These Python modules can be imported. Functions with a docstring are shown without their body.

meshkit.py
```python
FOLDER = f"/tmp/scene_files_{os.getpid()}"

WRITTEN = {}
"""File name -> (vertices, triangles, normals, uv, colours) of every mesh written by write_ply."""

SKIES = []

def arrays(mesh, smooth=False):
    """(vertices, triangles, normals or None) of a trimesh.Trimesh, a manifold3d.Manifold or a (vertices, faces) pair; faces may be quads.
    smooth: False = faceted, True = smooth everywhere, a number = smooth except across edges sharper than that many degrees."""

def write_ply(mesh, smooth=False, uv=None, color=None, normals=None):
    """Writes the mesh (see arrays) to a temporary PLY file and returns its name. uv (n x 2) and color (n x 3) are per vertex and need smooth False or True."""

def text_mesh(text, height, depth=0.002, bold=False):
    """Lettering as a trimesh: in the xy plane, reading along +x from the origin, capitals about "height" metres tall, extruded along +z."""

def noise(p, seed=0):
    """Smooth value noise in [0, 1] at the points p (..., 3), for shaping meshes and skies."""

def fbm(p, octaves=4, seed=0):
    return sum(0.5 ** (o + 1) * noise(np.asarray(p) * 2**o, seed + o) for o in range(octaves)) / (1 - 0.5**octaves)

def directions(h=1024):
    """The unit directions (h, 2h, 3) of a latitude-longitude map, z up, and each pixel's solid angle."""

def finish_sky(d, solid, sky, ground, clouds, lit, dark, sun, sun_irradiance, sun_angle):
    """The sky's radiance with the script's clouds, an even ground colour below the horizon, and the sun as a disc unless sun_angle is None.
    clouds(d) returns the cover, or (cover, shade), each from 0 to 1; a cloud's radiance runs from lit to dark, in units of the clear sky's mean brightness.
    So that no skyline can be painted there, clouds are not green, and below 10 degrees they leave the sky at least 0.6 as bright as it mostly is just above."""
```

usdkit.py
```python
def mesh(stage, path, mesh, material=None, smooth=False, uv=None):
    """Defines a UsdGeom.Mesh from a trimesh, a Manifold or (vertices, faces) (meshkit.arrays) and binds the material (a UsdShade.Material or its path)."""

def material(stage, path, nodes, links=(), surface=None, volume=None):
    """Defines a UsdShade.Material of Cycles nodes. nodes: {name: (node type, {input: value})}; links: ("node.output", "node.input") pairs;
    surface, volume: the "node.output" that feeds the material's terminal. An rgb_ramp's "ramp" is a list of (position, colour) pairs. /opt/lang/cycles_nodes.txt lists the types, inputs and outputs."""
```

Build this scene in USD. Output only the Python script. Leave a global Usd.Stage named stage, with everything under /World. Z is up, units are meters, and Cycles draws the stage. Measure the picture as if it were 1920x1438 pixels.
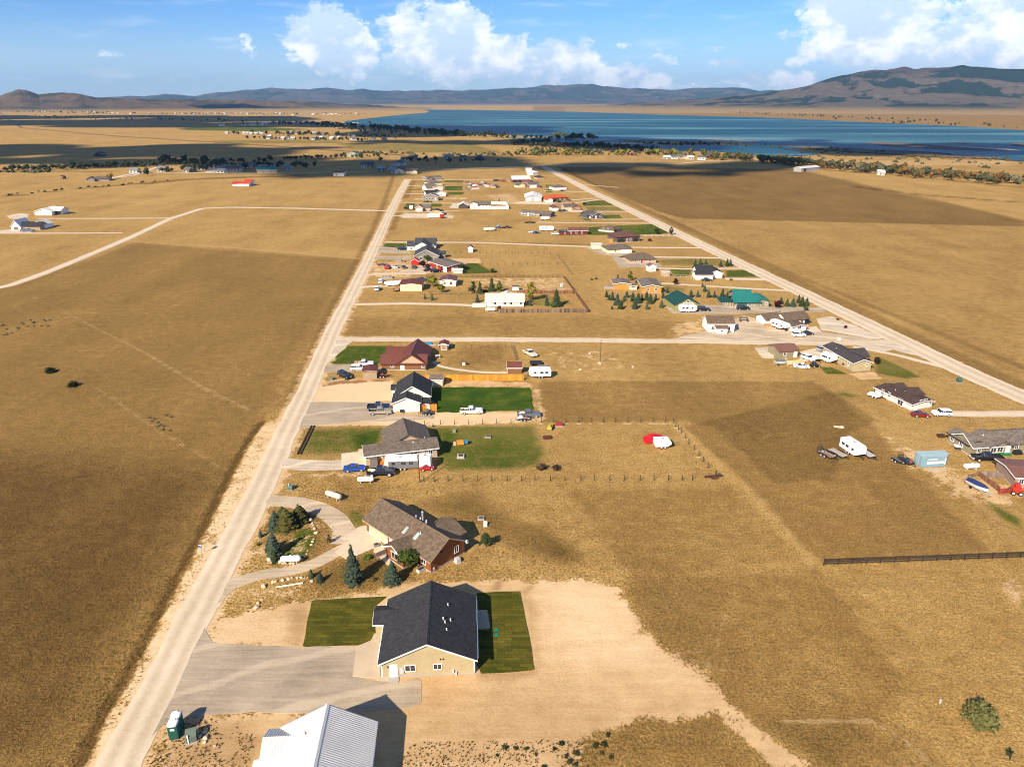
import math, random
import numpy as np, trimesh, shapely
from shapely.geometry import Polygon, LineString
import usdkit, meshkit
from pxr import Usd, UsdGeom, UsdLux, UsdShade, Gf, Sdf, Vt

stage = Usd.Stage.CreateInMemory()
UsdGeom.SetStageUpAxis(stage, 'Z'); UsdGeom.SetStageMetersPerUnit(stage, 1.0)
UsdGeom.Xform.Define(stage, '/World'); UsdGeom.Scope.Define(stage, '/World/Looks')
random.seed(11); rng = np.random.default_rng(11)
PI = math.pi

# ---------------------------------------------------------------- camera, sky, sun, exposure
CAM_H, FPX, HORIZON = 75.0, 1331.0, 190.0          # photo 1920 x 1438: focal length in pixels, horizon row
PITCH = math.atan((719 - HORIZON) / FPX); CP, SP = math.cos(PITCH), math.sin(PITCH)
SUN_AZ, SUN_EL = math.radians(180 + 34), math.radians(34.5)   # azimuth from +y towards +x, direction towards the sun
EXPOSURE = 0.85
SKY_STRENGTH, SUN_INTENSITY = 0.075, 1.25
cam = UsdGeom.Camera.Define(stage, '/World/camera')
cam.CreateHorizontalApertureAttr(36.0); cam.CreateVerticalApertureAttr(36.0 * 766 / 1024)
cam.CreateFocalLengthAttr(36.0 * FPX / 1920); cam.CreateFStopAttr(0.0)
cam.CreateClippingRangeAttr(Gf.Vec2f(1, 60000)); cam.CreateExposureAttr(EXPOSURE)
xc = UsdGeom.Xformable(cam); xc.AddTranslateOp().Set(Gf.Vec3d(0, 0, CAM_H)); xc.AddRotateXOp().Set(90 - math.degrees(PITCH))

def at(px, py, z=0.0):
    """The point of the place at height z that the photograph shows at pixel px, py."""
    u, v = (px - 960) / FPX, (719 - py) / FPX
    d = np.array([u, CP + v * SP, -SP + v * CP]); t = (CAM_H - z) / -d[2]
    return d[:2] * t

def tow(px, py, dist):
    """The point dist metres (measured on the ground) away in the direction of a pixel: for skylines."""
    u, v = (px - 960) / FPX, (719 - py) / FPX
    d = np.array([u, CP + v * SP, -SP + v * CP]); t = dist / math.hypot(d[0], d[1])
    return np.array([d[0] * t, d[1] * t, CAM_H + d[2] * t])

T = Sdf.ValueTypeNames
# sky: physical sky with cumulus mixed in by direction
def sky_material():
    n, l = {}, []
    n['tc'] = ('texture_coordinate', {}); n['sep'] = ('separate_xyz', {}); l.append(('tc.generated', 'sep.vector'))
    n['az'] = ('math', {'math_type': 'arctan2'}); l += [('sep.x', 'az.value1'), ('sep.y', 'az.value2')]
    n['el'] = ('math', {'math_type': 'arcsine'}); l.append(('sep.z', 'el.value1'))
    n['uv'] = ('combine_xyz', {'z': 0.37}); l += [('az.value', 'uv.x'), ('el.value', 'uv.y')]
    def noise(name, sx, sy, detail, rough=0.55, off=0.0):
        n[name + 'm'] = ('mapping', {'scale': (sx, sy, 1), 'location': (off, off * 1.7, off)}); l.append(('uv.vector', name + 'm.vector'))
        n[name] = ('noise_texture', {'scale': 1.0, 'detail': detail, 'roughness': rough}); l.append((name + 'm.vector', name + '.vector'))
        return name + '.fac'
    billow = noise('billow', 22, 34, 6, 0.6)
    fine = noise('fine', 70, 110, 5, 0.6, 3.1)
    wisp = noise('wisp', 9, 60, 6, 0.6, 7.7)
    field = noise('field', 6.5, 13, 5, 0.55, 1.3)
    def ad(name, typ, a, b):
        n[name] = ('math', {'math_type': typ})
        for k, x in (('value1', a), ('value2', b)):
            if isinstance(x, str): l.append((x, f'{name}.{k}'))
            else: n[name][1][k] = float(x)
        return name + '.value'
    # cumulus heaps: (pixel x, y, half width, half height, weight)
    heaps = [(600, 80, 62, 52, 1), (660, 100, 42, 45, 1), (565, 82, 40, 30, .9), (640, 60, 30, 30, .9),
             (765, 55, 45, 35, 1), (830, 85, 95, 58, 1.1), (870, 50, 26, 36, 1), (930, 110, 75, 40, 1), (1000, 120, 62, 30, 1), (1060, 118, 70, 34, 1), (1130, 140, 60, 24, 1), (1200, 150, 60, 20, 1),
             (880, 135, 100, 24, .72), (700, 150, 70, 14, .55), (1260, 115, 52, 22, .62), (1170, 88, 40, 12, .5), (1305, 92, 50, 14, .5), (1220, 130, 40, 17, .55), (1350, 120, 44, 10, .5),
             (1480, 150, 45, 20, .9), (1400, 152, 60, 15, .72), (1490, 120, 22, 14, .8), (1560, 25, 48, 34, 1), (1600, 70, 90, 40, 1), (1680, 40, 90, 50, .85), (1760, 85, 100, 38, .9), (1850, 60, 90, 55, .85), (1660, 110, 70, 26, .9), (1540, 80, 26, 20, .8), (1880, 20, 70, 50, .9), (1900, 120, 60, 30, .8),
             (1000, 158, 300, 9, .5), (1300, 160, 180, 8, .5), (340, 152, 130, 10, .42), (60, 150, 90, 6, .40), (210, 102, 52, 7, .46), (458, 74, 20, 18, .5), (480, 94, 40, 12, .45), (320, 105, 40, 8, .42)]
    total = None
    for i, (px, py, hw, hh, w) in enumerate(heaps):
        p = tow(px, py, 1000.0); a, e = math.atan2(p[0], p[1]), math.atan2(p[2] - CAM_H, math.hypot(p[0], p[1]))
        n[f'h{i}'] = ('mapping', {'mapping_type': 'point', 'scale': (FPX / hw, FPX / hh, 0), 'location': (-a * FPX / hw, -e * FPX / hh, 0)}); l.append(('uv.vector', f'h{i}.vector'))
        n[f'd{i}'] = ('vector_math', {'math_type': 'length'}); l.append((f'h{i}.vector', f'd{i}.vector1'))
        n[f'f{i}'] = ('map_range', {'range_type': 'linear', 'from_min': 1.6, 'from_max': 0.3, 'to_min': 0.0, 'to_max': w, 'clamp': True}); l.append((f'd{i}.value', f'f{i}.value'))
        total = f'f{i}.result' if total is None else ad(f'mx{i}', 'maximum', total, f'f{i}.result')
    # the same kind of cloud goes on all round and overhead
    n['fr'] = ('map_range', {'range_type': 'smoothstep', 'from_min': 0.55, 'from_max': 0.75, 'to_min': 0.0, 'to_max': 1.0, 'clamp': True}); l.append((field, 'fr.value'))
    n['hi'] = ('map_range', {'range_type': 'smoothstep', 'from_min': 0.16, 'from_max': 0.3, 'to_min': 0.0, 'to_max': 1.0, 'clamp': True}); l.append(('el.value', 'hi.value'))
    total = ad('all', 'maximum', total, ad('fh', 'multiply', 'fr.result', 'hi.result'))
    b = ad('b1', 'multiply', ad('b0', 'subtract', billow, 0.5), 1.5)
    c = ad('c1', 'multiply', ad('c0', 'subtract', fine, 0.5), 0.8)
    dens = ad('dens', 'add', total, ad('bc', 'add', b, c))
    gate = ad('gate', 'multiply', total, 3.0)
    n['cov'] = ('map_range', {'range_type': 'smoothstep', 'from_min': 0.36, 'from_max': 0.66, 'to_min': 0.0, 'to_max': 1.0, 'clamp': True}); l.append((dens, 'cov.value'))
    n['gt'] = ('clamp', {}); l.append((gate, 'gt.value'))
    cover = ad('cover', 'multiply', 'cov.result', 'gt.result')
    n['shade'] = ('map_range', {'range_type': 'smoothstep', 'from_min': 0.37, 'from_max': 0.58, 'to_min': 0.0, 'to_max': 1.0, 'clamp': True})
    n['s2m'] = ('mapping', {'scale': (20, 30, 1), 'location': (0.35, 0.65, 0)}); l.append(('uv.vector', 's2m.vector'))
    n['s2'] = ('noise_texture', {'scale': 1.0, 'detail': 5, 'roughness': 0.6}); l += [('s2m.vector', 's2.vector'), ('s2.fac', 'shade.value')]
    n['ccol'] = ('mix_color', {'a': CLOUD_LIT, 'b': CLOUD_DIM}); l.append(('shade.result', 'ccol.fac'))
    n['sky'] = ('sky_texture', {'sky_type': 'single_scattering', 'sun_disc': False, 'sun_elevation': SUN_EL, 'sun_rotation': SUN_AZ, 'altitude': 1200.0, 'air_density': 1.0, 'aerosol_density': 0.6, 'ozone_density': 1.6})
    n['tint'] = ('mix_color', {'blend_type': 'multiply', 'fac': 1.0, 'b': (.43, .72, 1.13), 'use_clamp': False}); l.append(('sky.color', 'tint.a'))
    n['low'] = ('map_range', {'range_type': 'smoothstep', 'from_min': .11, 'from_max': 0.0, 'to_min': 0.0, 'to_max': .62, 'clamp': True}); l.append(('el.value', 'low.value'))
    n['pale'] = ('mix_color', {'b': (6.2, 7.4, 8.0)}); l += [('low.result', 'pale.fac'), ('tint.result', 'pale.a')]
    # thin high veil
    n['wr'] = ('map_range', {'range_type': 'smoothstep', 'from_min': 0.5, 'from_max': 0.85, 'to_min': 0.0, 'to_max': 0.35, 'clamp': True}); l.append((wisp, 'wr.value'))
    n['veil'] = ('mix_color', {'b': CLOUD_LIT}); l += [('wr.result', 'veil.fac'), ('pale.result', 'veil.a')]
    n['mix'] = ('mix_color', {}); l += [(cover, 'mix.fac'), ('veil.result', 'mix.a'), ('ccol.result', 'mix.b')]
    n['bg'] = ('background_shader', {'strength': SKY_STRENGTH}); l.append(('mix.result', 'bg.color'))
    return usdkit.material(stage, '/World/Looks/sky', n, l, surface='bg.background')

CLOUD_LIT, CLOUD_DIM = (10.2, 10.3, 10.4), (5.8, 7.2, 8.7)
dome = UsdLux.DomeLight.Define(stage, '/World/sky')
dome.GetPrim().SetCustomDataByKey('kind', 'structure')
UsdShade.MaterialBindingAPI.Apply(dome.GetPrim()).Bind(sky_material())
sun = UsdLux.DistantLight.Define(stage, '/World/sun')
sun.CreateIntensityAttr(SUN_INTENSITY); sun.CreateAngleAttr(0.53); sun.CreateNormalizeAttr(True); sun.CreateColorAttr(Gf.Vec3f(1.0, 0.88, 0.71))
sd = np.array([math.sin(SUN_AZ) * math.cos(SUN_EL), math.cos(SUN_AZ) * math.cos(SUN_EL), math.sin(SUN_EL)])
q = Gf.Rotation(Gf.Vec3d(0, 0, 1), Gf.Vec3d(*sd.tolist()))
UsdGeom.Xformable(sun).AddTransformOp().Set(Gf.Matrix4d(q, Gf.Vec3d(0, 0, 0)))

# ---------------------------------------------------------------- helpers
_names = {}
def numbered(parent, name):
    k = _names.get((parent, name), 0); _names[(parent, name)] = k + 1
    return f'{parent}/{name}' if k == 0 else f'{parent}/{name}_{k:03d}'

def tag(prim, label=None, cat=None, group=None, kind=None):
    for k, v in (('label', label), ('category', cat), ('group', group), ('kind', kind)):
        if v: prim.SetCustomDataByKey(k, v)
    return prim

def thing(name, label, cat, loc=(0, 0, 0), rot=0.0, group=None, scale=None):
    path = numbered('/World', name); x = UsdGeom.Xform.Define(stage, path)
    x.AddTranslateOp().Set(Gf.Vec3d(*[float(v) for v in loc]))
    if rot: x.AddRotateZOp().Set(float(rot))
    if scale is not None: x.AddScaleOp().Set(Gf.Vec3f(*([float(scale)] * 3 if np.ndim(scale) == 0 else [float(v) for v in scale])))
    tag(x.GetPrim(), label, cat, group)
    return path

def obj(parent, name, mesh, material, smooth=False, label=None, primvars=None):
    path = numbered(parent, name)
    m = usdkit.mesh(stage, path, mesh.mesh() if isinstance(mesh, MB) else mesh, material, smooth)
    if label: tag(m.GetPrim(), label)
    for k, v in (primvars or {}).items():
        UsdGeom.PrimvarsAPI(m).CreatePrimvar(k, T.FloatArray, 'vertex').Set(Vt.FloatArray.FromNumpy(np.asarray(v, np.float32)))
    return path

def struct(name, mesh, material, smooth=False, kind='structure', label=None, cat=None, primvars=None):
    p = obj('/World', name, mesh, material, smooth, None, primvars)
    tag(stage.GetPrimAtPath(p), label, cat, None, kind)
    return p

class MB:
    """Collects boxes, prisms, tubes into one mesh."""
    def __init__(self): self.v, self.f, self.n = [], [], 0
    def add(self, v, f):
        v = np.asarray(v, float); f = np.asarray(f, int)
        if f.shape[1] == 4: f = np.vstack([f[:, [0, 1, 2]], f[:, [0, 2, 3]]])
        self.v.append(v); self.f.append(f + self.n); self.n += len(v); return self
    def tm(self, t): return self.add(t.vertices, t.faces)
    def box(self, x0, x1, y0, y1, z0, z1, rot=0, about=None):
        v = np.array([[x, y, z] for z in (z0, z1) for y in (y0, y1) for x in (x0, x1)], float)
        if rot:
            c = np.array(about if about is not None else [(x0 + x1) / 2, (y0 + y1) / 2]); a = math.radians(rot)
            w = v[:, :2] - c; v[:, 0] = c[0] + w[:, 0] * math.cos(a) - w[:, 1] * math.sin(a); v[:, 1] = c[1] + w[:, 0] * math.sin(a) + w[:, 1] * math.cos(a)
        return self.add(v, [[0, 2, 3, 1], [4, 5, 7, 6], [0, 1, 5, 4], [2, 6, 7, 3], [0, 4, 6, 2], [1, 3, 7, 5]])
    def prism(self, poly, a, b, axis='y'):
        """Outline poly (u, z) swept from a to b along axis x or y."""
        t = trimesh.creation.extrude_polygon(Polygon(poly), b - a, engine='earcut'); w = np.array(t.vertices); v = np.empty_like(w)
        if axis == 'y': v[:, 0], v[:, 1], v[:, 2] = w[:, 0], b - w[:, 2], w[:, 1]
        else: v[:, 0], v[:, 1], v[:, 2] = a + w[:, 2], w[:, 0], w[:, 1]
        return self.add(v, t.faces)
    def slab(self, poly, z0, z1):
        t = trimesh.creation.extrude_polygon(Polygon(poly), z1 - z0, engine='earcut'); t.apply_translation([0, 0, z0]); return self.tm(t)
    def tube(self, p, q, r0, r1=None, n=8):
        r1 = r0 if r1 is None else r1; p, q = np.array(p, float), np.array(q, float); d = q - p; d /= np.linalg.norm(d)
        a = np.cross(d, [0, 0, 1.0]) if abs(d[2]) < 0.9 else np.cross(d, [1.0, 0, 0]); a /= np.linalg.norm(a); b = np.cross(d, a)
        t = np.arange(n) / n * 2 * PI; ring = np.cos(t)[:, None] * a + np.sin(t)[:, None] * b
        v = np.vstack([p + ring * r0, q + ring * r1, [p], [q]]); i = np.arange(n); j = (i + 1) % n
        f = np.vstack([np.stack([i, i + n, j + n], 1), np.stack([i, j + n, j], 1), np.stack([np.full(n, 2 * n), i, j], 1), np.stack([np.full(n, 2 * n + 1), j + n, i + n], 1)])
        return self.add(v, f)
    def ball(self, c, r, sub=1, squash=(1, 1, 1), jit=0.0, seed=0):
        t = trimesh.creation.icosphere(sub); v = np.array(t.vertices)
        if jit: v = v * (1 + jit * (meshkit.noise(v * 2.2 + seed * 7.3, seed)[:, None] * 2 - 1))
        return self.add(v * np.array(squash) * r + np.array(c), t.faces)
    def move(self, loc, rot=0.0):
        a = math.radians(rot)
        for v in self.v:
            x, y = v[:, 0].copy(), v[:, 1].copy(); v[:, 0] = loc[0] + x * math.cos(a) - y * math.sin(a); v[:, 1] = loc[1] + x * math.sin(a) + y * math.cos(a); v[:, 2] += loc[2] if len(loc) > 2 else 0
        return self
    def mesh(self): return np.vstack(self.v), np.vstack(self.f)

_mats = {}
def M(kind, color, **kw):
    """A cached procedural material: kind decides grain and gloss, color is the base colour."""
    key = (kind, tuple(round(float(c), 4) for c in color), tuple(sorted(kw.items())))
    if key in _mats: return _mats[key]
    path = f'/World/Looks/{kind}_{len(_mats):03d}'
    n = {'g': ('geometry', {}), 'p': ('principled_bsdf', {'roughness': 0.7, 'specular_ior_level': 0.3})}; l = []
    c = np.array(color, float)
    def noise(nm, scale, detail=4, vec='g.position', rough=0.6):
        n[nm] = ('noise_texture', {'scale': scale, 'detail': detail, 'roughness': rough}); l.append((vec, nm + '.vector')); return nm + '.fac'
    def ramp(nm, fac, lo, hi, a=0.3, b=0.7):
        n[nm] = ('rgb_ramp', {'ramp': [(a, tuple(np.clip(c * lo, 0, 1))), (b, tuple(np.clip(c * hi, 0, 1)))]}); l.append((fac, nm + '.fac')); return nm + '.color'
    def bump(h, dist, strength=0.6):
        n['b'] = ('bump', {'distance': dist, 'strength': strength}); l.extend([(h, 'b.height'), ('b.normal', 'p.normal')])
    if kind == 'siding':                                      # lapped boards
        l.append((ramp('r', noise('a', 0.7, 5), 0.9, 1.08), 'p.base_color'))
        n['w'] = ('wave_texture', {'wave_type': 'bands', 'bands_direction': 'z', 'profile': 'saw', 'scale': 1.3, 'detail': 0}); l.append(('g.position', 'w.vector')); bump('w.fac', 0.02, 0.7)
    elif kind == 'shingle':
        n['m'] = ('mapping', {'scale': (1, 1.15, 1)}); l.append(('g.position', 'm.vector'))
        n['v'] = ('voronoi_texture', {'scale': 2.3, 'feature': 'f1'}); l.append(('m.vector', 'v.vector'))
        n['hs'] = ('separate_color', {}); l.append(('v.color', 'hs.color'))
        noise('a', 6.0, 6, rough=0.75); noise('big', 0.25, 3)
        n['s'] = ('mix_float', {'fac': 0.5}); l += [('hs.r', 's.a'), ('a.fac', 's.b')]
        n['s2'] = ('mix_float', {'fac': 0.15}); l += [('s.result', 's2.a'), ('big.fac', 's2.b')]
        l.append((ramp('r', 's2.result', 0.7, 1.35, 0.25, 0.75), 'p.base_color')); n['p'][1]['roughness'] = 0.95
        bump('s.result', 0.04, 0.5)
    elif kind == 'metal':
        l.append((ramp('r', noise('a', 0.35, 5), 0.9, 1.06), 'p.base_color')); n['p'][1].update(roughness=0.6, metallic=0.0, specular_ior_level=0.25)
        noise('a2', 3.0, 3); bump('a2.fac', 0.01, 0.25)
    elif kind == 'paint':                                     # vehicle paint
        l.append((ramp('r', noise('a', 1.3, 4), 0.9, 1.05), 'p.base_color')); n['p'][1].update(roughness=0.28, coat_weight=0.5, coat_roughness=0.08, specular_ior_level=0.5)
    elif kind == 'glass':
        n['p'][1].update(roughness=0.06, specular_ior_level=0.8); l.append((ramp('r', noise('a', 0.5, 2), 0.7, 1.3), 'p.base_color'))
    elif kind == 'wood':
        n['m'] = ('mapping', {'scale': (5, 5, 0.6)}); l.append(('g.position', 'm.vector')); noise('a', 1.5, 5, 'm.vector')
        l.append((ramp('r', 'a.fac', 0.65, 1.3), 'p.base_color')); bump('a.fac', 0.015, 0.6); n['p'][1]['roughness'] = 0.8
    elif kind == 'concrete':
        noise('a', 0.35, 8); noise('a2', 9.0, 5); n['s'] = ('mix_float', {'fac': 0.35}); l += [('a.fac', 's.a'), ('a2.fac', 's.b')]
        l.append((ramp('r', 's.result', 0.8, 1.12), 'p.base_color')); n['p'][1]['roughness'] = 0.9; bump('a2.fac', 0.005, 0.5)
    elif kind == 'gravel':
        noise('a', 0.12, 8); noise('a2', 2.6, 7, rough=0.75); noise('a3', 0.5, 3); n['wv'] = ('wave_texture', {'wave_type': 'rings', 'rings_direction': 'z', 'scale': .035, 'distortion': 7.0, 'detail': 3, 'detail_scale': .6, 'detail_roughness': .6}); l.append(('g.position', 'wv.vector')); n['wr'] = ('map_range', {'range_type': 'smoothstep', 'from_min': .9, 'from_max': 1.0, 'to_min': 0.0, 'to_max': .10, 'clamp': True}); l.append(('wv.fac', 'wr.value')); n['ws'] = ('math', {'math_type': 'add'}); l.append(('wr.result', 'ws.value2'))
        n['m'] = ('mapping', {'scale': (0.1, 1.6, 1)}); l.append(('g.position', 'm.vector')); noise('st', 0.9, 6, 'm.vector', 0.7)
        n['s'] = ('mix_float', {'fac': 0.4}); l += [('a.fac', 's.a'), ('a2.fac', 's.b')]
        n['s2'] = ('mix_float', {'fac': 0.4}); l += [('s.result', 's2.a'), ('st.fac', 's2.b')]
        l.append(('s2.result', 'ws.value1')); l.append((ramp('r', 'ws.value', 0.66, 1.3, 0.38, 0.62), 'p.base_color')); n['p'][1].update(roughness=0.97, specular_ior_level=0.1); bump('a2.fac', 0.06, 0.5)
    elif kind == 'leaf':
        n['o'] = ('object_info', {}); noise('a', kw.get('scale', 1.2), 3); n['s'] = ('mix_float', {'fac': 0.4}); l += [('a.fac', 's.a'), ('o.random', 's.b')]
        n['r'] = ('rgb_ramp', {'ramp': [(0.2, tuple(c * 0.6)), (0.55, tuple(c)), (0.85, tuple(np.clip(c * np.array([1.6, 1.45, 1.2]), 0, 1)))]}); l += [('s.result', 'r.fac'), ('r.color', 'p.base_color')]
        n['p'][1].update(roughness=0.75, specular_ior_level=0.15); n['tr'] = ('translucent_bsdf', {}); n['mx'] = ('mix_closure', {'fac': 0.22})
        l += [('r.color', 'tr.color'), ('p.BSDF', 'mx.closure1'), ('tr.BSDF', 'mx.closure2')]
        _mats[key] = usdkit.material(stage, path, n, l, surface='mx.closure'); return _mats[key]
    elif kind == 'stone':
        noise('a', 1.8, 6); l.append((ramp('r', 'a.fac', 0.7, 1.2), 'p.base_color')); bump('a.fac', 0.1, 0.7); n['p'][1]['roughness'] = 0.95
    else:                                                     # plain: cloth, rubber, plastic
        l.append((ramp('r', noise('a', 2.0, 4), 0.85, 1.1), 'p.base_color'))
        n['p'][1].update(roughness=kw.get('rough', 0.65))
    _mats[key] = usdkit.material(stage, path, n, l, surface='p.BSDF'); return _mats[key]

# ---------------------------------------------------------------- ground: one sheet to the horizon, with the soil and growth of each place as mesh attributes
def spaced(lo, hi, step, far_lo, far_hi, grow):
    a = list(np.arange(lo, hi + 1e-6, step)); d = step
    while a[-1] < far_hi: d *= grow; a.append(a[-1] + d)
    d = step; b = []; x = lo
    while x > far_lo: d *= grow; x -= d; b.append(x)
    return np.array(b[::-1] + a)
gx = spaced(-150, 165, 0.9, -24000, 24000, 1.045); gy = spaced(40, 330, 0.9, -400, 30000, 1.012)
GX, GY = np.meshgrid(gx, gy); PTS = shapely.points(GX.ravel(), GY.ravel()); GXr, GYr = GX.ravel(), GY.ravel()
def px2w(poly): return [tuple(at(*p)) for p in poly]
def field(geom, soft, limit=None):
    """1 inside a shape, 0 outside, soft metres of change at its edge, at each ground vertex."""
    out = np.zeros(len(GXr)); x0, y0, x1, y1 = geom.bounds
    k = (GXr > x0 - soft) & (GXr < x1 + soft) & (GYr > y0 - soft) & (GYr < y1 + soft)
    if k.any():
        d = shapely.distance(geom, PTS[k]); ins = shapely.contains(geom, PTS[k]) if geom.geom_type != 'LineString' else np.zeros(k.sum(), bool)
        if ins.any(): d[ins] = -shapely.distance(geom.boundary, PTS[k][ins])
        out[k] = np.clip(0.5 - d / soft, 0, 1)
    return out
ATT = {k: np.zeros(len(GXr)) for k in ('dirt', 'green', 'tone', 'rust', 'track')}
def put(att, poly, soft, amount=1.0, line=None):
    g = LineString(px2w(poly)).buffer(line) if line else Polygon(px2w(poly)).buffer(0)
    f = field(g, soft) * amount
    ATT[att] = ATT[att] + f if att == 'tone' else np.maximum(ATT[att], f)

LEFT_ROAD = [(205, 1480), (232, 1410), (298, 1290), (352, 1180), (400, 1090), (447, 1000), (497, 900), (535, 815), (572, 740), (607, 660), (628, 612), (655, 560), (690, 490), (722, 420), (745, 372), (764, 337)]
RIGHT_ROAD = [(1950, 757), (1880, 728), (1790, 688), (1700, 643), (1600, 595), (1500, 547), (1400, 500), (1300, 452), (1200, 403), (1100, 355), (1020, 313)]
MID_ROAD = [(632, 636), (720, 636), (900, 636.5), (1100, 638), (1300, 640), (1480, 643), (1600, 643), (1690, 640)]

# bare soil
for poly, soft, a in [
    ([(395, 1168), (470, 1142), (590, 1126), (720, 1104), (760, 1090), (950, 1088), (1130, 1089), (1160, 1100), (1165, 1125), (1195, 1160), (1205, 1185), (1240, 1215), (1300, 1250), (1352, 1290), (1378, 1330), (1290, 1345), (1200, 1352), (1130, 1370), (1090, 1400), (1060, 1450), (300, 1450), (322, 1350), (600, 1330), (560, 1215), (400, 1208)], 4.5, 1.0),
    ([(1340, 1300), (1385, 1335), (1440, 1380), (1530, 1440), (1450, 1440), (1400, 1390), (1350, 1345)], 1.6, 0.95),
    ([(428, 1120), (470, 1085), (560, 1090), (700, 1105), (585, 1127), (470, 1142)], 5.0, 0.42),
    ([(572, 755), (588, 722), (640, 710), (736, 712), (738, 752), (640, 757)], 3.0, 1.0),
    ([(812, 773), (1005, 771), (1020, 780), (1000, 790), (880, 797), (700, 798), (590, 800), (555, 808), (560, 795), (700, 790)], 2.5, 0.95),
    ([(830, 712), (900, 712), (990, 716), (1012, 730), (1030, 790), (1008, 790), (996, 726), (830, 726)], 3.0, 0.72),
    ([(505, 950), (525, 880), (550, 882), (690, 885), (680, 897), (560, 895), (530, 915)], 4.0, 0.6),
    ([(470, 1000), (500, 955), (560, 945), (640, 985), (560, 1075), (450, 1100), (420, 1100)], 6.0, 0.42),
    ([(1130, 650), (1160, 660), (1200, 690), (1150, 705), (1040, 700), (1010, 660)], 8.0, 0.4),
    ([(1640, 795), (1700, 830), (1800, 880), (1920, 910), (1920, 960), (1800, 940), (1690, 870)], 8.0, 0.62),
    ([(1870, 1085), (1920, 1070), (1920, 1140), (1890, 1120)], 4.0, 0.7),
    ([(800, 486), (900, 484), (905, 494), (800, 494)], 3.0, 0.9), ([(872, 521), (1060, 520), (1085, 545), (1010, 547), (900, 535)], 6.0, 0.5),
    ([(690, 515), (700, 492), (770, 490), (778, 500), (770, 520), (700, 520)], 4.0, 0.6),
    ([(1590, 700), (1640, 697), (1655, 712), (1610, 712)], 2.0, 0.9), ([(1250, 610), (1320, 595), (1325, 625), (1260, 632)], 5.0, 0.6),
    ([(1900, 275), (1700, 283), (1560, 278), (1700, 276), (1920, 272)], 15.0, 0.9), ([(1560, 300), (1920, 300), (1920, 312), (1600, 312)], 30.0, 0.5), ([(745, 400), (850, 399), (850, 409), (745, 409)], 6, 0.6), ([(905, 366), (960, 362), (985, 380), (930, 384)], 10, .55),
    ([(770, 372), (880, 370), (880, 374), (770, 376)], 6, .6)]:
    put('dirt', poly, soft, a)
POSTS = [[(795, 903), (814, 903), (840, 902), (868, 902), (895, 902), (922, 902), (951, 902), (978, 902), (1003, 901.5), (1032, 901.5), (1059, 901.5), (1089, 901.5), (1114, 901.5), (1143, 901.5), (1170, 901.5), (1200, 901), (1226, 901), (1253, 901), (1279, 900.5), (1298, 900.5)],
    [(1015, 792), (1038, 792), (1061, 792), (1085, 792), (1108, 792), (1131, 792), (1154, 792), (1177, 792), (1201, 792), (1224, 792), (1247, 792)], [(1262, 793), (1267, 800), (1272, 806), (1277, 812), (1285, 822), (1291, 833), (1301, 844), (1310, 855), (1318, 866), (1327, 878)]]
for row in POSTS:                                                # trodden, bare ground at the foot of each post
    for x, y in row: put('dirt', [(x - 9, y + 1.5), (x + 7, y + 1), (x + 8, y + 2.8), (x - 8, y + 3.4)], 1.0, .85)
left = LineString(px2w(LEFT_ROAD)); right = LineString(px2w(RIGHT_ROAD)); mid = LineString(px2w(MID_ROAD))
shoulder = np.maximum.reduce([field(left.buffer(4.6), 3.2) * 0.75, field(right.buffer(5.6), 3.0) * 0.55, field(mid.buffer(3.2), 2.0) * 0.5])
ATT['dirt'] = np.maximum(ATT['dirt'], shoulder)
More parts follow.
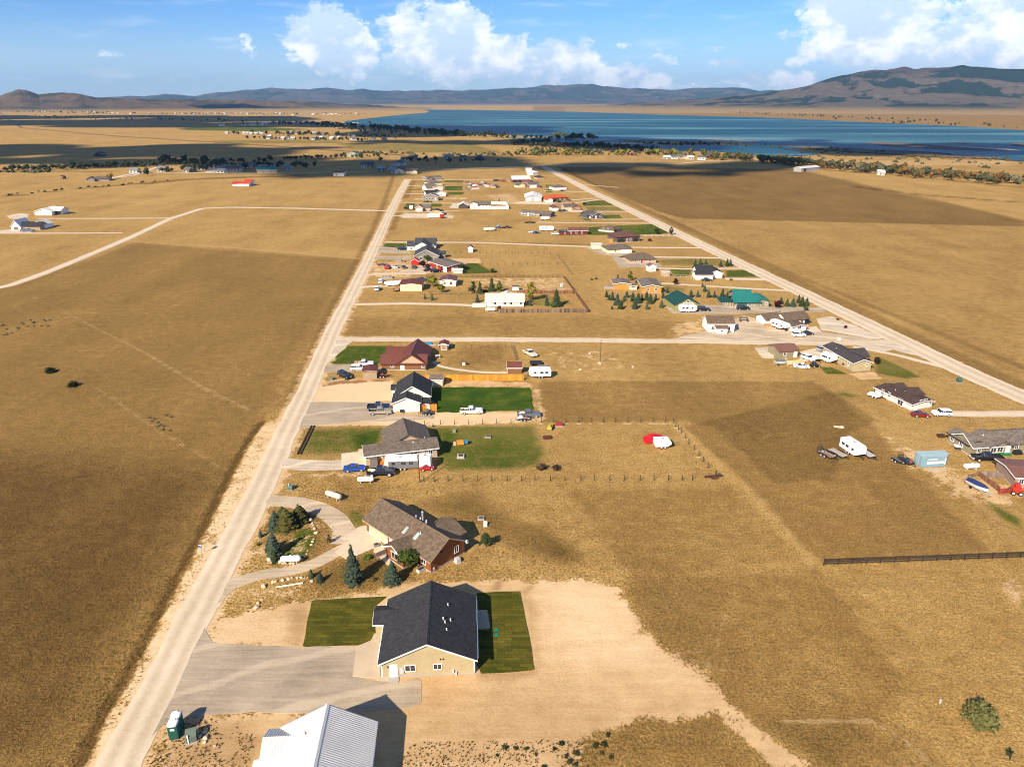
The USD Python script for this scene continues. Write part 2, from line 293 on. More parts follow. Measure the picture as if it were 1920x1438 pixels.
ditch = LineString(px2w([(145, 1445), (192, 1340), (223, 1290), (267, 1211), (325, 1095), (375, 1000), (405, 940), (435, 880), (465, 825), (492, 790)]))
bank = Polygon(px2w([(150, 1445), (197, 1340), (228, 1290), (272, 1211), (330, 1095), (380, 1000), (410, 940), (440, 880), (470, 825), (497, 790), (530, 790), (500, 880), (450, 985), (400, 1085), (350, 1180), (298, 1285), (230, 1410), (215, 1445)]))
ATT['tone'] -= 1.5 * field(ditch.buffer(0.5), 1.3)
ATT['dirt'] = np.maximum(ATT['dirt'], .62 * field(bank, 1.5))
ATT['tone'] += .5 * field(bank, 1.5)
for poly, soft, a in [([(1490, 745), (1545, 728), (1640, 745), (1610, 760)], 4, -.12)]: put('tone', poly, soft, a)
# worn tracks
for line, w, a in [([(60, 555), (150, 600), (270, 660), (380, 725), (470, 770)], 0.7, .68), ([(70, 560), (160, 605), (280, 668), (390, 735), (465, 778)], 0.55, .6),
                   ([(170, 720), (230, 760), (300, 810), (370, 850), (420, 880)], 0.8, .58), ([(1120, 645), (1200, 720), (1280, 800), (1370, 880), (1470, 985), (1540, 1070), (1640, 1180), (1730, 1290)], 0.7, .40),
                   ([(1460, 1352), (1540, 1350), (1630, 1352), (1680, 1372), (1730, 1415), (1760, 1450)], 0.45, .95), ([(1560, 800), (1440, 815), (1390, 850), (1440, 890), (1560, 905), (1680, 900)], 0.6, .5), ([(1570, 812), (1470, 822), (1420, 850), (1460, 880), (1560, 893)], 0.5, .45),
                   ([(1640, 790), (1700, 830), (1790, 900), (1900, 1010)], 1.3, .6), ([(1230, 1260), (1300, 1235), (1370, 1260)], .5, .7), ([(1220, 1245), (1300, 1218), (1400, 1250)], .5, .65), ([(1200, 1130), (1280, 1110), (1360, 1150), (1340, 1230), (1280, 1250)], .6, .55), ([(1190, 1150), (1270, 1130), (1340, 1165), (1320, 1225)], .6, .55),
                   ([(480, 810), (440, 880), (395, 955), (340, 1040)], .5, .5), ([(240, 452), (330, 459), (430, 464), (560, 475), (672, 485)], 1.2, 1.0), ([(1040, 905), (1090, 960), (1150, 1020), (1200, 1085)], 1.6, .4), ([(1400, 905), (1480, 1000), (1530, 1070)], 1.2, .5)]:
    put('track', line, 0.8, a, w)
# darker and lighter stands of grass
for poly, soft, a in [
    ([(1012, 714), (1525, 716), (1560, 735), (1650, 790), (1590, 810), (1560, 900), (1450, 905), (1340, 800), (1275, 788), (1015, 793)], 1.5, -.34),
    ([(1280, 800), (1400, 905), (1500, 1020), (1545, 1055), (1860, 1035), (1700, 880), (1640, 800), (1560, 735)], 1.6, -.30),
    ([(1070, 920), (1390, 910), (1510, 1050), (1200, 1085), (1130, 1020)], 2.5, -.2), ([(1170, 1090), (1530, 1065), (1700, 1290), (1560, 1440), (1340, 1300), (1200, 1180)], 2.2, -.30),
    ([(1130, 1380), (1340, 1345), (1440, 1440), (1060, 1440)], 4, -.3), ([(1400, 1360), (1660, 1350), (1760, 1440), (1540, 1440)], 5, -.3),
    ([(-300, 1440), (-100, 560), (20, 535), (190, 480), (250, 455), (670, 487), (480, 800), (360, 1000), (230, 1190), (60, 1450)], 8, -.38), ([(-200, 1450), (-100, 850), (420, 880), (270, 1190), (130, 1450)], 16, -.48),
    ([(640, 622), (655, 595), (1050, 590), (1280, 605), (1240, 632), (640, 630)], 6, -.18), ([(640, 633), (1290, 636), (1290, 639), (640, 634)], 1.5, -.5),
    ([(1060, 313), (1500, 318), (1730, 372), (1925, 416), (1925, 425), (1285, 410), (1235, 397), (1050, 320)], 2, -.62), ([(1925, 425), (1285, 410), (1250, 400), (1300, 425), (1700, 610), (1925, 720)], 8, -.1),
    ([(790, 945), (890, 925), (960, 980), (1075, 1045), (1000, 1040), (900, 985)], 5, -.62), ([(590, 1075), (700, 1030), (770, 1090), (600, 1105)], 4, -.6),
    ([(985, 985), (1020, 990), (1085, 1040), (1050, 1050)], 4, -.5), ([(860, 640), (955, 648), (960, 690), (880, 690)], 7, -.25), ([(815, 650), (950, 648), (950, 675), (830, 690)], 6, -.15)]:
    put('tone', poly, soft, a)
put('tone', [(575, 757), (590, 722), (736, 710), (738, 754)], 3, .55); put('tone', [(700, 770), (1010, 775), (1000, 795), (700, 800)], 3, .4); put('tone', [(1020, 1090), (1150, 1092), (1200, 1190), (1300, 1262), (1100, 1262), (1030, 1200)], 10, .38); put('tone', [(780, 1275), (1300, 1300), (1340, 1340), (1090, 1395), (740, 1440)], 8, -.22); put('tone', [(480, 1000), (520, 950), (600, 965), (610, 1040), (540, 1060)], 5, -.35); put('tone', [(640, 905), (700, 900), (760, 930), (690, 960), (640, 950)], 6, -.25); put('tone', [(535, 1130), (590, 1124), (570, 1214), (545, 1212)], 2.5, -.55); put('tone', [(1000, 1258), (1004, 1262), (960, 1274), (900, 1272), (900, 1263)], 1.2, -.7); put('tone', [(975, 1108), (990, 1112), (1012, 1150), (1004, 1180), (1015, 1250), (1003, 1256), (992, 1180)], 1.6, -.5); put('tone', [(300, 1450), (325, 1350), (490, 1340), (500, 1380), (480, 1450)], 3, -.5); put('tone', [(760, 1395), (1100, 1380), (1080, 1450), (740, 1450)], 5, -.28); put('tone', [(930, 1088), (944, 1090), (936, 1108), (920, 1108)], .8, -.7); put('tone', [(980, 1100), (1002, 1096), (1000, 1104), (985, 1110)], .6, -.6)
put('tone', [(1000, 196), (2200, 196), (2200, 262), (1920, 246), (1500, 226), (1000, 209)], 60, -.35)
for line, w, a in [([(738, 330), (720, 380), (700, 430), (676, 478), (640, 545), (605, 620), (575, 690), (545, 750)], 1.8, -.4), ([(775, 340), (760, 372)], 2.5, -.35), ([(726, 430), (735, 410), (742, 398)], 5, -.4), ([(742, 452), (1110, 459)], 2.5, -.3), ([(1050, 313), (1120, 350), (1300, 436), (1500, 530), (1700, 625), (1920, 728)], 3.5, -.35), ([(1240, 405), (1500, 520), (1700, 600), (1920, 690)], 1.6, -.3), ([(690, 510), (800, 509)], 1.5, -.3), ([(0, 322), (200, 322)], 8, -.3), ([(270, 345), (330, 338), (420, 334), (560, 330)], 8, -.6), ([(0, 370), (40, 366), (150, 354), (250, 346)], 3, -.6), ([(1600, 350), (1720, 365), (1920, 380)], 4, -.5), ([(1420, 300), (1560, 320), (1700, 330), (1920, 352)], 8, -.35)]: put('tone', line, 2.5, a, w)
put('tone', [(1255, 792), (1275, 792), (1395, 905), (1545, 1062), (1520, 1062), (1375, 912)], 1.5, .22)
# living grass
for poly, soft, a in [([(1555, 740), (1580, 733), (1615, 742), (1600, 749)], 4, .62), ([(1100, 905), (1380, 905), (1380, 906), (1100, 906)], 1, .0),
    ([(566, 802), (722, 794), (735, 800), (700, 850), (640, 856), (555, 857)], 6, .58), ([(650, 815), (722, 800), (715, 835), (660, 850)], 5, .85),
    ([(800, 797), (1010, 794), (1026, 850), (1022, 874), (960, 884), (830, 886), (815, 860)], 5, .64), ([(810, 800), (880, 800), (870, 850), (825, 880), (812, 850)], 8, .8), ([(900, 868), (960, 862), (965, 882), (905, 884)], 5, .7), ([(930, 830), (1010, 835), (1010, 850), (940, 855)], 8, .68),
    ([(615, 683), (627, 658), (650, 648), (738, 648), (736, 660), (718, 682)], 3, .9), ([(660, 965), (684, 955), (690, 985), (660, 995)], 4, .62), ([(520, 1050), (558, 992), (590, 984), (597, 1012), (572, 1048)], 2.5, .85), ([(640, 1105), (600, 1075), (700, 1030), (765, 1075)], 5, .42),
    ([(790, 948), (880, 928), (930, 965), (900, 985)], 8, .42), ([(640, 955), (690, 948), (680, 985), (650, 990)], 4, .6), ([(1000, 985), (1080, 1035), (1050, 1045)], 4, .6),
    ([(1638, 672), (1652, 668), (1735, 708), (1700, 712), (1636, 700)], 3, .62), ([(1535, 688), (1560, 688), (1590, 702), (1550, 702)], 2, .85),
    ([(712, 468), (722, 456), (765, 457), (764, 467)], 3, .85), ([(862, 495), (895, 493), (928, 512), (866, 514)], 3, .85), ([(816, 458), (870, 458), (872, 476), (824, 476)], 4, .3), ([(820, 545), (905, 552), (900, 566), (830, 560)], 5, .35), ([(980, 553), (1050, 555), (1085, 572), (1000, 575)], 4, .5), ([(815, 688), (860, 690), (850, 699), (815, 698)], 3, .5),
    ([(1100, 427), (1140, 424), (1228, 420), (1256, 437), (1200, 441), (1105, 441)], 3, 1), ([(1092, 378), (1140, 376), (1152, 385), (1094, 386)], 3, 1), ([(1095, 388), (1165, 388), (1180, 396), (1105, 397)], 3, .55), ([(1130, 403), (1162, 403), (1168, 410), (1132, 411)], 3, .85), ([(1082, 404), (1102, 403), (1110, 414), (1098, 414)], 3, .72),
    ([(833, 350), (867, 349), (868, 358), (836, 358)], 3, .9), ([(838, 360), (872, 360), (868, 366), (838, 366)], 3, .85), ([(830, 338), (870, 338), (870, 343), (832, 343)], 3, .6), ([(764, 355), (800, 354), (800, 356), (764, 357)], 2, .7), ([(760, 382), (779, 380), (778, 393), (763, 394)], 3, .85), ([(807, 381), (829, 381), (829, 388), (808, 388)], 3, .85), ([(1020, 346), (1038, 346), (1040, 352), (1022, 352)], 3, .6), ([(1022, 356), (1036, 354), (1036, 361), (1024, 362)], 3, .8),
    ([(1230, 486), (1368, 484), (1400, 499), (1238, 498)], 4, .5), ([(1252, 502), (1300, 502), (1296, 518), (1260, 519)], 3, .72), ([(1358, 507), (1410, 506), (1428, 520), (1360, 520)], 3, .7), ([(1185, 463), (1250, 466), (1290, 478), (1190, 472)], 5, .3), ([(1205, 441), (1260, 445), (1310, 458), (1230, 460)], 5, .3),
    ([(1396, 603), (1418, 600), (1434, 611), (1414, 613)], 1.5, 1), ([(1566, 600), (1580, 601), (1599, 612), (1590, 621), (1564, 611)], 1.5, .7), ([(1135, 545), (1160, 548), (1260, 585), (1180, 580)], 5, .3), ([(1445, 566), (1520, 570), (1520, 578), (1450, 578)], 4, .3), ([(1240, 535), (1290, 540), (1285, 550), (1240, 545)], 3, .5),
    ([(1838, 938), (1860, 940), (1920, 975), (1920, 1000), (1880, 975)], 3, .7), ([(110, 1438), (200, 1240), (170, 1300)], 4, .15), ([(325, 1395), (345, 1392), (350, 1420), (330, 1425)], 2, .35), ([(20, 540), (50, 540), (80, 560), (30, 552)], 6, .4),
    ([(330, 240.5), (480, 238), (585, 243), (480, 247), (340, 244)], 30, .9), ([(385, 263), (640, 262), (660, 270), (400, 270)], 30, .5), ([(640, 272), (880, 267), (965, 290), (760, 286), (640, 281)], 25, .5), ([(240, 312), (330, 311), (330, 316), (240, 317)], 15, .3)]:
    put('green', poly, soft, a)
# rust coloured weeds
for poly, soft, a in [([(598, 718), (640, 712), (735, 709), (735, 716), (640, 722), (600, 727)], 2.5, .8), ([(1345, 1338), (1362, 1338), (1362, 1360), (1350, 1352)], 1.2, 1), ([(1378, 1340), (1405, 1350), (1400, 1356), (1380, 1350)], 1, .9), ([(1424, 1360), (1436, 1358), (1440, 1392), (1428, 1390)], 1.2, 1), ([(1380, 1368), (1392, 1370), (1390, 1380), (1380, 1376)], 1, .9), ([(1408, 1385), (1420, 1388), (1416, 1398), (1408, 1394)], 1, .8), ([(1450, 1400), (1465, 1410), (1490, 1440), (1470, 1440)], 1.5, .8), ([(1590, 1063), (1625, 1066), (1622, 1082), (1600, 1078)], 2, .8), ([(360, 1010), (378, 1000), (375, 1030)], 2, .6), ([(1560, 285), (1920, 298), (1920, 330), (1760, 318), (1560, 305)], 60, .5), ([(960, 410), (1005, 410), (1010, 418), (950, 416)], 8, .6), ([(505, 905), (530, 898), (528, 912), (508, 918)], 1.5, 0.6), ([(170, 244), (480, 245), (480, 248), (200, 248)], 40, .5)]:
    put('rust', poly, soft, a)

def ground_material():
    n = {'g': ('geometry', {}), 'p': ('principled_bsdf', {'roughness': 0.95, 'specular_ior_level': 0.08})}; l = []
    for k in ATT: n['at_' + k] = ('attribute', {'attribute': k})
    def noise(nm, scale, detail=5, rough=0.6, sx=1, sy=1, off=0):
        n[nm + 'm'] = ('mapping', {'scale': (scale * sx, scale * sy, scale), 'location': (off, off, 0)}); l.append(('g.position', nm + 'm.vector'))
        n[nm] = ('noise_texture', {'scale': 1.0, 'detail': detail, 'roughness': rough}); l.append((nm + 'm.vector', nm + '.vector')); return nm + '.fac'
    cnt = [0]
    def ma(typ, a, b, c=None):
        cnt[0] += 1; nm = f'm{cnt[0]}'; n[nm] = ('math', {'math_type': typ})
        for k, x in (('value1', a), ('value2', b), ('value3', c)):
            if x is None: continue
            if isinstance(x, str): l.append((x, f'{nm}.{k}'))
            else: n[nm][1][k] = float(x)
        return nm + '.value'
    def mixc(f, a, b, typ='mix'):
        cnt[0] += 1; nm = f'c{cnt[0]}'; n[nm] = ('mix_color', {'blend_type': typ})
        for k, x in (('fac', f), ('a', a), ('b', b)):
            if isinstance(x, str): l.append((x, f'{nm}.{k}'))
            else: n[nm][1][k] = x
        return nm + '.result'
    def step(x, lo, hi):
        cnt[0] += 1; nm = f's{cnt[0]}'; n[nm] = ('map_range', {'range_type': 'smoothstep', 'from_min': lo, 'from_max': hi, 'to_min': 0.0, 'to_max': 1.0, 'clamp': True}); l.append((x, nm + '.value')); return nm + '.result'
    def ramp(x, stops):
        cnt[0] += 1; nm = f'r{cnt[0]}'; n[nm] = ('rgb_ramp', {'ramp': stops}); l.append((x, nm + '.fac')); return nm + '.color'
    huge, big, med, fin, tuft = noise('huge', .004, 4, .6), noise('big', .03, 4, .62), noise('med', .35, 5, .65, off=5), noise('fin', 2.2, 4, .7, off=9), noise('tuft', 5.0, 2, .6, off=2)
    streak = noise('streak', .35, 6, .7, .12, 1.5); drift = noise('drift', .05, 5, .6, 1.0, .35)
    # dry grass
    base = ma('multiply_add', ma('add', ma('multiply', big, .26), ma('add', ma('multiply', med, .44), ma('multiply', drift, .30))), .72, .14)
    tone = ma('add', base, ma('multiply', 'at_tone.fac', .36)); tone = ma('add', tone, ma('multiply', ma('subtract', huge, .5), .12))
    grass = ramp(tone, [(.15, GRASS[0]), (.40, GRASS[1]), (.54, GRASS[2]), (.75, GRASS[3])])
    speck = ma('add', ma('multiply', fin, .55), ma('multiply', tuft, .45))
    grass = mixc(1.0, grass, ramp(speck, [(.34, (.34, .34, .33)), (.5, (1, 1, 1)), (.66, (1.75, 1.7, 1.6))]), 'multiply')
    # living grass
    gm = step(ma('add', 'at_green.fac', ma('multiply', ma('subtract', med, .5), .9)), .25, .75)
    lawn = ramp(ma('add', ma('multiply', med, .5), ma('multiply', big, .5)), [(.38, (.034, .065, .005)), (.5, (.075, .10, .010)), (.60, (.17, .145, .03))])
    lawn = mixc(1.0, lawn, ramp(speck, [(.3, (.6, .6, .6)), (.7, (1.35, 1.35, 1.35))]), 'multiply')
    col = mixc(gm, grass, lawn)
    # bare soil with tyre and blade streaks
    soil = ramp(ma('add', ma('add', ma('multiply', streak, .30), ma('add', ma('multiply', med, .25), ma('multiply', big, .45))), ma('multiply', 'at_tone.fac', .3)), [(.12, (.16, .10, .045)), (.33, SOIL[0]), (.5, SOIL[1]), (.66, SOIL[2])])
    soil = mixc(1.0, soil, ramp(speck, [(.28, (.72, .70, .68)), (.5, (1, 1, 1)), (.75, (1.1, 1.1, 1.1))]), 'multiply')
    dn = ma('add', 'at_dirt.fac', ma('add', ma('multiply', ma('subtract', med, .5), 1.3), ma('multiply', ma('subtract', fin, .5), .9)))
    col = mixc(step(dn, .42, .62), col, soil)
    tm = step(ma('add', 'at_track.fac', ma('multiply', ma('subtract', med, .5), 1.0)), .35, .85)
    col = mixc(ma('multiply', tm, .6), col, (.45, .30, .14))
    rm = step(ma('add', 'at_rust.fac', ma('multiply', ma('subtract', med, .5), 1.3)), .5, .8)
    col = mixc(ma('multiply', rm, .8), col, (.19, .075, .018))
    l.append((col, 'p.base_color'))
    h = ma('add', ma('multiply', tuft, .5), ma('add', fin, ma('multiply', med, 1.5)))
    n['b'] = ('bump', {'distance': 0.34, 'strength': 0.85}); bs = ma('multiply_add', step(dn, .42, .62), -.62, .85); l.append((bs, 'b.strength')); l.extend([(h, 'b.height'), ('b.normal', 'p.normal'), ('p.BSDF', 'p.BSDF')]); l.pop()
    return usdkit.material(stage, '/World/Looks/ground', n, l, surface='p.BSDF')
GRASS = [(.124, .070, .020), (.265, .157, .047), (.415, .256, .084), (.53, .352, .138)]
SOIL = [(.38, .235, .105), (.54, .36, .18), (.64, .46, .265)]
M_GROUND = ground_material()
ny, nx = GX.shape; i = (np.arange(ny - 1)[:, None] * nx + np.arange(nx - 1)).ravel()
quads = np.stack([i, i + 1, i + nx + 1, i + nx], 1)
GZ = np.zeros(len(GXr)); near = np.clip(1 - (GYr - 60) / 400, 0, 1)
GZ -= 0.35 * field(ditch.buffer(0.5), 3.0)                       # the roadside ditch
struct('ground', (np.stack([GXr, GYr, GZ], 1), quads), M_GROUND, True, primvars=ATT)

# ---------------------------------------------------------------- roads, drives and yards
def jag(line, amp, step, seed):
    """A ring or line resampled every step metres and roughened by amp."""
    g = LineString(line); n = max(4, int(g.length / step)); p = np.array([g.interpolate(k / n, normalized=True).coords[0] for k in range(n + 1)])
    return p + (np.stack([meshkit.noise(np.c_[p * .35, np.zeros(len(p))], seed), meshkit.noise(np.c_[p * .35, np.ones(len(p)) * 9], seed + 1)], 1) - .5) * 2 * amp
def road_material(kind, c0, c1, tracks):
    n = {'g': ('geometry', {}), 'a': ('attribute', {'attribute': 'across'}), 'p': ('principled_bsdf', {'roughness': .95, 'specular_ior_level': .1})}; l = []
    for nm, sc, d in (('n1', .08, 6), ('n2', 2.5, 6), ('n3', .5, 5)): n[nm] = ('noise_texture', {'scale': sc, 'detail': d, 'roughness': .65}); l.append(('g.position', nm + '.vector'))
    n['s'] = ('math', {'math_type': 'multiply', 'value2': tracks}); n['co'] = ('math', {'math_type': 'cosine'}); n['w'] = ('math', {'math_type': 'multiply', 'value2': .10}); l += [('a.fac', 's.value1'), ('s.value', 'co.value1'), ('co.value', 'w.value1')]
    n['x'] = ('mix_float', {'fac': .45}); l += [('n1.fac', 'x.a'), ('n2.fac', 'x.b')]; n['x2'] = ('mix_float', {'fac': .3}); l += [('x.result', 'x2.a'), ('n3.fac', 'x2.b')]
    n['t'] = ('math', {'math_type': 'add'}); l += [('x2.result', 't.value1'), ('w.value', 't.value2')]
    n['r'] = ('rgb_ramp', {'ramp': [(.25, c0), (.72, c1)]}); l += [('t.value', 'r.fac'), ('r.color', 'p.base_color')]
    n['b'] = ('bump', {'distance': .08, 'strength': .5}); l += [('x2.result', 'b.height'), ('b.normal', 'p.normal')]
    return usdkit.material(stage, f'/World/Looks/{kind}', n, l, surface='p.BSDF')
M_ROAD = road_material('pale_gravel_road', (.40, .30, .19), (.66, .54, .385), 7.0)
M_ROADF = road_material('far_gravel_road', (.44, .335, .23), (.64, .52, .38), 3.0)
def road(name, pts, width, mat=None, z=.07, world=False, seed=1, w1=None):
    c = np.array(pts if world else px2w(pts)); g = LineString(c); n = max(3, int(g.length / max(1.2, width * .35)))
    t = np.linspace(0, 1, n + 1); p = np.array([g.interpolate(k, normalized=True).coords[0] for k in t])
    for _ in range(3): p[1:-1] = (p[:-2] + 2 * p[1:-1] + p[2:]) / 4
    d = np.gradient(p, axis=0); d /= np.linalg.norm(d, axis=1)[:, None]; nr = np.stack([-d[:, 1], d[:, 0]], 1)
    w = np.linspace(width, w1 or width, len(p)) / 2; v, ac = [], []
    for k, a in enumerate((-1, -.5, 0, .5, 1)):
        e = (meshkit.fbm(np.c_[p * .22, np.full(len(p), a * 3.3 + seed)], 3, seed) - .5) * min(1.3, width * .25) if abs(a) == 1 else 0
        off = (w * a + e * np.sign(a)) if abs(a) == 1 else w * a
        zz = z - .045 * abs(a) ** 2 if abs(a) < 1 else np.full(len(p), z - .065)
        v.append(np.c_[p + nr * np.reshape(off, (-1, 1)), np.broadcast_to(zz, len(p))]); ac.append(np.full(len(p), a))
    v = np.stack(v, 1).reshape(-1, 3); ac = np.stack(ac, 1).ravel(); m = len(p); f = []
    for k in range(m - 1):
        for j in range(4): f.append([k * 5 + j, (k + 1) * 5 + j, (k + 1) * 5 + j + 1, k * 5 + j + 1])
    f = np.array(f); f = f if np.cross(v[f[0, 1]] - v[f[0, 0]], v[f[0, 2]] - v[f[0, 0]])[2] > 0 else f[:, ::-1]
    return struct(name, (v, f), mat or M_ROAD, True, primvars={'across': ac})
def pad(name, poly, material, z=.03, amp=.35, step=1.0, thick=0.0, seed=3, kind='structure'):
    w = px2w(poly); r = jag(w + [w[0]], amp, step, seed)[:-1] if amp else np.array(w)
    g = Polygon(r).buffer(0); g = max(getattr(g, 'geoms', [g]), key=lambda q: q.area)
    t = trimesh.creation.extrude_polygon(g, z + .06, engine='earcut'); t.apply_translation([0, 0, -.06])
    return struct(name, t, material, kind=kind)
M_GRAVEL = M('gravel', (.36, .285, .20)); M_GRAVEL2 = M('gravel', (.45, .35, .235)); M_GRAVELP = M('gravel', (.51, .415, .30)); M_CONC = M('concrete', (.50, .39, .26)); M_CONCP = M('concrete', (.60, .48, .33))
road('gravel_road', LEFT_ROAD, 5.6, z=.10, seed=1); road('gravel_road', RIGHT_ROAD, 9.0, z=.10, seed=2); road('gravel_road', MID_ROAD, 4.6, z=.085, seed=3)
pad('gravel_yard', [(622, 625), (642, 632), (660, 640), (640, 660), (605, 690), (598, 690), (615, 650)], M_GRAVELP, .04, .3, seed=9)
pad('gravel_yard', [(1640, 650), (1690, 632), (1720, 640), (1780, 682), (1660, 652)], M_GRAVELP, .05, .4, seed=8)
pad('gravel_yard', [(322, 1222), (372, 1155), (400, 1205), (560, 1214), (668, 1212), (662, 1268), (712, 1275), (748, 1278), (790, 1268), (792, 1320), (700, 1334), (560, 1338), (420, 1336), (312, 1352), (268, 1400), (225, 1445), (215, 1445), (300, 1280)], M_GRAVEL, .05, .25, seed=4)
pad('gravel_yard', [(392, 1120), (440, 1078), (470, 1085), (432, 1112), (398, 1150), (385, 1165), (366, 1165)], M_GRAVEL2, .04, .3, seed=5)
road('gravel_drive', [(440, 1095), (480, 1078), (540, 1072), (590, 1058), (640, 1030), (690, 1008)], 3.0, M_GRAVEL2, .06, seed=5)
road('gravel_drive', [(500, 938), (550, 940), (600, 952), (635, 975), (650, 1000), (640, 1020)], 4.6, M_GRAVEL2, .055, seed=6)
pad('gravel_yard', [(553, 790), (568, 757), (600, 753), (735, 755), (740, 778), (812, 776), (812, 786), (700, 790), (600, 797), (540, 806)], M_GRAVEL, .045, .3, seed=6)
road('gravel_drive', [(528, 868), (560, 872), (620, 872), (690, 868)], 5.0, M_GRAVELP, .06, seed=7)
pad('gravel_yard', [(605, 685), (690, 682), (716, 690), (716, 697), (640, 697), (590, 700)], M_GRAVEL, .045, .3, seed=7)
for pts, w in [([(1600, 650), (1680, 665), (1790, 694), (1850, 715)], 2.6), ([(1760, 775), (1850, 776), (1930, 775)], 4.0), ([(665, 571), (760, 569), (850, 571), (910, 574)], 3.4), ([(690, 516), (720, 513), (800, 513)], 3.4), ([(672, 540), (690, 537), (740, 536)], 3.4),
               ([(722, 454), (900, 455), (1110, 463), (1135, 466)], 3.6), ([(735, 397), (800, 396.5), (862, 396)], 3), ([(725, 405), (805, 405)], 3.2), ([(752, 381), (900, 381.5), (1000, 382), (1080, 381), (1125, 374)], 3.2), ([(1068, 376), (1100, 373), (1120, 372)], 3.2),
               ([(760, 364), (800, 364)], 4), ([(764, 349), (800, 349)], 4), ([(764, 338), (900, 337), (960, 339)], 4), ([(1040, 396.5), (1130, 396.5), (1180, 397)], 3.2), ([(1130, 411.5), (1215, 411)], 2.4), ([(1000, 417), (1100, 418), (1232, 419)], 3),
               ([(1180, 464), (1320, 465)], 3.4), ([(1225, 482), (1365, 484)], 3.4), ([(1230, 503), (1290, 504.5), (1400, 503)], 3), ([(1360, 523), (1440, 524)], 4.5), ([(1240, 531), (1400, 541), (1500, 546)], 2.8), ([(1080, 345), (1160, 352)], 3), ([(1020, 358), (1100, 360)], 3),
               ([(230, 437), (120, 437.5), (-20, 437.5)], 3.6), ([(320, 409), (200, 410), (70, 410)], 3.6)]:
    road('gravel_drive', pts, w, M_ROADF, .06, seed=int(pts[0][0]))
road('gravel_road', [(-60, 552), (20, 535), (90, 510), (170, 477), (250, 443), (320, 410), (380, 391), (430, 389), (560, 391), (735, 396)], 5.2, M_ROADF, .08, seed=12)
road('gravel_road', [(200, 337), (260, 324), (480, 326), (700, 322), (900, 316), (1020, 312), (1270, 308), (1320, 303), (1420, 300)], 6.5, M_ROADF, .3, seed=13)
road('gravel_drive', [(205, 335), (250, 330), (300, 312)], 5, M_ROADF, .25, seed=13)
road('gravel_road', [(395, 325), (400, 310), (410, 305)], 12, M_ROADF, .2, seed=16)
road('dirt_road', [(0, 212), (40, 240), (220, 256), (480, 272), (760, 292)], 9, M('plain', (.17, .085, .04)), .4, seed=14)
for poly, m in [([(1330, 620), (1395, 592), (1440, 602), (1480, 620), (1540, 622), (1640, 636), (1560, 641), (1250, 638), (1290, 628)], M_GRAVEL2), ([(1530, 598), (1560, 593), (1660, 634), (1640, 636), (1540, 618)], M_GRAVELP), ([(1245, 574), (1262, 588), (1340, 589), (1545, 585), (1570, 577), (1480, 576), (1440, 575), (1320, 572), (1316, 580)], M_GRAVEL),
                ([(1095, 462), (1120, 462), (1140, 470), (1190, 478), (1170, 483), (1120, 476)], M_GRAVEL), ([(1148, 482), (1180, 480), (1182, 493), (1235, 494), (1245, 501), (1160, 502)], M_GRAVEL), ([(700, 461), (765, 467), (772, 476), (700, 474)], M_GRAVEL), ([(700, 480), (772, 480), (772, 487), (690, 486)], M_GRAVEL),
                ([(778, 500), (805, 492), (815, 512), (770, 514), (740, 512)], M_GRAVEL2), ([(810, 404), (850, 404), (850, 409), (752, 409), (758, 400), (800, 401)], M_GRAVELP), ([(848, 383), (860, 380), (860, 391), (842, 390)], M_GRAVELP), ([(975, 378), (1040, 380), (1035, 384), (960, 382)], M_CONCP), ([(1060, 396), (1090, 393), (1110, 397), (1075, 398)], M_CONCP),
                ([(1415, 652), (1450, 650), (1452, 672), (1430, 672)], M_GRAVELP), ([(1498, 660), (1545, 650), (1560, 668), (1500, 680)], M_GRAVELP), ([(1600, 645), (1650, 640), (1700, 650), (1650, 662)], M_GRAVELP), ([(12, 405), (38, 400), (55, 402), (50, 412), (18, 410)], M_GRAVELP), ([(0, 432), (40, 428), (60, 436), (0, 437)], M_GRAVELP)]:
    pad('gravel_yard', poly, m, .04, .3, 1.5, seed=len(_names))
pad('concrete_slab', [(668, 1212), (712, 1196), (713, 1268), (748, 1268), (748, 1277), (711, 1277), (700, 1270), (661, 1269)], M_CONC, .10, 0)
pad('garden_path', [(708, 1190), (701, 1186), (697, 1200), (672, 1211), (678, 1213), (704, 1203)], M_CONC, .07, .05, .5)
pad('concrete_slab', [(890, 1145), (913, 1144), (919, 1178), (893, 1179)], M_CONC, .12, 0)
pad('concrete_slab', [(690, 985), (712, 1003), (714, 1018), (728, 1040), (722, 1044), (700, 1028), (652, 1050), (628, 1035), (660, 1012), (640, 1010), (672, 988)], M_CONCP, .10, .05, .8)
pad('garden_path', [(703, 1028), (712, 1032), (738, 1058), (730, 1062), (700, 1034)], M_CONCP, .13, 0)
pad('concrete_slab', [(640, 851), (684, 846), (687, 875), (641, 877)], M_CONCP, .10, 0); pad('concrete_slab', [(672, 843), (684, 842), (684, 847), (672, 848)], M_CONCP, .13, 0)
road('garden_path', [(813, 678), (822, 686), (850, 692), (900, 698), (952, 699)], 1.6, M_ROADF, .07, seed=21)
pad('concrete_slab', [(1495, 618), (1530, 612), (1540, 622), (1515, 622)], M_CONCP, .10, 0)
pad('concrete_slab', [(887, 569), (911, 568), (911, 576), (886, 576)], M_CONCP, .09, 0)

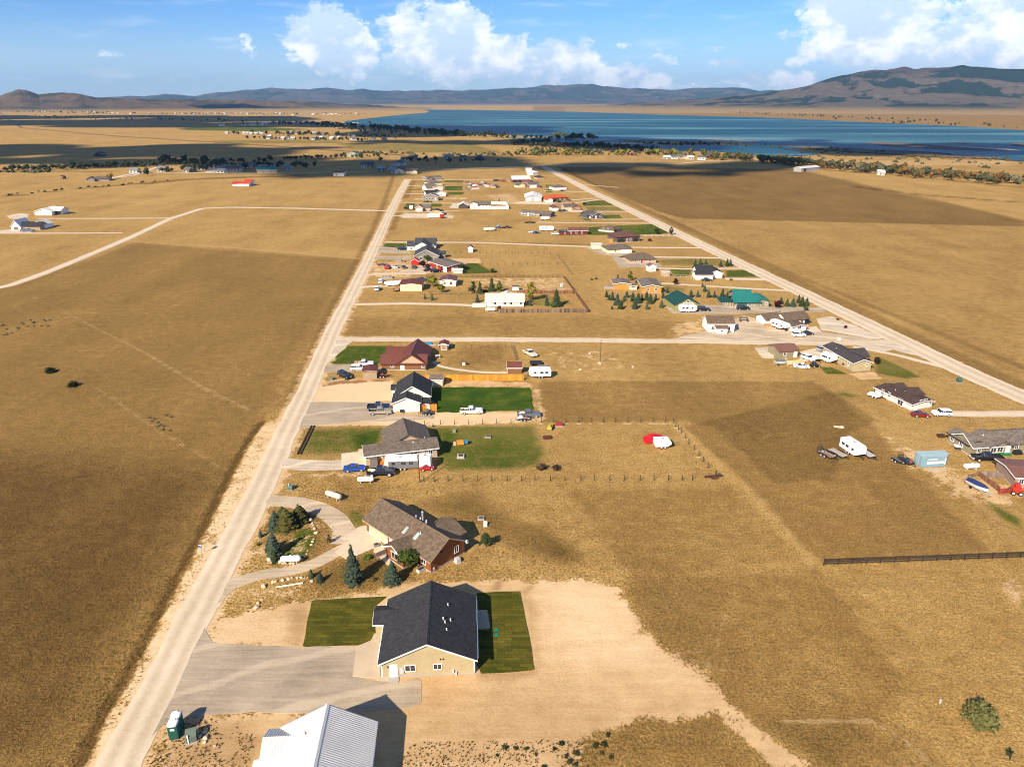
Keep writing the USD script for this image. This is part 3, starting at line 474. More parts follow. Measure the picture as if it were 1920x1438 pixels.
# sod: thin turf laid on the soil
def turf_material():
    n = {'g': ('geometry', {}), 'p': ('principled_bsdf', {'roughness': .95, 'specular_ior_level': .08})}; l = []
    for nm, sc, d in (('a', .25, 5), ('b', 4.0, 5), ('c', 1.3, 4)): n[nm] = ('noise_texture', {'scale': sc, 'detail': d, 'roughness': .65}); l.append(('g.position', nm + '.vector'))
    n['br'] = ('brick_texture', {'scale': 1.0, 'brick_width': 2.2, 'row_height': .6, 'mortar_size': .035, 'mortar_smooth': .6, 'color1': (.72, .75, .75), 'color2': (1.35, 1.25, 1.0), 'mortar': (.5, .55, .4)}); l.append(('g.position', 'br.vector'))
    n['x'] = ('mix_float', {'fac': .45}); l += [('a.fac', 'x.a'), ('b.fac', 'x.b')]
    n['r'] = ('rgb_ramp', {'ramp': [(.3, (.045, .050, .006)), (.5, (.075, .072, .010)), (.7, (.135, .105, .022))]}); l.append(('x.result', 'r.fac'))
    n['m'] = ('mix_color', {'blend_type': 'multiply', 'fac': 1.0}); l += [('r.color', 'm.a'), ('br.color', 'm.b'), ('m.result', 'p.base_color')]
    n['bp'] = ('bump', {'distance': .06, 'strength': .8}); l += [('b.fac', 'bp.height'), ('bp.normal', 'p.normal')]
    return usdkit.material(stage, '/World/Looks/sod', n, l, surface='p.BSDF')
M_SOD = turf_material()
pad('lawn', [(585, 1126), (640, 1121), (726, 1119), (712, 1130), (704, 1137), (703, 1169), (709, 1171), (708, 1186), (701, 1187), (697, 1199), (672, 1210), (567, 1212)], M_SOD, .07, .12, .6)
pad('lawn', [(893, 1112), (940, 1109), (976, 1108), (990, 1180), (1003, 1256), (960, 1260), (901, 1262), (893, 1240), (893, 1181), (920, 1180), (914, 1143), (893, 1144)], M_SOD, .07, .12, .6)
def lawn_material():
    n = {'g': ('geometry', {}), 'p': ('principled_bsdf', {'roughness': .95, 'specular_ior_level': .08})}; l = []
    for nm, sc, d in (('a', .12, 6), ('b', 2.5, 5)): n[nm] = ('noise_texture', {'scale': sc, 'detail': d, 'roughness': .65}); l.append(('g.position', nm + '.vector'))
    n['x'] = ('mix_float', {'fac': .35}); l += [('a.fac', 'x.a'), ('b.fac', 'x.b')]
    n['r'] = ('rgb_ramp', {'ramp': [(.3, (.016, .042, .004)), (.50, (.034, .070, .006)), (.66, (.11, .115, .016))]}); l += [('x.result', 'r.fac'), ('r.color', 'p.base_color')]
    n['bp'] = ('bump', {'distance': .06, 'strength': .8}); l += [('b.fac', 'bp.height'), ('bp.normal', 'p.normal')]
    return usdkit.material(stage, '/World/Looks/lawn', n, l, surface='p.BSDF')
M_LAWN = lawn_material()
pad('lawn', [(805, 727), (900, 726), (993, 727), (1002, 768), (940, 770), (818, 774), (818, 760), (803, 742)], M_LAWN, .06, .4, .8)

# ---------------------------------------------------------------- lake, far hills, air, cloud bank
def water_material():
    n = {'g': ('geometry', {}), 'p': ('principled_bsdf', {'roughness': .42, 'ior': 1.33, 'specular_ior_level': .12})}; l = []
    n['m'] = ('mapping', {'scale': (.0009, .0042, .002), 'rotation': (0, 0, .12)}); l.append(('g.position', 'm.vector')); n['a'] = ('noise_texture', {'scale': 1.0, 'detail': 6, 'roughness': .55}); l.append(('m.vector', 'a.vector'))
    n['r'] = ('rgb_ramp', {'ramp': [(.36, (.011, .054, .072)), (.48, (.018, .076, .097)), (.57, (.045, .125, .14)), (.66, (.12, .22, .23))]}); l += [('a.fac', 'r.fac'), ('r.color', 'p.base_color')]
    n['w'] = ('noise_texture', {'scale': .6, 'detail': 6, 'roughness': .7}); l.append(('g.position', 'w.vector'))
    n['b'] = ('bump', {'distance': .5, 'strength': .6}); l += [('w.fac', 'b.height'), ('b.normal', 'p.normal')]
    return usdkit.material(stage, '/World/Looks/water', n, l, surface='p.BSDF')
M_WATER = water_material()
def sheet(name, poly, material, z, amp=0, step=40, seed=5, **kw):
    w = px2w(poly); r = jag(w + [w[0]], amp, step, seed)[:-1] if amp else np.array(w)
    g = Polygon(r).buffer(0); g = max(getattr(g, 'geoms', [g]), key=lambda q: q.area); t = trimesh.creation.triangulate_polygon(g, engine='earcut')
    v = np.c_[t[0], np.full(len(t[0]), z)]; return struct(name, (v, t[1]), material, **kw)
sheet('lake', [(640, 233), (700, 239), (780, 243), (900, 250), (980, 255), (1060, 259), (1160, 264), (1240, 264), (1300, 268), (1380, 270), (1470, 281), (1560, 278), (1700, 284), (1800, 290), (1960, 299), (2300, 310), (2300, 262), (1920, 245.5), (1860, 241), (1800, 237.5), (1700, 233), (1600, 229), (1500, 224), (1400, 220), (1280, 217), (1200, 214), (1100, 211), (1000, 208.5), (870, 206.6), (790, 206), (806, 209), (800, 212), (740, 217), (680, 224), (650, 228)], M_WATER, .8, 6, 60)
sheet('pond', [(950, 259), (1080, 258), (1150, 265), (1240, 274), (1210, 277), (1100, 271), (1000, 264)], M_WATER, .6, 5, 30)
sheet('pond', [(1215, 276), (1290, 273), (1400, 273), (1480, 281), (1540, 291), (1450, 296), (1330, 284), (1240, 285)], M_WATER, .6, 5, 30)
sheet('pond', [(1740, 291), (1800, 288), (1940, 297), (1940, 305), (1840, 298)], M_WATER, .62, 5, 30)
M_SAND = M('gravel', (.50, .40, .28)); M_MUD = M('gravel', (.17, .115, .08))
for poly, m in [([(1130, 270), (1200, 268), (1270, 267), (1240, 271), (1150, 272)], M_SAND), ([(1298, 262), (1340, 261.5), (1430, 266), (1400, 269), (1320, 266)], M_SAND), ([(1700, 274), (1760, 274), (1870, 279), (1920, 284), (1850, 284), (1740, 279)], M_SAND), ([(1020, 258.5), (1130, 262), (1200, 266.5), (1080, 263)], M_SAND),
                ([(1620, 268), (1700, 270), (1800, 277), (1900, 284), (1800, 283), (1660, 275)], M_MUD), ([(1770, 268), (1830, 269), (1810, 271)], M_MUD), ([(1890, 271), (1940, 268), (1940, 274), (1900, 275)], M_MUD), ([(1460, 274), (1600, 279), (1760, 289), (1900, 300), (1780, 297), (1560, 284)], M_MUD)]:
    sheet('sandbar' if m is M_SAND else 'mudflat', poly, m, .95 if m is M_SAND else 1.05, 4, 20, seed=len(_names))

def hill_material(nm, forest, grass, bias, low, rock=None):
    """Dry grass below, forest in patches higher up, bare rock on the tops."""
    n = {'g': ('geometry', {}), 's': ('separate_xyz', {}), 'p': ('principled_bsdf', {'roughness': .95, 'specular_ior_level': .05})}; l = [('g.position', 's.vector')]
    n['m'] = ('mapping', {'scale': (.0024, .0024, .007)}); l.append(('g.position', 'm.vector')); n['a'] = ('noise_texture', {'scale': 1.0, 'detail': 9, 'roughness': .66}); l.append(('m.vector', 'a.vector'))
    n['f'] = ('noise_texture', {'scale': .022, 'detail': 6, 'roughness': .72}); l.append(('g.position', 'f.vector'))
    n['h'] = ('map_range', {'from_min': low[0], 'from_max': low[1], 'to_min': 0.0, 'to_max': 1.0, 'clamp': True}); l.append(('s.z', 'h.value'))
    n['hr'] = ('rgb_ramp', {'ramp': [(0, (0,) * 3), (.14, (.12,) * 3), (.34, (.30,) * 3), (.62, (.42,) * 3), (.82, (.34,) * 3), (1, (.10,) * 3 if rock else (.48,) * 3)]}); l.append(('h.result', 'hr.fac')); n['hv'] = ('rgb_to_bw', {}); l.append(('hr.color', 'hv.color'))
    n['x'] = ('math', {'math_type': 'add'}); n['ac'] = ('math', {'math_type': 'multiply_add', 'value2': 2.4, 'value3': -.7}); l.append(('a.fac', 'ac.value1')); n['gu'] = ('attribute', {'attribute': 'gully'}); n['gm'] = ('math', {'math_type': 'multiply_add', 'value2': 2.6, 'value3': -.70}); n['ag'] = ('math', {'math_type': 'add'}); l += [('gu.fac', 'gm.value1'), ('gm.value', 'ag.value1'), ('ac.value', 'ag.value2')]; l += [('ag.value', 'x.value1'), ('hv.val', 'x.value2')]
    n['x2'] = ('math', {'math_type': 'multiply_add', 'value2': .5, 'value3': -.25}); l.append(('f.fac', 'x2.value1')); n['x3'] = ('math', {'math_type': 'add'}); l += [('x.value', 'x3.value1'), ('x2.value', 'x3.value2')]
    n['r'] = ('map_range', {'range_type': 'smoothstep', 'from_min': bias - .07, 'from_max': bias + .07, 'to_min': 0.0, 'to_max': 1.0, 'clamp': True}); l.append(('x3.value', 'r.value'))
    n['gr'] = ('rgb_ramp', {'ramp': [(.3, tuple(np.array(grass) * .62)), (.5, grass), (.7, tuple(np.array(grass) * 1.25))]}); l.append(('f.fac', 'gr.fac'))
    n['rk'] = ('mix_color', {'b': rock or grass}); n['rh'] = ('map_range', {'range_type': 'smoothstep', 'from_min': .45, 'from_max': .8, 'to_min': 0.0, 'to_max': .9, 'clamp': True}); l += [('h.result', 'rh.value'), ('rh.result', 'rk.fac'), ('gr.color', 'rk.a')]
    n['c'] = ('mix_color', {'b': forest}); l += [('r.result', 'c.fac'), ('rk.result', 'c.a')]
    n['lw'] = ('map_range', {'range_type': 'smoothstep', 'from_min': .10, 'from_max': 0.0, 'to_min': 0.0, 'to_max': 1.0, 'clamp': True}); n['pl'] = ('mix_color', {'b': (.30, .20, .085)}); l += [('h.result', 'lw.value'), ('lw.result', 'pl.fac'), ('c.result', 'pl.a'), ('pl.result', 'p.base_color')]
    n['b'] = ('bump', {'distance': 25.0, 'strength': .9}); l += [('a.fac', 'b.height'), ('b.normal', 'p.normal')]
    return usdkit.material(stage, f'/World/Looks/{nm}', n, l, surface='p.BSDF')
def hills(name, skyline, front, ridge, back, material, seed, rough=.5, foot=0.0, res=900, power=1.15, wave=1.0):
    """Hills with a given skyline: rows from the foot (front m away) over the ridge (ridge m away) down to the back, cut by gullies."""
    sk = np.array(skyline, float); px = np.linspace(sk[0, 0], sk[-1, 0], res); py = np.interp(px, sk[:, 0], sk[:, 1]); rows = 110; v, gl = [], []
    py = py + (meshkit.fbm(np.c_[px * .05, px * 0, px * 0], 5, seed) - .5) * 3.6
    row = np.array([tow(a, b, ridge) for a, b in zip(px, py)]); u = row[:, :2] / ridge
    for j in range(rows):
        t = j / (rows - 1); r = front + (ridge - front) * t / .8 if t <= .8 else ridge + (back - ridge) * (t - .8) / .2
        xy = u * r; k = np.clip(t / .8, 0, 1) if t <= .8 else 1 - (t - .8) / .2
        w = np.c_[xy * .0011 * wave, np.zeros(res)]; w[:, 1] *= .55; w[:, :2] += .5 * np.stack([meshkit.fbm(w * 1.3, 3, seed + 4), meshkit.fbm(w * 1.3 + 9, 3, seed + 5)], 1)
        spur = 1 - np.abs(2 * meshkit.fbm(w, 3, seed) - 1); fine = 1 - np.abs(2 * meshkit.fbm(w * 3.1, 3, seed + 9) - 1)
        s = .65 * spur + .35 * fine; damp = (4 * k * (1 - k)) ** .7
        z = row[:, 2] * np.clip(k ** power * (1 - rough * damp * (1.0 - s) * 1.7), 0, 1.0) + foot
        if j in (0, rows - 1): z = np.full(res, -3.0)
        v.append(np.c_[xy, z]); gl.append(1 - s)
    v = np.vstack(v); i = (np.arange(rows - 1)[:, None] * res + np.arange(res - 1)).ravel()
    return struct(name, (v, np.stack([i, i + 1, i + res + 1, i + res], 1)), material, True, primvars={'gully': np.concatenate(gl)})
M_FARHILL = hill_material('far_hills', (.026, .044, .040), (.080, .074, .066), .56, (0, 400)); M_MOUNT = hill_material('mountain', (.014, .028, .022), (.098, .080, .060), .60, (0, 480), (.060, .046, .042)); M_LHILL = hill_material('near_hills', (.052, .050, .030), (.115, .080, .045), .62, (0, 220))
hills('hills', [(-100, 186), (120, 187), (180, 184), (210, 181.5), (240, 180), (270, 181), (310, 176.5), (330, 178), (370, 180), (400, 174), (450, 170), (510, 165), (560, 168), (610, 164.5), (650, 169), (680, 167), (720, 170), (770, 170), (830, 169), (870, 170), (920, 167), (960, 166), (1000, 164), (1030, 159.5), (1060, 161), (1085, 158.5), (1112, 158), (1130, 162), (1180, 165.5), (1250, 168.5), (1300, 165.5), (1330, 164), (1370, 163.5), (1405, 165.5), (1425, 170), (1460, 168.5), (1520, 168), (1600, 172), (1700, 178)], 13000, 18000, 22000, M_FARHILL, 3, .95, power=1.3, wave=.6)
hills('mountain', [(1060, 201.8), (1150, 196), (1260, 189), (1330, 184), (1400, 178), (1450, 172), (1490, 166), (1520, 160), (1545, 150), (1570, 143), (1610, 134.5), (1640, 131), (1660, 132), (1690, 126), (1698, 125), (1712, 129), (1740, 127.5), (1790, 124.5), (1808, 121.5), (1830, 124.5), (1870, 127), (1920, 129), (1990, 133), (2100, 128), (2300, 150)], 5200, 8600, 11000, M_MOUNT, 8, .8, power=1.7, wave=1.1)
hills('hills', [(-400, 170), (-200, 178), (-60, 181), (0, 180), (18, 172), (36, 167.5), (52, 171), (72, 178), (96, 173.5), (120, 172.5), (150, 176), (180, 183), (220, 184.5), (300, 186), (420, 187.5), (540, 189.5), (640, 194), (720, 199), (810, 203)], 6600, 8200, 10000, M_LHILL, 14, .8, power=1.5, wave=1.3)

# thin air that pales what is far
n = {'v': ('principled_volume', {'color': (.44, .70, 1.0), 'density': HAZE, 'anisotropy': .25})} if (HAZE := 3.2e-5) else {}
haze_m = usdkit.material(stage, '/World/Looks/haze', n, [], volume='v.volume')
struct('haze', trimesh.creation.box(bounds=[[-26000, -900, -8], [26000, 31000, 900]]), haze_m, kind='stuff')
# the cloud bank that stands above the camera, out of the picture, and lays its shade on the middle distance
CB = 1600.0; cbo = np.array([math.sin(SUN_AZ), math.cos(SUN_AZ)]) * CB / math.tan(SUN_EL)
M_CLOUD = usdkit.material(stage, '/World/Looks/cloud', {'d': ('diffuse_bsdf', {'color': (.9, .9, .9)}), 't': ('translucent_bsdf', {'color': (.8, .8, .8)}), 'm': ('mix_closure', {'fac': .12})}, [('d.BSDF', 'm.closure1'), ('t.BSDF', 'm.closure2')], surface='m.closure')
cl = MB()
def cloud_over(x0, x1, y0, y1, cover=1.0, seed=0):
    """Heaped puffs whose shade falls on the ground between pixels x0..x1 and rows y0..y1."""
    g = Polygon(px2w([(x0, y1), (x1, y1), (x1, y0), (x0, y0)])); r = np.random.default_rng(seed); bx0, by0, bx1, by1 = g.bounds
    size = max(22, min(190, .34 * (by1 - by0))); m = int(cover * 3.0 * g.area / (PI * size ** 2)) + 3; k = 0
    for _ in range(4000):
        p = r.uniform([bx0, by0], [bx1, by1])
        if not g.contains(shapely.Point(p)): continue
        s = size * r.uniform(.6, 1.25); c = p + cbo
        cl.ball((c[0], c[1], CB + s * .25), s, 2, (1.25, 1, .5), .3, seed * 977 + k); k += 1
        if k >= m: break
for k, c in enumerate([(-200, 460, 218, 238, .85), (460, 650, 234, 239, .5), (-200, 420, 275, 294, .5), (-200, 200, 299, 312, .4), (380, 600, 277, 284, .35), (250, 720, 301, 323, .65), (690, 960, 300, 322, .3), (650, 960, 240, 258, .45), (640, 900, 265, 271, .5), (980, 1230, 264, 280, .55), (1050, 1480, 305, 320, .5), (1260, 1540, 264, 272, .3), (1460, 1880, 274, 288, .3), (1050, 1380, 324, 331, .4), (380, 480, 206, 207, .5)]): cloud_over(*c, seed=k + 1)
struct('cloud_bank', cl, M_CLOUD, True, kind='stuff')

# ---------------------------------------------------------------- houses
GLASS = M('glass', (.03, .035, .045)); WHITE = M('plain', (.78, .75, .70)); FOUND = M('concrete', (.36, .33, .29)); DARK = M('plain', (.02, .02, .022)); STEEL = M('metal', (.45, .45, .44)); RUBBER = M('plain', (.018, .018, .02), rough=.85)
def roof_mesh(x0, x1, y0, y1, eave, rise, axis, ov, th=.2):
    m = MB(); run = ((x1 - x0) if axis == 'y' else (y1 - y0)) / 2; s = rise / run; a, b = ((x0, x1) if axis == 'y' else (y0, y1)); mid = (a + b) / 2
    z0 = eave - s * ov + .015; zr = eave + rise + .015
    prof = [(a - ov, z0), (mid, zr), (b + ov, z0), (b + ov, z0 + th), (mid, zr + th), (a - ov, z0 + th)]
    lo, hi = ((y0, y1) if axis == 'y' else (x0, x1)); m.prism(prof, lo - ov, hi + ov, axis); return m
def trim_mesh(x0, x1, y0, y1, eave, rise, axis, ov, th=.24):
    """White boards along the rakes and eaves, just proud of the roof's edge."""
    m = MB(); run = ((x1 - x0) if axis == 'y' else (y1 - y0)) / 2; s = rise / run; a, b = ((x0, x1) if axis == 'y' else (y0, y1)); mid = (a + b) / 2; z0 = eave - s * ov; zr = eave + rise
    lo, hi = ((y0, y1) if axis == 'y' else (x0, x1))
    for e in (lo - ov - .05, hi + ov + .005):
        for p, q_, zp, zq in ((a - ov, mid, z0, zr), (mid, b + ov, zr, z0)): m.prism([(p, zp - .06), (q_, zq - .06), (q_, zq + .17), (p, zp + .17)], e, e + .045, axis)
    for e in (a - ov - .055, b + ov + .01):
        if axis == 'y': m.box(e, e + .045, lo - ov, hi + ov, z0 - .06, z0 + .17)
        else: m.box(lo - ov, hi + ov, e, e + .045, z0 - .06, z0 + .17)
    return m
def hip_mesh(x0, x1, y0, y1, eave, rise, ov):
    m = MB(); x0, x1, y0, y1 = x0 - ov, x1 + ov, y0 - ov, y1 + ov; w, d = x1 - x0, y1 - y0; h = min(w, d) / 2; z = eave - .1; t = eave + rise
    if w >= d: r0, r1 = (x0 + h * .98, (y0 + y1) / 2), (x1 - h * .98, (y0 + y1) / 2)
    else: r0, r1 = ((x0 + x1) / 2, y0 + h * .98), ((x0 + x1) / 2, y1 - h * .98)
    b = [(x0, y0), (x1, y0), (x1, y1), (x0, y1)]
    v = [(*p, z) for p in b] + [(*p, z + .18) for p in b] + [(*r0, t), (*r1, t)]
    f = [[0, 3, 2], [0, 2, 1]]
    for k in range(4): j = (k + 1) % 4; f += [[k, j, j + 4], [k, j + 4, k + 4]]
    f += [[4, 5, 9], [4, 9, 8], [5, 6, 9], [6, 7, 8], [6, 8, 9], [7, 4, 8]] if w >= d else [[4, 5, 8], [5, 6, 9], [5, 9, 8], [6, 7, 9], [7, 4, 8], [7, 8, 9]]
    return m.add(v, f)
def wall_mesh(x0, x1, y0, y1, eave, rise, axis):
    m = MB()
    if axis == 'hip': return m.box(x0, x1, y0, y1, 0, eave - .02)
    if axis == 'y': mid = (x0 + x1) / 2; m.prism([(x0, 0), (x1, 0), (x1, eave), (mid, eave + rise), (x0, eave)], y0, y1, 'y')
    else: mid = (y0 + y1) / 2; m.prism([(y0, 0), (y1, 0), (y1, eave), (mid, eave + rise), (y0, eave)], x0, x1, 'x')
    return m
def on_side(box, side, fr, w):
    """Local position, direction along the wall and outward normal of an opening on a wing's side (f near, b far, l, r); fr runs with +x or +y."""
    x0, x1, y0, y1 = box
    if side in 'fb': return np.array([x0 + (x1 - x0) * fr, y0 if side == 'f' else y1]), np.array([1., 0]), np.array([0, -1. if side == 'f' else 1.])
    return np.array([x0 if side == 'l' else x1, y0 + (y1 - y0) * fr]), np.array([0, 1.]), np.array([-1. if side == 'l' else 1., 0])
def block(c, u, nrm, w, z0, z1, d0, d1):
    """A box lying on a wall: w wide, from z0 to z1, from d0 to d1 out of it."""
    p = [c - u * w / 2 + nrm * d0, c + u * w / 2 + nrm * d0, c + u * w / 2 + nrm * d1, c - u * w / 2 + nrm * d1]; q_ = np.array(p)
    return MB().box(q_[:, 0].min(), q_[:, 0].max(), q_[:, 1].min(), q_[:, 1].max(), z0, z1)
def frame_mesh(c, u, nrm, w, z0, z1, t=.11, d=.07, bars=1):
    m = MB()
    for s in (-1, 1): k = block(c + u * s * (w / 2 + t / 2), u, nrm, t, z0 - t, z1 + t, -.04, d).mesh(); m.add(*k)
    for a, b in ((z0 - t, z0), (z1, z1 + t)): m.add(*block(c, u, nrm, w, a, b, -.04, d).mesh())
    for k in range(bars): m.add(*block(c + u * w * ((k + 1) / (bars + 1) - .5), u, nrm, .07, z0, z1, -.02, d - .015).mesh())
    return m
def opening(path, box, spec):
    """spec: (kind, side, fraction, width, sill, head [, material])"""
    kind, side, fr, w, z0, z1 = spec[:6]; c, u, nrm = on_side(box, side, fr, w); mat = spec[6] if len(spec) > 6 else WHITE
    if kind == 'win':
        f = obj(path, 'window', frame_mesh(c, u, nrm, w, z0, z1, bars=1 if w < 1.7 else 2), mat); obj(f, 'pane', block(c, u, nrm, w, z0, z1, -.03, .025), GLASS)
    elif kind == 'door':
        f = obj(path, 'door', block(c, u, nrm, w, z0, z1, -.03, .05), mat); obj(f, 'door_frame', frame_mesh(c, u, nrm, w, z0 + .1, z1, .1, .08, 0), WHITE); k = c + u * w * .36; obj(f, 'handle', block(k, u, nrm, .12, z0 + .95, z0 + 1.07, .05, .13), STEEL)
    elif kind == 'slider':
        f = obj(path, 'patio_door', frame_mesh(c, u, nrm, w, z0 + .12, z1, bars=1), mat); obj(f, 'pane', block(c, u, nrm, w, z0 + .12, z1, -.03, .03), GLASS)
    elif kind == 'garage':
        n = 4; f = obj(path, 'garage_door', frame_mesh(c, u, nrm, w, z0 + .12, z1, .14, .09, 0), WHITE)
        for k in range(n): h = (z1 - z0) / n; obj(f, 'panel', block(c, u, nrm, w, z0 + k * h + .02, z0 + (k + 1) * h - .02, -.03, .04), mat)
    elif kind == 'open': obj(path, 'open_bay', block(c, u, nrm, w, z0, z1, -.03, .03), DARK)
    elif kind == 'box': obj(path, 'meter_box', block(c, u, nrm, w, z0, z1, 0, .22), STEEL)
    elif kind == 'lamp': obj(path, 'wall_lamp', block(c, u, nrm, w, z0, z1, 0, .16), DARK)
    elif kind == 'vent': obj(path, 'wall_vent', block(c, u, nrm, w, z0, z1, 0, .12), DARK)
def wing(path, spec, wall, roof, trim, pitch, ov, auto, gable=None, small=False):
    x0, x1, y0, y1, eave, axis = spec[:6]; box = (x0, x1, y0, y1); run = ((x1 - x0) if axis == 'y' else (y1 - y0) if axis == 'x' else min(x1 - x0, y1 - y0)) / 2; rise = run * (spec[6] if len(spec) > 6 and spec[6] else pitch)
    w = obj(path, 'wall', wall_mesh(x0, x1, y0, y1, eave, rise, axis), wall)
    if not small: obj(path, 'foundation', MB().box(x0 - .03, x1 + .03, y0 - .03, y1 + .03, -.1, .28), FOUND)
    if axis == 'hip': r = obj(path, 'roof', hip_mesh(x0, x1, y0, y1, eave, rise, ov), roof)
    else:
        r = obj(path, 'roof', roof_mesh(x0, x1, y0, y1, eave, rise, axis, ov), roof); obj(r, 'fascia', trim_mesh(x0, x1, y0, y1, eave, rise, axis, ov), trim)
        z = eave + rise + .2; mid = (x0 + x1) / 2 if axis == 'y' else (y0 + y1) / 2; s = rise / run
        cap = [(mid - .28, z - .28 * s), (mid, z), (mid + .28, z - .28 * s), (mid + .28, z - .28 * s + .05), (mid, z + .06), (mid - .28, z - .28 * s + .05)]
        obj(r, 'ridge_cap', MB().prism(cap, (y0 if axis == 'y' else x0) - ov - .01, (y1 if axis == 'y' else x1) + ov + .01, axis), roof)
        if gable is not None:
            for e0, e1 in (((y0 - .05, y0 - .01), (y1 + .01, y1 + .05)) if axis == 'y' else ((x0 - .05, x0 - .01), (x1 + .01, x1 + .05))):
                a, b = (x0, x1) if axis == 'y' else (y0, y1); obj(w, 'gable', MB().prism([(a + .05, eave), (b - .05, eave), (mid, eave + rise - .05)], e0, e1, axis), gable)
    for k in auto or []: opening(path, box, k)
    return r, eave + rise
def zrow(xy, row):
    """The height above a ground point that the photograph shows at a pixel row."""
    v = (719 - row) / FPX; return CAM_H + xy[1] * (v * CP - SP) / (CP + v * SP)
def house(name, label, cat, pl, pr, depth, eave, axis, wall, roof, trim=None, pitch=.42, ov=.5, ops=(), wings=(), vents=(), gable=None, small=False, rot=None, group=None, apex=None):
    """pl, pr: where the near wall's two corners stand in the photograph; eave and apex over 100 are its rows."""
    a, b = at(*pl), at(*pr); w = float(np.hypot(*(b - a))); r = math.degrees(math.atan2(b[1] - a[1], b[0] - a[0])) if rot is None else rot
    if eave > 100: eave = max(1.6, zrow(a, eave))
    if apex:
        ca, sa = math.cos(math.radians(r)), math.sin(math.radians(r)); lx, ly = (w / 2, 0) if axis == 'y' else (w / 2, depth / 2)
        pitch = max(.12, (zrow(a + np.array([lx * ca - ly * sa, lx * sa + ly * ca]), apex) - .2 - eave) / ((w if axis == 'y' else depth if axis == 'x' else min(w, depth)) / 2))
    p = thing(name, label, cat, (a[0], a[1], 0), r, group); trim = trim or WHITE
    rf, top = wing(p, (0, w, 0, depth, eave, axis), wall, roof, trim, pitch, ov, ops, gable, small)
    for k in wings:
        sp = list(k['box']); sp[0], sp[1] = sp[0] * w, sp[1] * w
        wing(p, sp, k.get('wall', wall), k.get('roof', roof), k.get('trim', k.get('roof', roof)), pitch, k.get('ov', ov), k.get('ops'), k.get('gable'), small or k.get('small', False))
    for fx, y, h in vents:                                    # pipes through the main roof
        x = fx * w; run = w / 2 if axis == 'y' else depth / 2; dd = abs(x - w / 2) if axis == 'y' else abs(y - depth / 2)
        z = eave + max(0, (1 - dd / run)) * run * pitch + .1; m = MB().tube((x, y, z - .1), (x, y, z + h), .09, n=8); m.tube((x, y, z - .05), (x, y, z + .14), .22, .1); obj(rf, 'vent_pipe', m, WHITE)
    return p, w
W = lambda side, fr, w=1.2, z0=.95, z1=2.15: ('win', side, fr, w, z0, z1)
D = lambda side, fr, w=.95, mat=None: ('door', side, fr, w, .05, 2.1, mat or WHITE)
def shed(name, label, pl, pr, depth, eave, axis, wall, roof, pitch=.5, ops=(), trim=None, cat='shed', ov=.25, wings=(), apex=None, rot=None):
    return house(name, label, cat, pl, pr, depth, eave, axis, wall, roof, trim, pitch, ov, ops, wings, small=True, apex=apex, rot=rot)

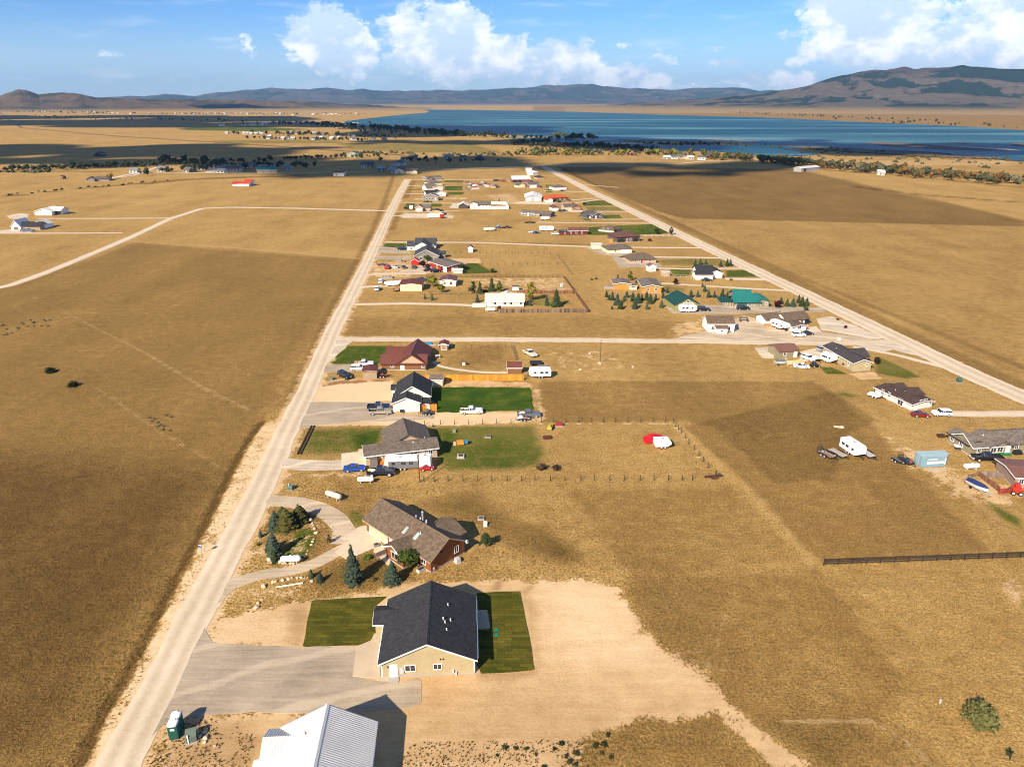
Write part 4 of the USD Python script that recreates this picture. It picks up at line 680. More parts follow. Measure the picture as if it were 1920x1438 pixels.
# ---------------------------------------------------------------- vehicles; local x is forward
def side_shape(pts, half, lift=0): return MB().prism(pts, -half, half, 'y')
def wheel(path, x, y, r, w, rim=None):
    s = np.sign(y) or 1; k = obj(path, 'wheel', MB().tube((x, y - w / 2, r), (x, y + w / 2, r), r, n=14), RUBBER)
    obj(k, 'rim', MB().tube((x, y + s * w / 2, r), (x, y + s * (w / 2 + .02), r), r * .6, n=12), rim or STEEL)
def tapered(pts, half, top_half, zs, ze):
    """A side outline swept across, leaning in from half at height zs to top_half at ze."""
    m = MB().prism(pts, -half, half, 'y'); v = m.v[0]; t = np.clip((v[:, 2] - zs) / (ze - zs), 0, 1); v[:, 1] *= (1 - t) + t * top_half / half; return m
LAMPW = M('plain', (.8, .8, .78), rough=.2); LAMPR = M('plain', (.35, .02, .015), rough=.3)
def vehicle(name, label, cat, px, py, heading, kind, color, length=None, group=None, lift=0.0, rim=None, cargo=None):
    g = at(px, py); paint = M('paint', color); p = thing(name, label, cat, (g[0], g[1], .05), heading, group)
    L, Wd, zb, zh, zr = {'pickup': (5.8, 2.0, .45, 1.12, 1.9), 'suv': (4.8, 1.92, .38, 1.1, 1.75), 'car': (4.6, 1.82, .3, .95, 1.45), 'van': (5.1, 1.98, .35, 1.1, 1.8)}[kind]
    L = length or L; h = Wd / 2; zb, zh, zr = zb + lift, zh + lift, zr + lift; r = .36 + lift * .35 + (.04 if kind == 'pickup' else 0); f, b = L / 2, -L / 2
    if kind == 'pickup':
        body = [(b, zb), (f - .1, zb), (f, zb + .2), (f - .03, zh - .08), (f - .35, zh + .04), (.14 * L, zh + .08), (-.16 * L, zh + .05), (-.16 * L, zb + .35), (b + .08, zb + .35), (b, zb + .3)]
        obj(p, 'body', tapered(body, h, h * .94, zb + .3, zh + .1), paint)
        bed = MB()
        for s in (-1, 1): bed.box(b, -.16 * L, s * h - .06 if s > 0 else -h, h if s > 0 else -h + .06, zb + .3, zh + .02)
        bed.box(b, b + .07, -h + .06, h - .06, zb + .3, zh + .02); obj(p, 'cargo_bed', bed, paint); obj(p, 'bed_liner', MB().box(b + .07, -.16 * L, -h + .06, h - .06, zb + .352, zb + .38), DARK)
        cab = [(-.155 * L, zh), (.165 * L, zh), (.09 * L, zr), (-.125 * L, zr)]
    elif kind == 'suv' or kind == 'van':
        body = [(b, zb + .1), (b + .1, zb), (f - .1, zb), (f, zb + .25), (f - .04, zh - .12), (f - .3, zh), (.22 * L, zh + .06), (b + .04, zh + .06), (b, zh - .3)]
        obj(p, 'body', tapered(body, h, h * .94, zb + .3, zh + .1), paint)
        cab = [(b + .06, zh), (.24 * L if kind == 'suv' else .34 * L, zh), (.12 * L, zr - .02), (b + .45, zr), (b + .22, zr - .06)]
    else:
        body = [(b, zb + .15), (b + .12, zb), (f - .15, zb), (f, zb + .2), (f - .06, zh - .22), (f - .4, zh - .08), (.17 * L, zh), (-.3 * L, zh), (b + .05, zh - .04)]
        obj(p, 'body', tapered(body, h, h * .9, zb + .25, zh + .05), paint)
        cab = [(-.36 * L, zh - .02), (.22 * L, zh - .02), (.05 * L, zr - .03), (-.16 * L, zr)]
    c0 = np.array([x for x, z in cab]); zt = zr - .1
    obj(p, 'cabin_glass', tapered([(x, min(z, zt)) for x, z in cab], h * .92, h * .74, zh, zr), GLASS)
    xs = [x for x, z in cab if z > zr - .1]; obj(p, 'roof', tapered([(min(xs), zt - .01), (max(xs) + .04, zt - .01), (max(xs) - .08, zr), (min(xs) + .08, zr)], h * .80, h * .72, zt, zr), paint)
    pil = MB()
    for s in (-1, 1):
        for x in ((.03 * L, -.07 * L) if kind != 'car' else (-.03 * L, -.2 * L)): pil.prism([(x - .05, zh), (x + .05, zh), (x + .03, zt), (x - .07, zt)], s * h * .88 - .05, s * h * .88 + .05, 'y')
    obj(p, 'door_pillar', pil, paint)
    for x in (f - L * .17, b + L * .19):
        for s in (-1, 1): wheel(p, x, s * (h - .1), r, .24, rim)
    obj(p, 'bumper', MB().box(f - .02, f + .1, -h * .92, h * .92, zb + .02, zb + .26), STEEL if kind == 'pickup' else paint); obj(p, 'bumper', MB().box(b - .1, b + .02, -h * .92, h * .92, zb + .02, zb + .24), STEEL if kind == 'pickup' else paint)
    for s in (-1, 1):
        obj(p, 'headlight', MB().box(f - .1, f + .012, s * h * .72 - .17, s * h * .72 + .17, zh - .4, zh - .2), LAMPW); obj(p, 'tail_light', MB().box(b - .015, b + .05, s * h * .84 - .09, s * h * .84 + .09, zh - .38, zh - .06), LAMPR)
        obj(p, 'mirror', MB().box(.15 * L, .15 * L + .12, s * h * 1.06 - .09, s * h * 1.06 + .09, zh + .05, zh + .24), paint)
    if cargo:
        for k, (x, y, s, col) in enumerate(cargo): tag(stage.GetPrimAtPath(obj(p, 'cargo', MB().ball((x, y, zb + .55), s, 1, (1.4, 1, .8), .3, k), M('plain', col))))
    return p
def travel_trailer(name, label, px, py, heading, L=7.0, color=(.80, .78, .74), lower=None, cat='travel trailer', windows=True, group=None, tall=2.75, fifth=False, wd=2.4):
    g = at(px, py); p = thing(name, label, cat, (g[0], g[1], .03), heading, group); h = wd / 2; f, b = L / 2, -L / 2; paint = M('metal', color)
    out = [(b, .75), (b + .12, .62), (f - .9, .62), (f - .05, 1.15), (f, 1.6), (f - .25, tall - .12), (f - .6, tall), (b + .15, tall), (b, tall - .15)] if not fifth else [(b, .75), (f - 2.2, .75), (f - 1.9, 1.45), (f - .1, 1.5), (f, 1.9), (f - .5, tall - .2), (f - 1.0, tall), (b + .15, tall), (b, tall - .15)]
    obj(p, 'body', tapered(out, h, h * .97, .6, tall), paint); obj(p, 'roof', MB().box(b + .2, f - .65 - fifth * .5, -h * .95, h * .95, tall - .005, tall + .05), M('plain', (.78, .76, .72)))
    if lower:
        for s in (-1, 1): obj(p, 'side_panel', MB().box(b + .03, f - 1.0, s * h - .012 if s > 0 else -h - .02, h + .02 if s > 0 else -h + .012, .66, 2.3), M('metal', lower))
    if windows:
        for s in (-1, 1):
            for x, w in ((b + L * .2, .9), (b + L * .42, 1.0), (b + L * .72, .7)): obj(p, 'window', MB().box(x - w / 2, x + w / 2, s * h - .03 if s > 0 else -h - .035, h + .035 if s > 0 else -h + .03, 1.5, 2.1), GLASS)
        obj(p, 'door', MB().box(b + L * .56 - .35, b + L * .56 + .35, -h - .03, -h + .02, .75, 2.45), M('metal', tuple(np.array(color) * .92)))
    for k, x in enumerate((b + L * .3, b + L * .52, b + L * .7)): obj(p, 'roof_vent', MB().box(x - .22, x + .22, -.22 + .3 * (k - 1), .22 + .3 * (k - 1), tall + .04, tall + .17), M('plain', (.25, .25, .25) if k == 1 else (.7, .7, .7)))
    for x in (b + L * .4, b + L * .4 + .85):
        for s in (-1, 1): wheel(p, x, s * (h - .14), .34, .2)
    obj(p, 'hitch', MB().tube((f - .9, -.4, .6), (f + 1.0, 0, .55), .06).tube((f - .9, .4, .6), (f + 1.0, 0, .55), .06).tube((f + .9, 0, 0), (f + .9, 0, .6), .05) if not fifth else MB().box(f - 1.0, f - .7, -.2, .2, 0, 1.5), DARK)
    return p
def flat_trailer(name, label, px, py, heading, L=5.0, deck=(.30, .24, .18), gate=False, rails=False, wd=2.0, group=None, cargo=None):
    g = at(px, py); p = thing(name, label, 'trailer', (g[0], g[1], .03), heading, group); h = wd / 2; f, b = L / 2, -L / 2
    obj(p, 'frame', MB().box(b, f, -h, -h + .08, .45, .6).box(b, f, h - .08, h, .45, .6).box(b, b + .08, -h + .08, h - .08, .45, .6).box(f - .08, f, -h + .08, h - .08, .45, .6).tube((f, -.5, .52), (f + 1.2, 0, .52), .06).tube((f, .5, .52), (f + 1.2, 0, .52), .06), DARK)
    n = 6
    for k in range(n): y0 = -h + .09 + k * (wd - .18) / n; obj(p, 'deck_plank', MB().box(b + .05, f - .05, y0 + .01, y0 + (wd - .18) / n - .01, .58, .63), M('wood', tuple(np.array(deck) * (1 + .1 * ((k * 7) % 3 - 1)))))
    for x in (-.5, .4):
        for s in (-1, 1): wheel(p, x, s * (h + .14), .33, .2)
    for s in (-1, 1): obj(p, 'fender', MB().box(-1.0, .9, s * (h + .14) - .13, s * (h + .14) + .13, .72, .78), DARK)
    if gate:
        m = MB()
        for k in range(9): y = -h + k * wd / 8; m.tube((b, y, .6), (b - .15, y, 1.9), .025, n=5)
        for z in (.65, 1.25, 1.9): m.tube((b - (z - .6) * .115, -h, z), (b - (z - .6) * .115, h, z), .03, n=5)
        obj(p, 'ramp_gate', m, DARK)
    if rails:
        m = MB()
        for s in (-1, 1):
            m.tube((b, s * h, 1.05), (f, s * h, 1.05), .03, n=5)
            for k in range(5): x = b + k * L / 4; m.tube((x, s * h, .6), (x, s * h, 1.05), .025, n=5)
        obj(p, 'rail', m, DARK)
    for x, y, s, col in cargo or []: obj(p, 'load', MB().ball((x, y, .65 + s * .6), s, 1, (1.3, 1, .8), .35, int(x * 10) % 7), M('plain', col))
    return p
def propane_tank(label, px, py, heading, L=3.6, r=.55, color=(.80, .78, .74), name='propane_tank', cat='propane tank', group=None):
    g = at(px, py); p = thing(name, label, cat, (g[0], g[1], 0), heading, group); z = r + .35
    m = trimesh.creation.capsule(height=L - 2 * r, radius=r, count=[16, 12]); m.apply_translation([0, 0, -(L - 2 * r) / 2 - m.bounds.mean(0)[2] + (L - 2 * r) / 2]); m.apply_transform(trimesh.transformations.rotation_matrix(PI / 2, [0, 1, 0])); m.apply_translation([0, 0, z])
    obj(p, 'tank', (m.vertices, m.faces), M('metal', color), True); obj(p, 'valve_dome', MB().tube((0, 0, z + r - .05), (0, 0, z + r + .16), .2, .17, 10), M('metal', tuple(np.array(color) * .85)))
    for s in (-1, 1): obj(p, 'leg', MB().box(s * L * .28 - .09, s * L * .28 + .09, -r * .7, r * .7, 0, z - r * .55), M('concrete', (.4, .38, .34)))
    return p

# ---------------------------------------------------------------- the houses, nearest first
S_CHAR, S_GREY, S_BROWN, S_TAUPE, S_DKBRN = M('shingle', (.028, .028, .031)), M('shingle', (.118, .092, .070)), M('shingle', (.118, .082, .053)), M('shingle', (.135, .108, .088)), M('shingle', (.062, .038, .031))
S_SLATE = M('shingle', (.045, .046, .05)); R_MAROON, R_MAROON2, R_WHITE, R_TEAL, R_GREEN, R_RUST, R_ORANGE = M('metal', (.12, .036, .026)), M('metal', (.14, .062, .045)), M('metal', (.66, .63, .58)), M('metal', (.018, .15, .13)), M('metal', (.012, .055, .045)), M('metal', (.18, .085, .06)), M('metal', (.45, .09, .02))
TAN, BEIGE, CREAM, OFFW, WALLW, BROWN, LOG, OLIVE, SAND, PEACH, REDW, GREYW, MINT, YEL, DKRED = (M('siding', c) for c in [(.40, .32, .175), (.62, .52, .40), (.70, .58, .36), (.74, .66, .55), (.80, .76, .70), (.19, .09, .036), (.21, .072, .02), (.24, .205, .13), (.45, .33, .22), (.62, .33, .12), (.30, .035, .012), (.22, .195, .17), (.50, .55, .46), (.74, .60, .36), (.11, .025, .022)])
OLIVEG = M('siding', (.25, .24, .10))
# new tan house with the charcoal roof
A1, w1 = house('tan_house', 'new tan house with charcoal shingle roof between two dark sod lawns', 'house', (717, 1270), (890, 1262), 13.0, 2.75, 'y', TAN, S_CHAR, None, .465, .45,
    [('door', 'f', .125, 1.0, .05, 2.15, WHITE), ('lamp', 'f', .07, .14, 1.75, 2.1), ('box', 'f', .215, .55, .75, 1.65), ('win', 'f', .305, 1.35, .98, 1.95), ('win', 'f', .60, 1.0, 1.1, 1.95), ('vent', 'f', .635, .16, 2.75, 2.95), ('vent', 'f', .665, .16, 2.75, 2.95), ('box', 'f', .765, .3, .5, .9), ('box', 'f', .80, .22, .0, .55),
     ('garage', 'l', .2, 4.9, .05, 2.3, WHITE), W('l', .75, 1.5), ('slider', 'r', .45, 1.8, .05, 2.1, WHITE), W('r', .75, 1.4), W('r', .18, 1.0)],
    [dict(trim=WHITE, box=(-.135, .2, 8.0, 11.6, 2.7, 'x', .40), ops=[('win', 'l', .5, 1.5, .9, 2.1)], ov=.35)],
    [(.70, 3.6, .42), (.74, 5.8, .5), (.68, 5.0, .45), (.66, 5.6, .5), (.705, 9.0, .45)])
for k, y in enumerate((.2, 12.8)): obj(A1, 'gutter', MB().box(-.62, -.5, .3, 12.7, 2.42, 2.55) if k == 0 else MB().box(w1 + .5, w1 + .62, .3, 12.7, 2.42, 2.55), WHITE)
obj(A1, 'downspout', MB().box(-.1, -.02, .06, .16, .1, 2.6), WHITE); obj(A1, 'downspout', MB().box(w1 + .02, w1 + .1, .06, .16, .1, 2.6), WHITE)
for x in (0, w1): obj(A1, 'corner_board', MB().box(x - .03 if x else -.03, x + .03 if x else .1, -.03, -.005, .28, 2.7) if x == 0 else MB().box(x - .1, x + .03, -.03, -.005, .28, 2.7), WHITE)
obj(A1, 'door_step', MB().box(w1 * .125 - .7, w1 * .125 + .7, -1.1, -.04, 0, .12), FOUND)
# white metal roofed shop at the bottom edge: its roof is laid panel by panel
SP_ = thing('metal_roof_shop', 'white ribbed metal roofed shop cut off by the bottom edge of the picture', 'shop', (-22.55, 66.1, 0), 4.0)
WS = M('metal', (.60, .58, .54)); WALLM = M('metal', (.62, .60, .56)); TRIMG = M('metal', (.16, .165, .17)); E0, E1, RZ, HB, LB = 3.6, 0, 6.6, 5.5, -15.0
obj(SP_, 'wall', MB().prism([(-HB, 0), (HB, 0), (HB, E0), (0, RZ), (-HB, E0)], LB, -.4, 'y'), WALLM); obj(SP_, 'foundation', MB().box(-HB - .05, HB + .05, LB - .05, -.35, -.1, .2), FOUND)
def metal_panels(path, p_ridge, p_eave, length, along, n, name='roof_panel'):
    """Ribbed sheets from ridge to eave; along: unit vector of the ridge."""
    a, e, u = np.array(p_ridge, float), np.array(p_eave, float), np.array(along, float); d = e - a; ln = np.linalg.norm(d); d /= ln; nr = np.cross(u, d); nr = nr if nr[2] > 0 else -nr; w = length / n
    for k in range(n):
        m = MB()
        def strip(o0, o1, h0, h1):
            q_ = [a + u * o0, a + u * o1]; v = [q_[0] + nr * h0, q_[1] + nr * h0, q_[1] + d * ln + nr * h0, q_[0] + d * ln + nr * h0]; v += [x + nr * (h1 - h0) for x in v]; m.add(v, [[0, 3, 2, 1], [4, 5, 6, 7], [0, 1, 5, 4], [1, 2, 6, 5], [2, 3, 7, 6], [3, 0, 4, 7]])
        strip(k * w + .006, (k + 1) * w - .006, .02, .05)
        for j in range(3): c = k * w + w * (j + .5) / 3; strip(c - .045, c + .045, .048, .092)
        obj(path, name, m, WS)
rf = obj(SP_, 'roof', MB().prism([(-HB - .3, E0 - .19), (0, RZ - .02), (HB + .3, E0 - .19), (HB + .3, E0 - .15), (0, RZ + .02), (-HB - .3, E0 - .15)], LB, -.1, 'y'), WALLM)
for s in (-1, 1): metal_panels(rf, (0, -.02, RZ), (s * (HB + .42), -.02, E0 - .23), 15.0, (0, -1, 0), 17)
obj(rf, 'ridge_cap', MB().prism([(-.3, RZ - .05), (0, RZ + .11), (.3, RZ - .05), (.3, RZ - .02), (0, RZ + .15), (-.3, RZ - .02)], LB, .03, 'y'), WS)
obj(rf, 'rake_trim', MB().prism([(-HB - .46, E0 - .42), (0, RZ - .13), (0, RZ + .1), (-HB - .46, E0 - .19)], -.02, .03, 'y').prism([(HB + .46, E0 - .42), (HB + .46, E0 - .19), (0, RZ + .1), (0, RZ - .13)], -.02, .03, 'y'), TRIMG); obj(rf, 'vent_pipe', MB().tube((-2.1, -3.3, 5.4), (-2.1, -3.3, 6.0), .06), DARK)
wg = obj(SP_, 'entry_wing', MB().prism([(-4.3, 0), (-.6, 0), (-.6, 3.4), (-2.45, 4.35), (-4.3, 3.4)], -7.0, -HB - .02, 'x'), WALLM)
metal_panels(wg, (-7.4, -2.45, 4.45), (-7.4, -.2, 3.32), 3.6, (1, 0, 0), 4); metal_panels(wg, (-7.4, -2.45, 4.45), (-7.4, -4.6, 3.36), 3.6, (1, 0, 0), 4)
po = obj(SP_, 'side_porch', MB().box(-7.6, -HB - .02, LB, -4.7, 0, 2.9), WALLM); metal_panels(po, (-HB + .3, -4.3, 3.72), (-8.1, -4.3, 2.98), 10.7, (0, -1, 0), 12)
# brown wood-sided house, turned to the road
A3, w3 = house('brown_house', 'brown wood-sided house with taupe roof behind the spruces and paved apron', 'house', (808, 1074), (871, 1037), 18.3, 2.75, 'y', LOG, S_BROWN, M('plain', (.40, .27, .17)), .62, .5,
    [W('f', .76, .8, 1.2, 2.4), ('lamp', 'f', .32, .4, 2.9, 3.2), ('box', 'f', .08, .25, .5, .8), W('l', .1, 1.1, 1.0, 1.9), ('garage', 'l', .80, 5.2, .05, 2.3, M('siding', (.62, .46, .28))), ('door', 'l', .585, .95, .05, 2.15, WHITE), W('l', .55, .6), W('r', .6, 1.2), W('r', .15, 1.2)],
    [dict(trim=WHITE, box=(-.32, .3, 4.3, 9.0, 2.55, 'x', .52), ops=[('win', 'l', .5, 1.6, .9, 2.2)]), dict(box=(.85, 1.22, 2.2, 8.2, 2.7, 'x', .42), ops=[('win', 'r', .5, 1.4, .9, 2.1)])], [(.60, 9.3, .5), (.62, 8.3, .5), (.66, 7.0, .6), (.30, 5.2, .5), (.58, 6.3, .5)])
obj(A3, 'chimney', MB().tube((5.2, 8.0, 4.2), (5.2, 8.0, 6.3), .17, n=10).tube((5.2, 8.0, 6.3), (5.2, 8.0, 6.55), .26, .1, 10), M('metal', (.3, .3, .3)))
for x, y in ((1.6, 8.6), (1.7, 5.6)):
    s = obj(A3, 'skylight', MB().add([(x - .6, y - .35, 3.55 + .62 * (x - .6) - .55), (x + .6, y - .35, 3.55 + .62 * (x + .6) - .55), (x + .6, y + .35, 3.55 + .62 * (x + .6) - .55), (x - .6, y + .35, 3.55 + .62 * (x - .6) - .55), (x - .66, y - .4, 3.2 + .62 * (x - .6) - .5), (x + .66, y - .4, 3.2 + .62 * (x + .6) - .5), (x + .66, y + .4, 3.2 + .62 * (x + .6) - .5), (x - .66, y + .4, 3.2 + .62 * (x - .6) - .5)], [[0, 1, 2, 3], [4, 5, 1, 0], [5, 6, 2, 1], [6, 7, 3, 2], [7, 4, 0, 3]]), M('glass', (.35, .40, .36)))
d = MB()
for k in range(9): d.box(-2.62, -2.56, 4.4 + k * .55, 4.46 + k * .55, .3, 1.25)
obj(A3, 'porch_railing', d.box(-2.64, -2.54, 4.3, 9.0, 1.22, 1.3), M('wood', (.30, .12, .04))); obj(A3, 'satellite_dish', MB().tube((w3 + .1, -.5, 2.6), (w3 + .22, -.72, 2.7), .38, .34, 12), M('plain', (.55, .55, .55)))
# grey-roofed tan house with the camper in front
house('grey_roof_house', 'tan house with long weathered grey roof behind the grey camper trailer', 'house', (687, 873.5), (820, 857.5), 5.0, 854, 'x', SAND, S_GREY, None, .5, .45, [W('f', .255, .9, 1.0, 1.8), D('f', .38), W('f', .49, 1.1, .8, 1.9), ('slider', 'f', .67, 1.5, .1, 2.0, WHITE), W('f', .91, .8, 1.1, 1.9), ('garage', 'l', .5, 3.6, .05, 2.2, WHITE), W('r', .5, 1)],
    [dict(box=(.30, .93, 3.0, 11.4, 2.75, 'y', .48), ops=[W('l', .7, 1.3), W('r', .6, 1.2)])], [(.86, 3.6, .4), (.68, 1.8, .3)], apex=827)
# white house with the dark roof on the gravel drive
house('white_house', 'white house with stepped charcoal roof between pale dirt lot and green lawn', 'house', (737.5, 775), (787.5, 771), 6.2, 756, 'y', OFFW, S_CHAR, None, .4, .35, [('door', 'r', .3, .9, .05, 2.0, WHITE)], [dict(trim=WHITE, box=(.06, 1.38, 4.4, 14.6, 2.8, 'y', .62), ops=[W('r', .3), ('slider', 'r', .6, 1.8, .1, 2.0, WHITE), W('l', .8), ('garage', 'l', .25, 4.5, .05, 2.2, WHITE)]), dict(box=(-.15, .3, 10.4, 13.6, 2.5, 'x', .35), ov=.2), dict(box=(.96, 1.36, .9, 4.4, 2.0, 'y', .15), ov=.1)], [(.78, 3.9, .3)], rot=5, apex=744.5)
shed('garden_shed', 'pale shed with grey roof set against the orange board fence', (806, 723), (830, 723.5), 2.6, 711.5, 'x', BEIGE, S_GREY, ops=[('win', 'f', .2, .5, 1.0, 1.5)], apex=702)
# maroon metal roofed house
house('maroon_roof_house', 'brown house with maroon metal roof beside the green corner lawn', 'house', (716, 694), (797.5, 697.5), 4.6, 681, 'x', BROWN, R_MAROON, R_MAROON, .5, .4, [W('f', .245, .8), ('door', 'f', .46, 1.0, .05, 2.1, WHITE), W('f', .92, .7, 1.1, 2.0)],
    [dict(box=(.37, .99, -.08, 14.2, 2.3, 'y', .66), gable=M('siding', (.44, .30, .185)), ops=[W('f', .9, .7, 1.0, 1.8), ('door', 'f', .16, 1.0, .05, 2.0, WHITE), W('r', .5, 1.2), ('slider', 'r', .75, 1.6, .1, 2.0, WHITE)]), dict(box=(.02, .6, 7.4, 12.2, 2.3, 'x', .7), ops=[W('l', .5)])], [], rot=-1, apex=664)
LTAN = M('siding', (.33, .235, .15))
shed('storage_shed', 'brown gabled shed with maroon roof parked beside the two pickups', (681, 711), (707, 710), 4.6, 697, 'y', LTAN, R_MAROON, ops=[('win', 'r', .5, .6, 1, 1.5)], trim=LTAN, apex=693.5)
shed('storage_shed', 'small brown shed with maroon roof and pale doors by the cross road', (823.5, 657), (840.5, 657), 3.4, 647, 'y', BROWN, R_MAROON, ops=[('garage', 'f', .5, 1.5, .05, 1.7, LTAN)], apex=643)
shed('lean_to_shed', 'brown lean-to shed with maroon roof at the end of the curved path', (951.5, 700.5), (978, 700.5), 2.6, 689, 'x', BROWN, R_MAROON, ops=[D('l', .5)], apex=678)
# the row across the middle road
house('white_ranch_house', 'white ranch house with off-white roof behind the brown board fence', 'house', (911, 575.5), (982, 575.5), 6.0, 565, 'x', OFFW, M('shingle', (.52, .46, .38)), None, .35, .35, [D('f', .06), W('f', .24, .9), D('f', .38), W('f', .50, 1.0), W('f', .66, 1.0), W('f', .93, .8)], [dict(box=(.26, .86, 3, 9.4, 2.3, 'y', .40))], [(.7, 1.6, .3)], apex=550)
obj(stage.GetPrimAtPath('/World/white_ranch_house').GetPath().pathString, 'side_wall', MB().box(-5.2, -.1, -.6, -.4, 0, 1.5), OFFW)
house('metal_garage', 'cream metal garage with maroon roof beside two parked trailers', 'garage', (750.5, 545.7), (791, 545.7), 7.5, 533, 'y', YEL, R_MAROON, R_MAROON, .25, .3, [], [], [], small=True, apex=530.5)
house('gabled_cottage', 'white cottage with maroon roof among leafy trees by the board fence', 'house', (824.5, 537.5), (855, 537.5), 8.5, 527, 'y', OFFW, R_MAROON2, None, .4, .35, [W('f', .3, .9), W('f', .7, .9)], apex=523)
REDH = house('red_house', 'red house with grey roof and pale garage door facing the parked black car', 'house', (838, 511.5), (861, 503.5), 15.5, 501, 'y', REDW, S_TAUPE, None, .6, .4, [W('f', .5, 1.0), D('f', .3), ('garage', 'l', .1, 3.0, .05, 2.1, WHITE), ('open', 'l', .3, 1.4, .1, 2.0), W('l', .55)], rot=38, apex=495)
shed('red_barn_shed', 'small bright red gambrel shed beside the dark purple tree', (771, 497.5), (785, 497.5), 3.2, 490, 'y', M('siding', (.42, .02, .012)), M('metal', (.38, .02, .014)), apex=485)
shed('greenhouse', 'low pale greenhouse against the red house gable', (850, 513), (867, 513), 3.2, 507, 'x', M('plain', (.55, .54, .47)), M('plain', (.60, .58, .50)), apex=503.5, cat='greenhouse')
house('grey_gable_house', 'grey-brown house with charcoal roof right behind the small red shed', 'house', (777, 490), (822.5, 489.5), 13.5, 480, 'y', GREYW, S_SLATE, None, .5, .4, [W('f', .28, 1.6, .8, 1.9), W('f', .48, .8, .8, 1.9), W('f', .85, .9, .8, 1.9), D('l', .3), ('garage', 'l', .7, 4.5, .05, 2.1, WHITE)], [dict(box=(.98, 1.25, 8, 12, 2.2, 'x', .4))], apex=468)
house('white_slate_house', 'white house with slate grey hipped gables beside the small strip of lawn', 'house', (764, 470), (776, 470), 5.0, 462.5, 'x', WALLW, S_SLATE, None, .6, .3, [W('f', .6, .8, .6, 1.5)], [dict(box=(.95, 3.6, .2, 12, 2.3, 'y', .48), ops=[W('f', .5, .9)]), dict(box=(1.0, 4.2, 7, 14.5, 2.5, 'x', .6)), dict(box=(4.1, 4.3, 3, 7.5, 2.2, 'hip', .3))], apex=452)
shed('gambrel_shed', 'lone white gambrel shed with grey roof in the dry pasture', (877.5, 473.5), (886.5, 473.5), 3.6, 465, 'y', WALLW, S_SLATE, pitch=.8, apex=461)
# far row, left side
house('peach_garage_house', 'peach gabled building with brown roof behind the white trailer', 'house', (805, 404.5), (829.5, 404.5), 9, 398, 'y', PEACH, S_DKBRN, None, .3, .4, apex=394)
house('tan_twin_gable_house', 'tan house with grey roof and white garage beside two lawns', 'house', (779, 397), (793, 397), 9, 390, 'y', SAND, S_TAUPE, None, .4, .3, [('garage', 'f', .5, 3.4, .05, 2.1, WHITE)], [dict(box=(.3, 2.0, 4, 11, 2.4, 'x', .5)), dict(box=(1.55, 2.02, .3, 5, 2.4, 'y', .5), ops=[W('f', .5, .8)])], apex=385.5)
house('wide_grey_house', 'wide grey house with pale windows behind yellow-green bushes', 'house', (793, 376.5), (822, 376.5), 9, 369, 'y', GREYW, S_TAUPE, None, .4, .4, [W('f', .22, 1.2), W('f', .42, 1.2), W('f', .62, 1.2), D('f', .82)], apex=363.5)
house('white_charcoal_house', 'white house with black roof in the middle of the far left row', 'house', (816, 369.5), (836, 368.5), 11, 362.5, 'y', WALLW, S_CHAR, None, .5, .4, [W('f', .55, .8, 1.2, 2)], [dict(box=(-.7, .5, 3, 11, 2.4, 'x', .6))], apex=357.5)
house('brown_row_house', 'brown roofed house with pale gable end in the far left row', 'house', (814, 358), (831, 357), 10, 351, 'y', OFFW, S_TAUPE, None, .5, .4, [], [dict(box=(-.7, .4, 2, 14, 2.6, 'x', .5))], apex=347.5)
house('tan_row_house', 'beige house with taupe roof last but one in the far left row', 'house', (805, 349), (830, 347.5), 12, 343.5, 'hip', CREAM, S_TAUPE, None, .5, .4, apex=337)
house('dark_row_house', 'slate roofed house with white door at the far end of the row', 'house', (800, 338.5), (829, 337), 12, 334.5, 'x', GREYW, S_GREY, None, .5, .4, [D('f', .2, 2)], [dict(box=(.02, .35, -2, 6, 2.4, 'y', .5))], apex=330)
house('dark_barn', 'dark brown barn with white roof edge beside the white yard fence', 'barn', (860, 391.5), (877, 391.5), 9, 385, 'y', M('siding', (.07, .05, .035)), R_WHITE, None, .5, .5, small=True, apex=380)
house('beige_long_house', 'beige house with long grey roof inside the white yard fence', 'house', (881, 391), (896, 391), 8, 383, 'y', BEIGE, S_GREY, None, .4, .3, [], [dict(box=(.5, 2.6, 2, 10, 2.5, 'x', .5), ops=[W('f', .55, .9), W('f', .75, .9), W('f', .92, .7)])], apex=379.5)
house('white_pole_barn', 'big pale pole barn with white roof and two white doors', 'barn', (985, 378), (1015.5, 378), 20, 369.5, 'y', M('metal', (.36, .37, .36)), R_WHITE, None, .4, .6, [('garage', 'f', .2, 3.2, .05, 3.2, WHITE), ('garage', 'f', .72, 3.6, .05, 3.2, WHITE)], small=True, apex=364.5)
house('orange_roof_house', 'house with bright orange metal roof beside the pale pole barn', 'house', (1026, 379), (1066, 377.5), 12, 371.5, 'hip', M('siding', (.12, .07, .05)), R_ORANGE, None, .6, .6, [('open', 'f', .35, 3, .1, 2.1), W('f', .6), W('f', .8)], [dict(box=(-.08, .22, -2.5, 5, 2.3, 'y', .45), wall=WALLW, roof=R_ORANGE, ops=[('garage', 'f', .5, 3.6, .05, 2.0, WHITE)])], apex=364)
house('maroon_garage', 'white garage with maroon hipped roof next to two parked cars', 'garage', (1035.5, 395.5), (1047.5, 395), 7, 389.5, 'hip', WALLW, R_MAROON2, None, .5, .4, [('garage', 'f', .3, 2.2, .05, 2, WHITE)], small=True, apex=383.5)
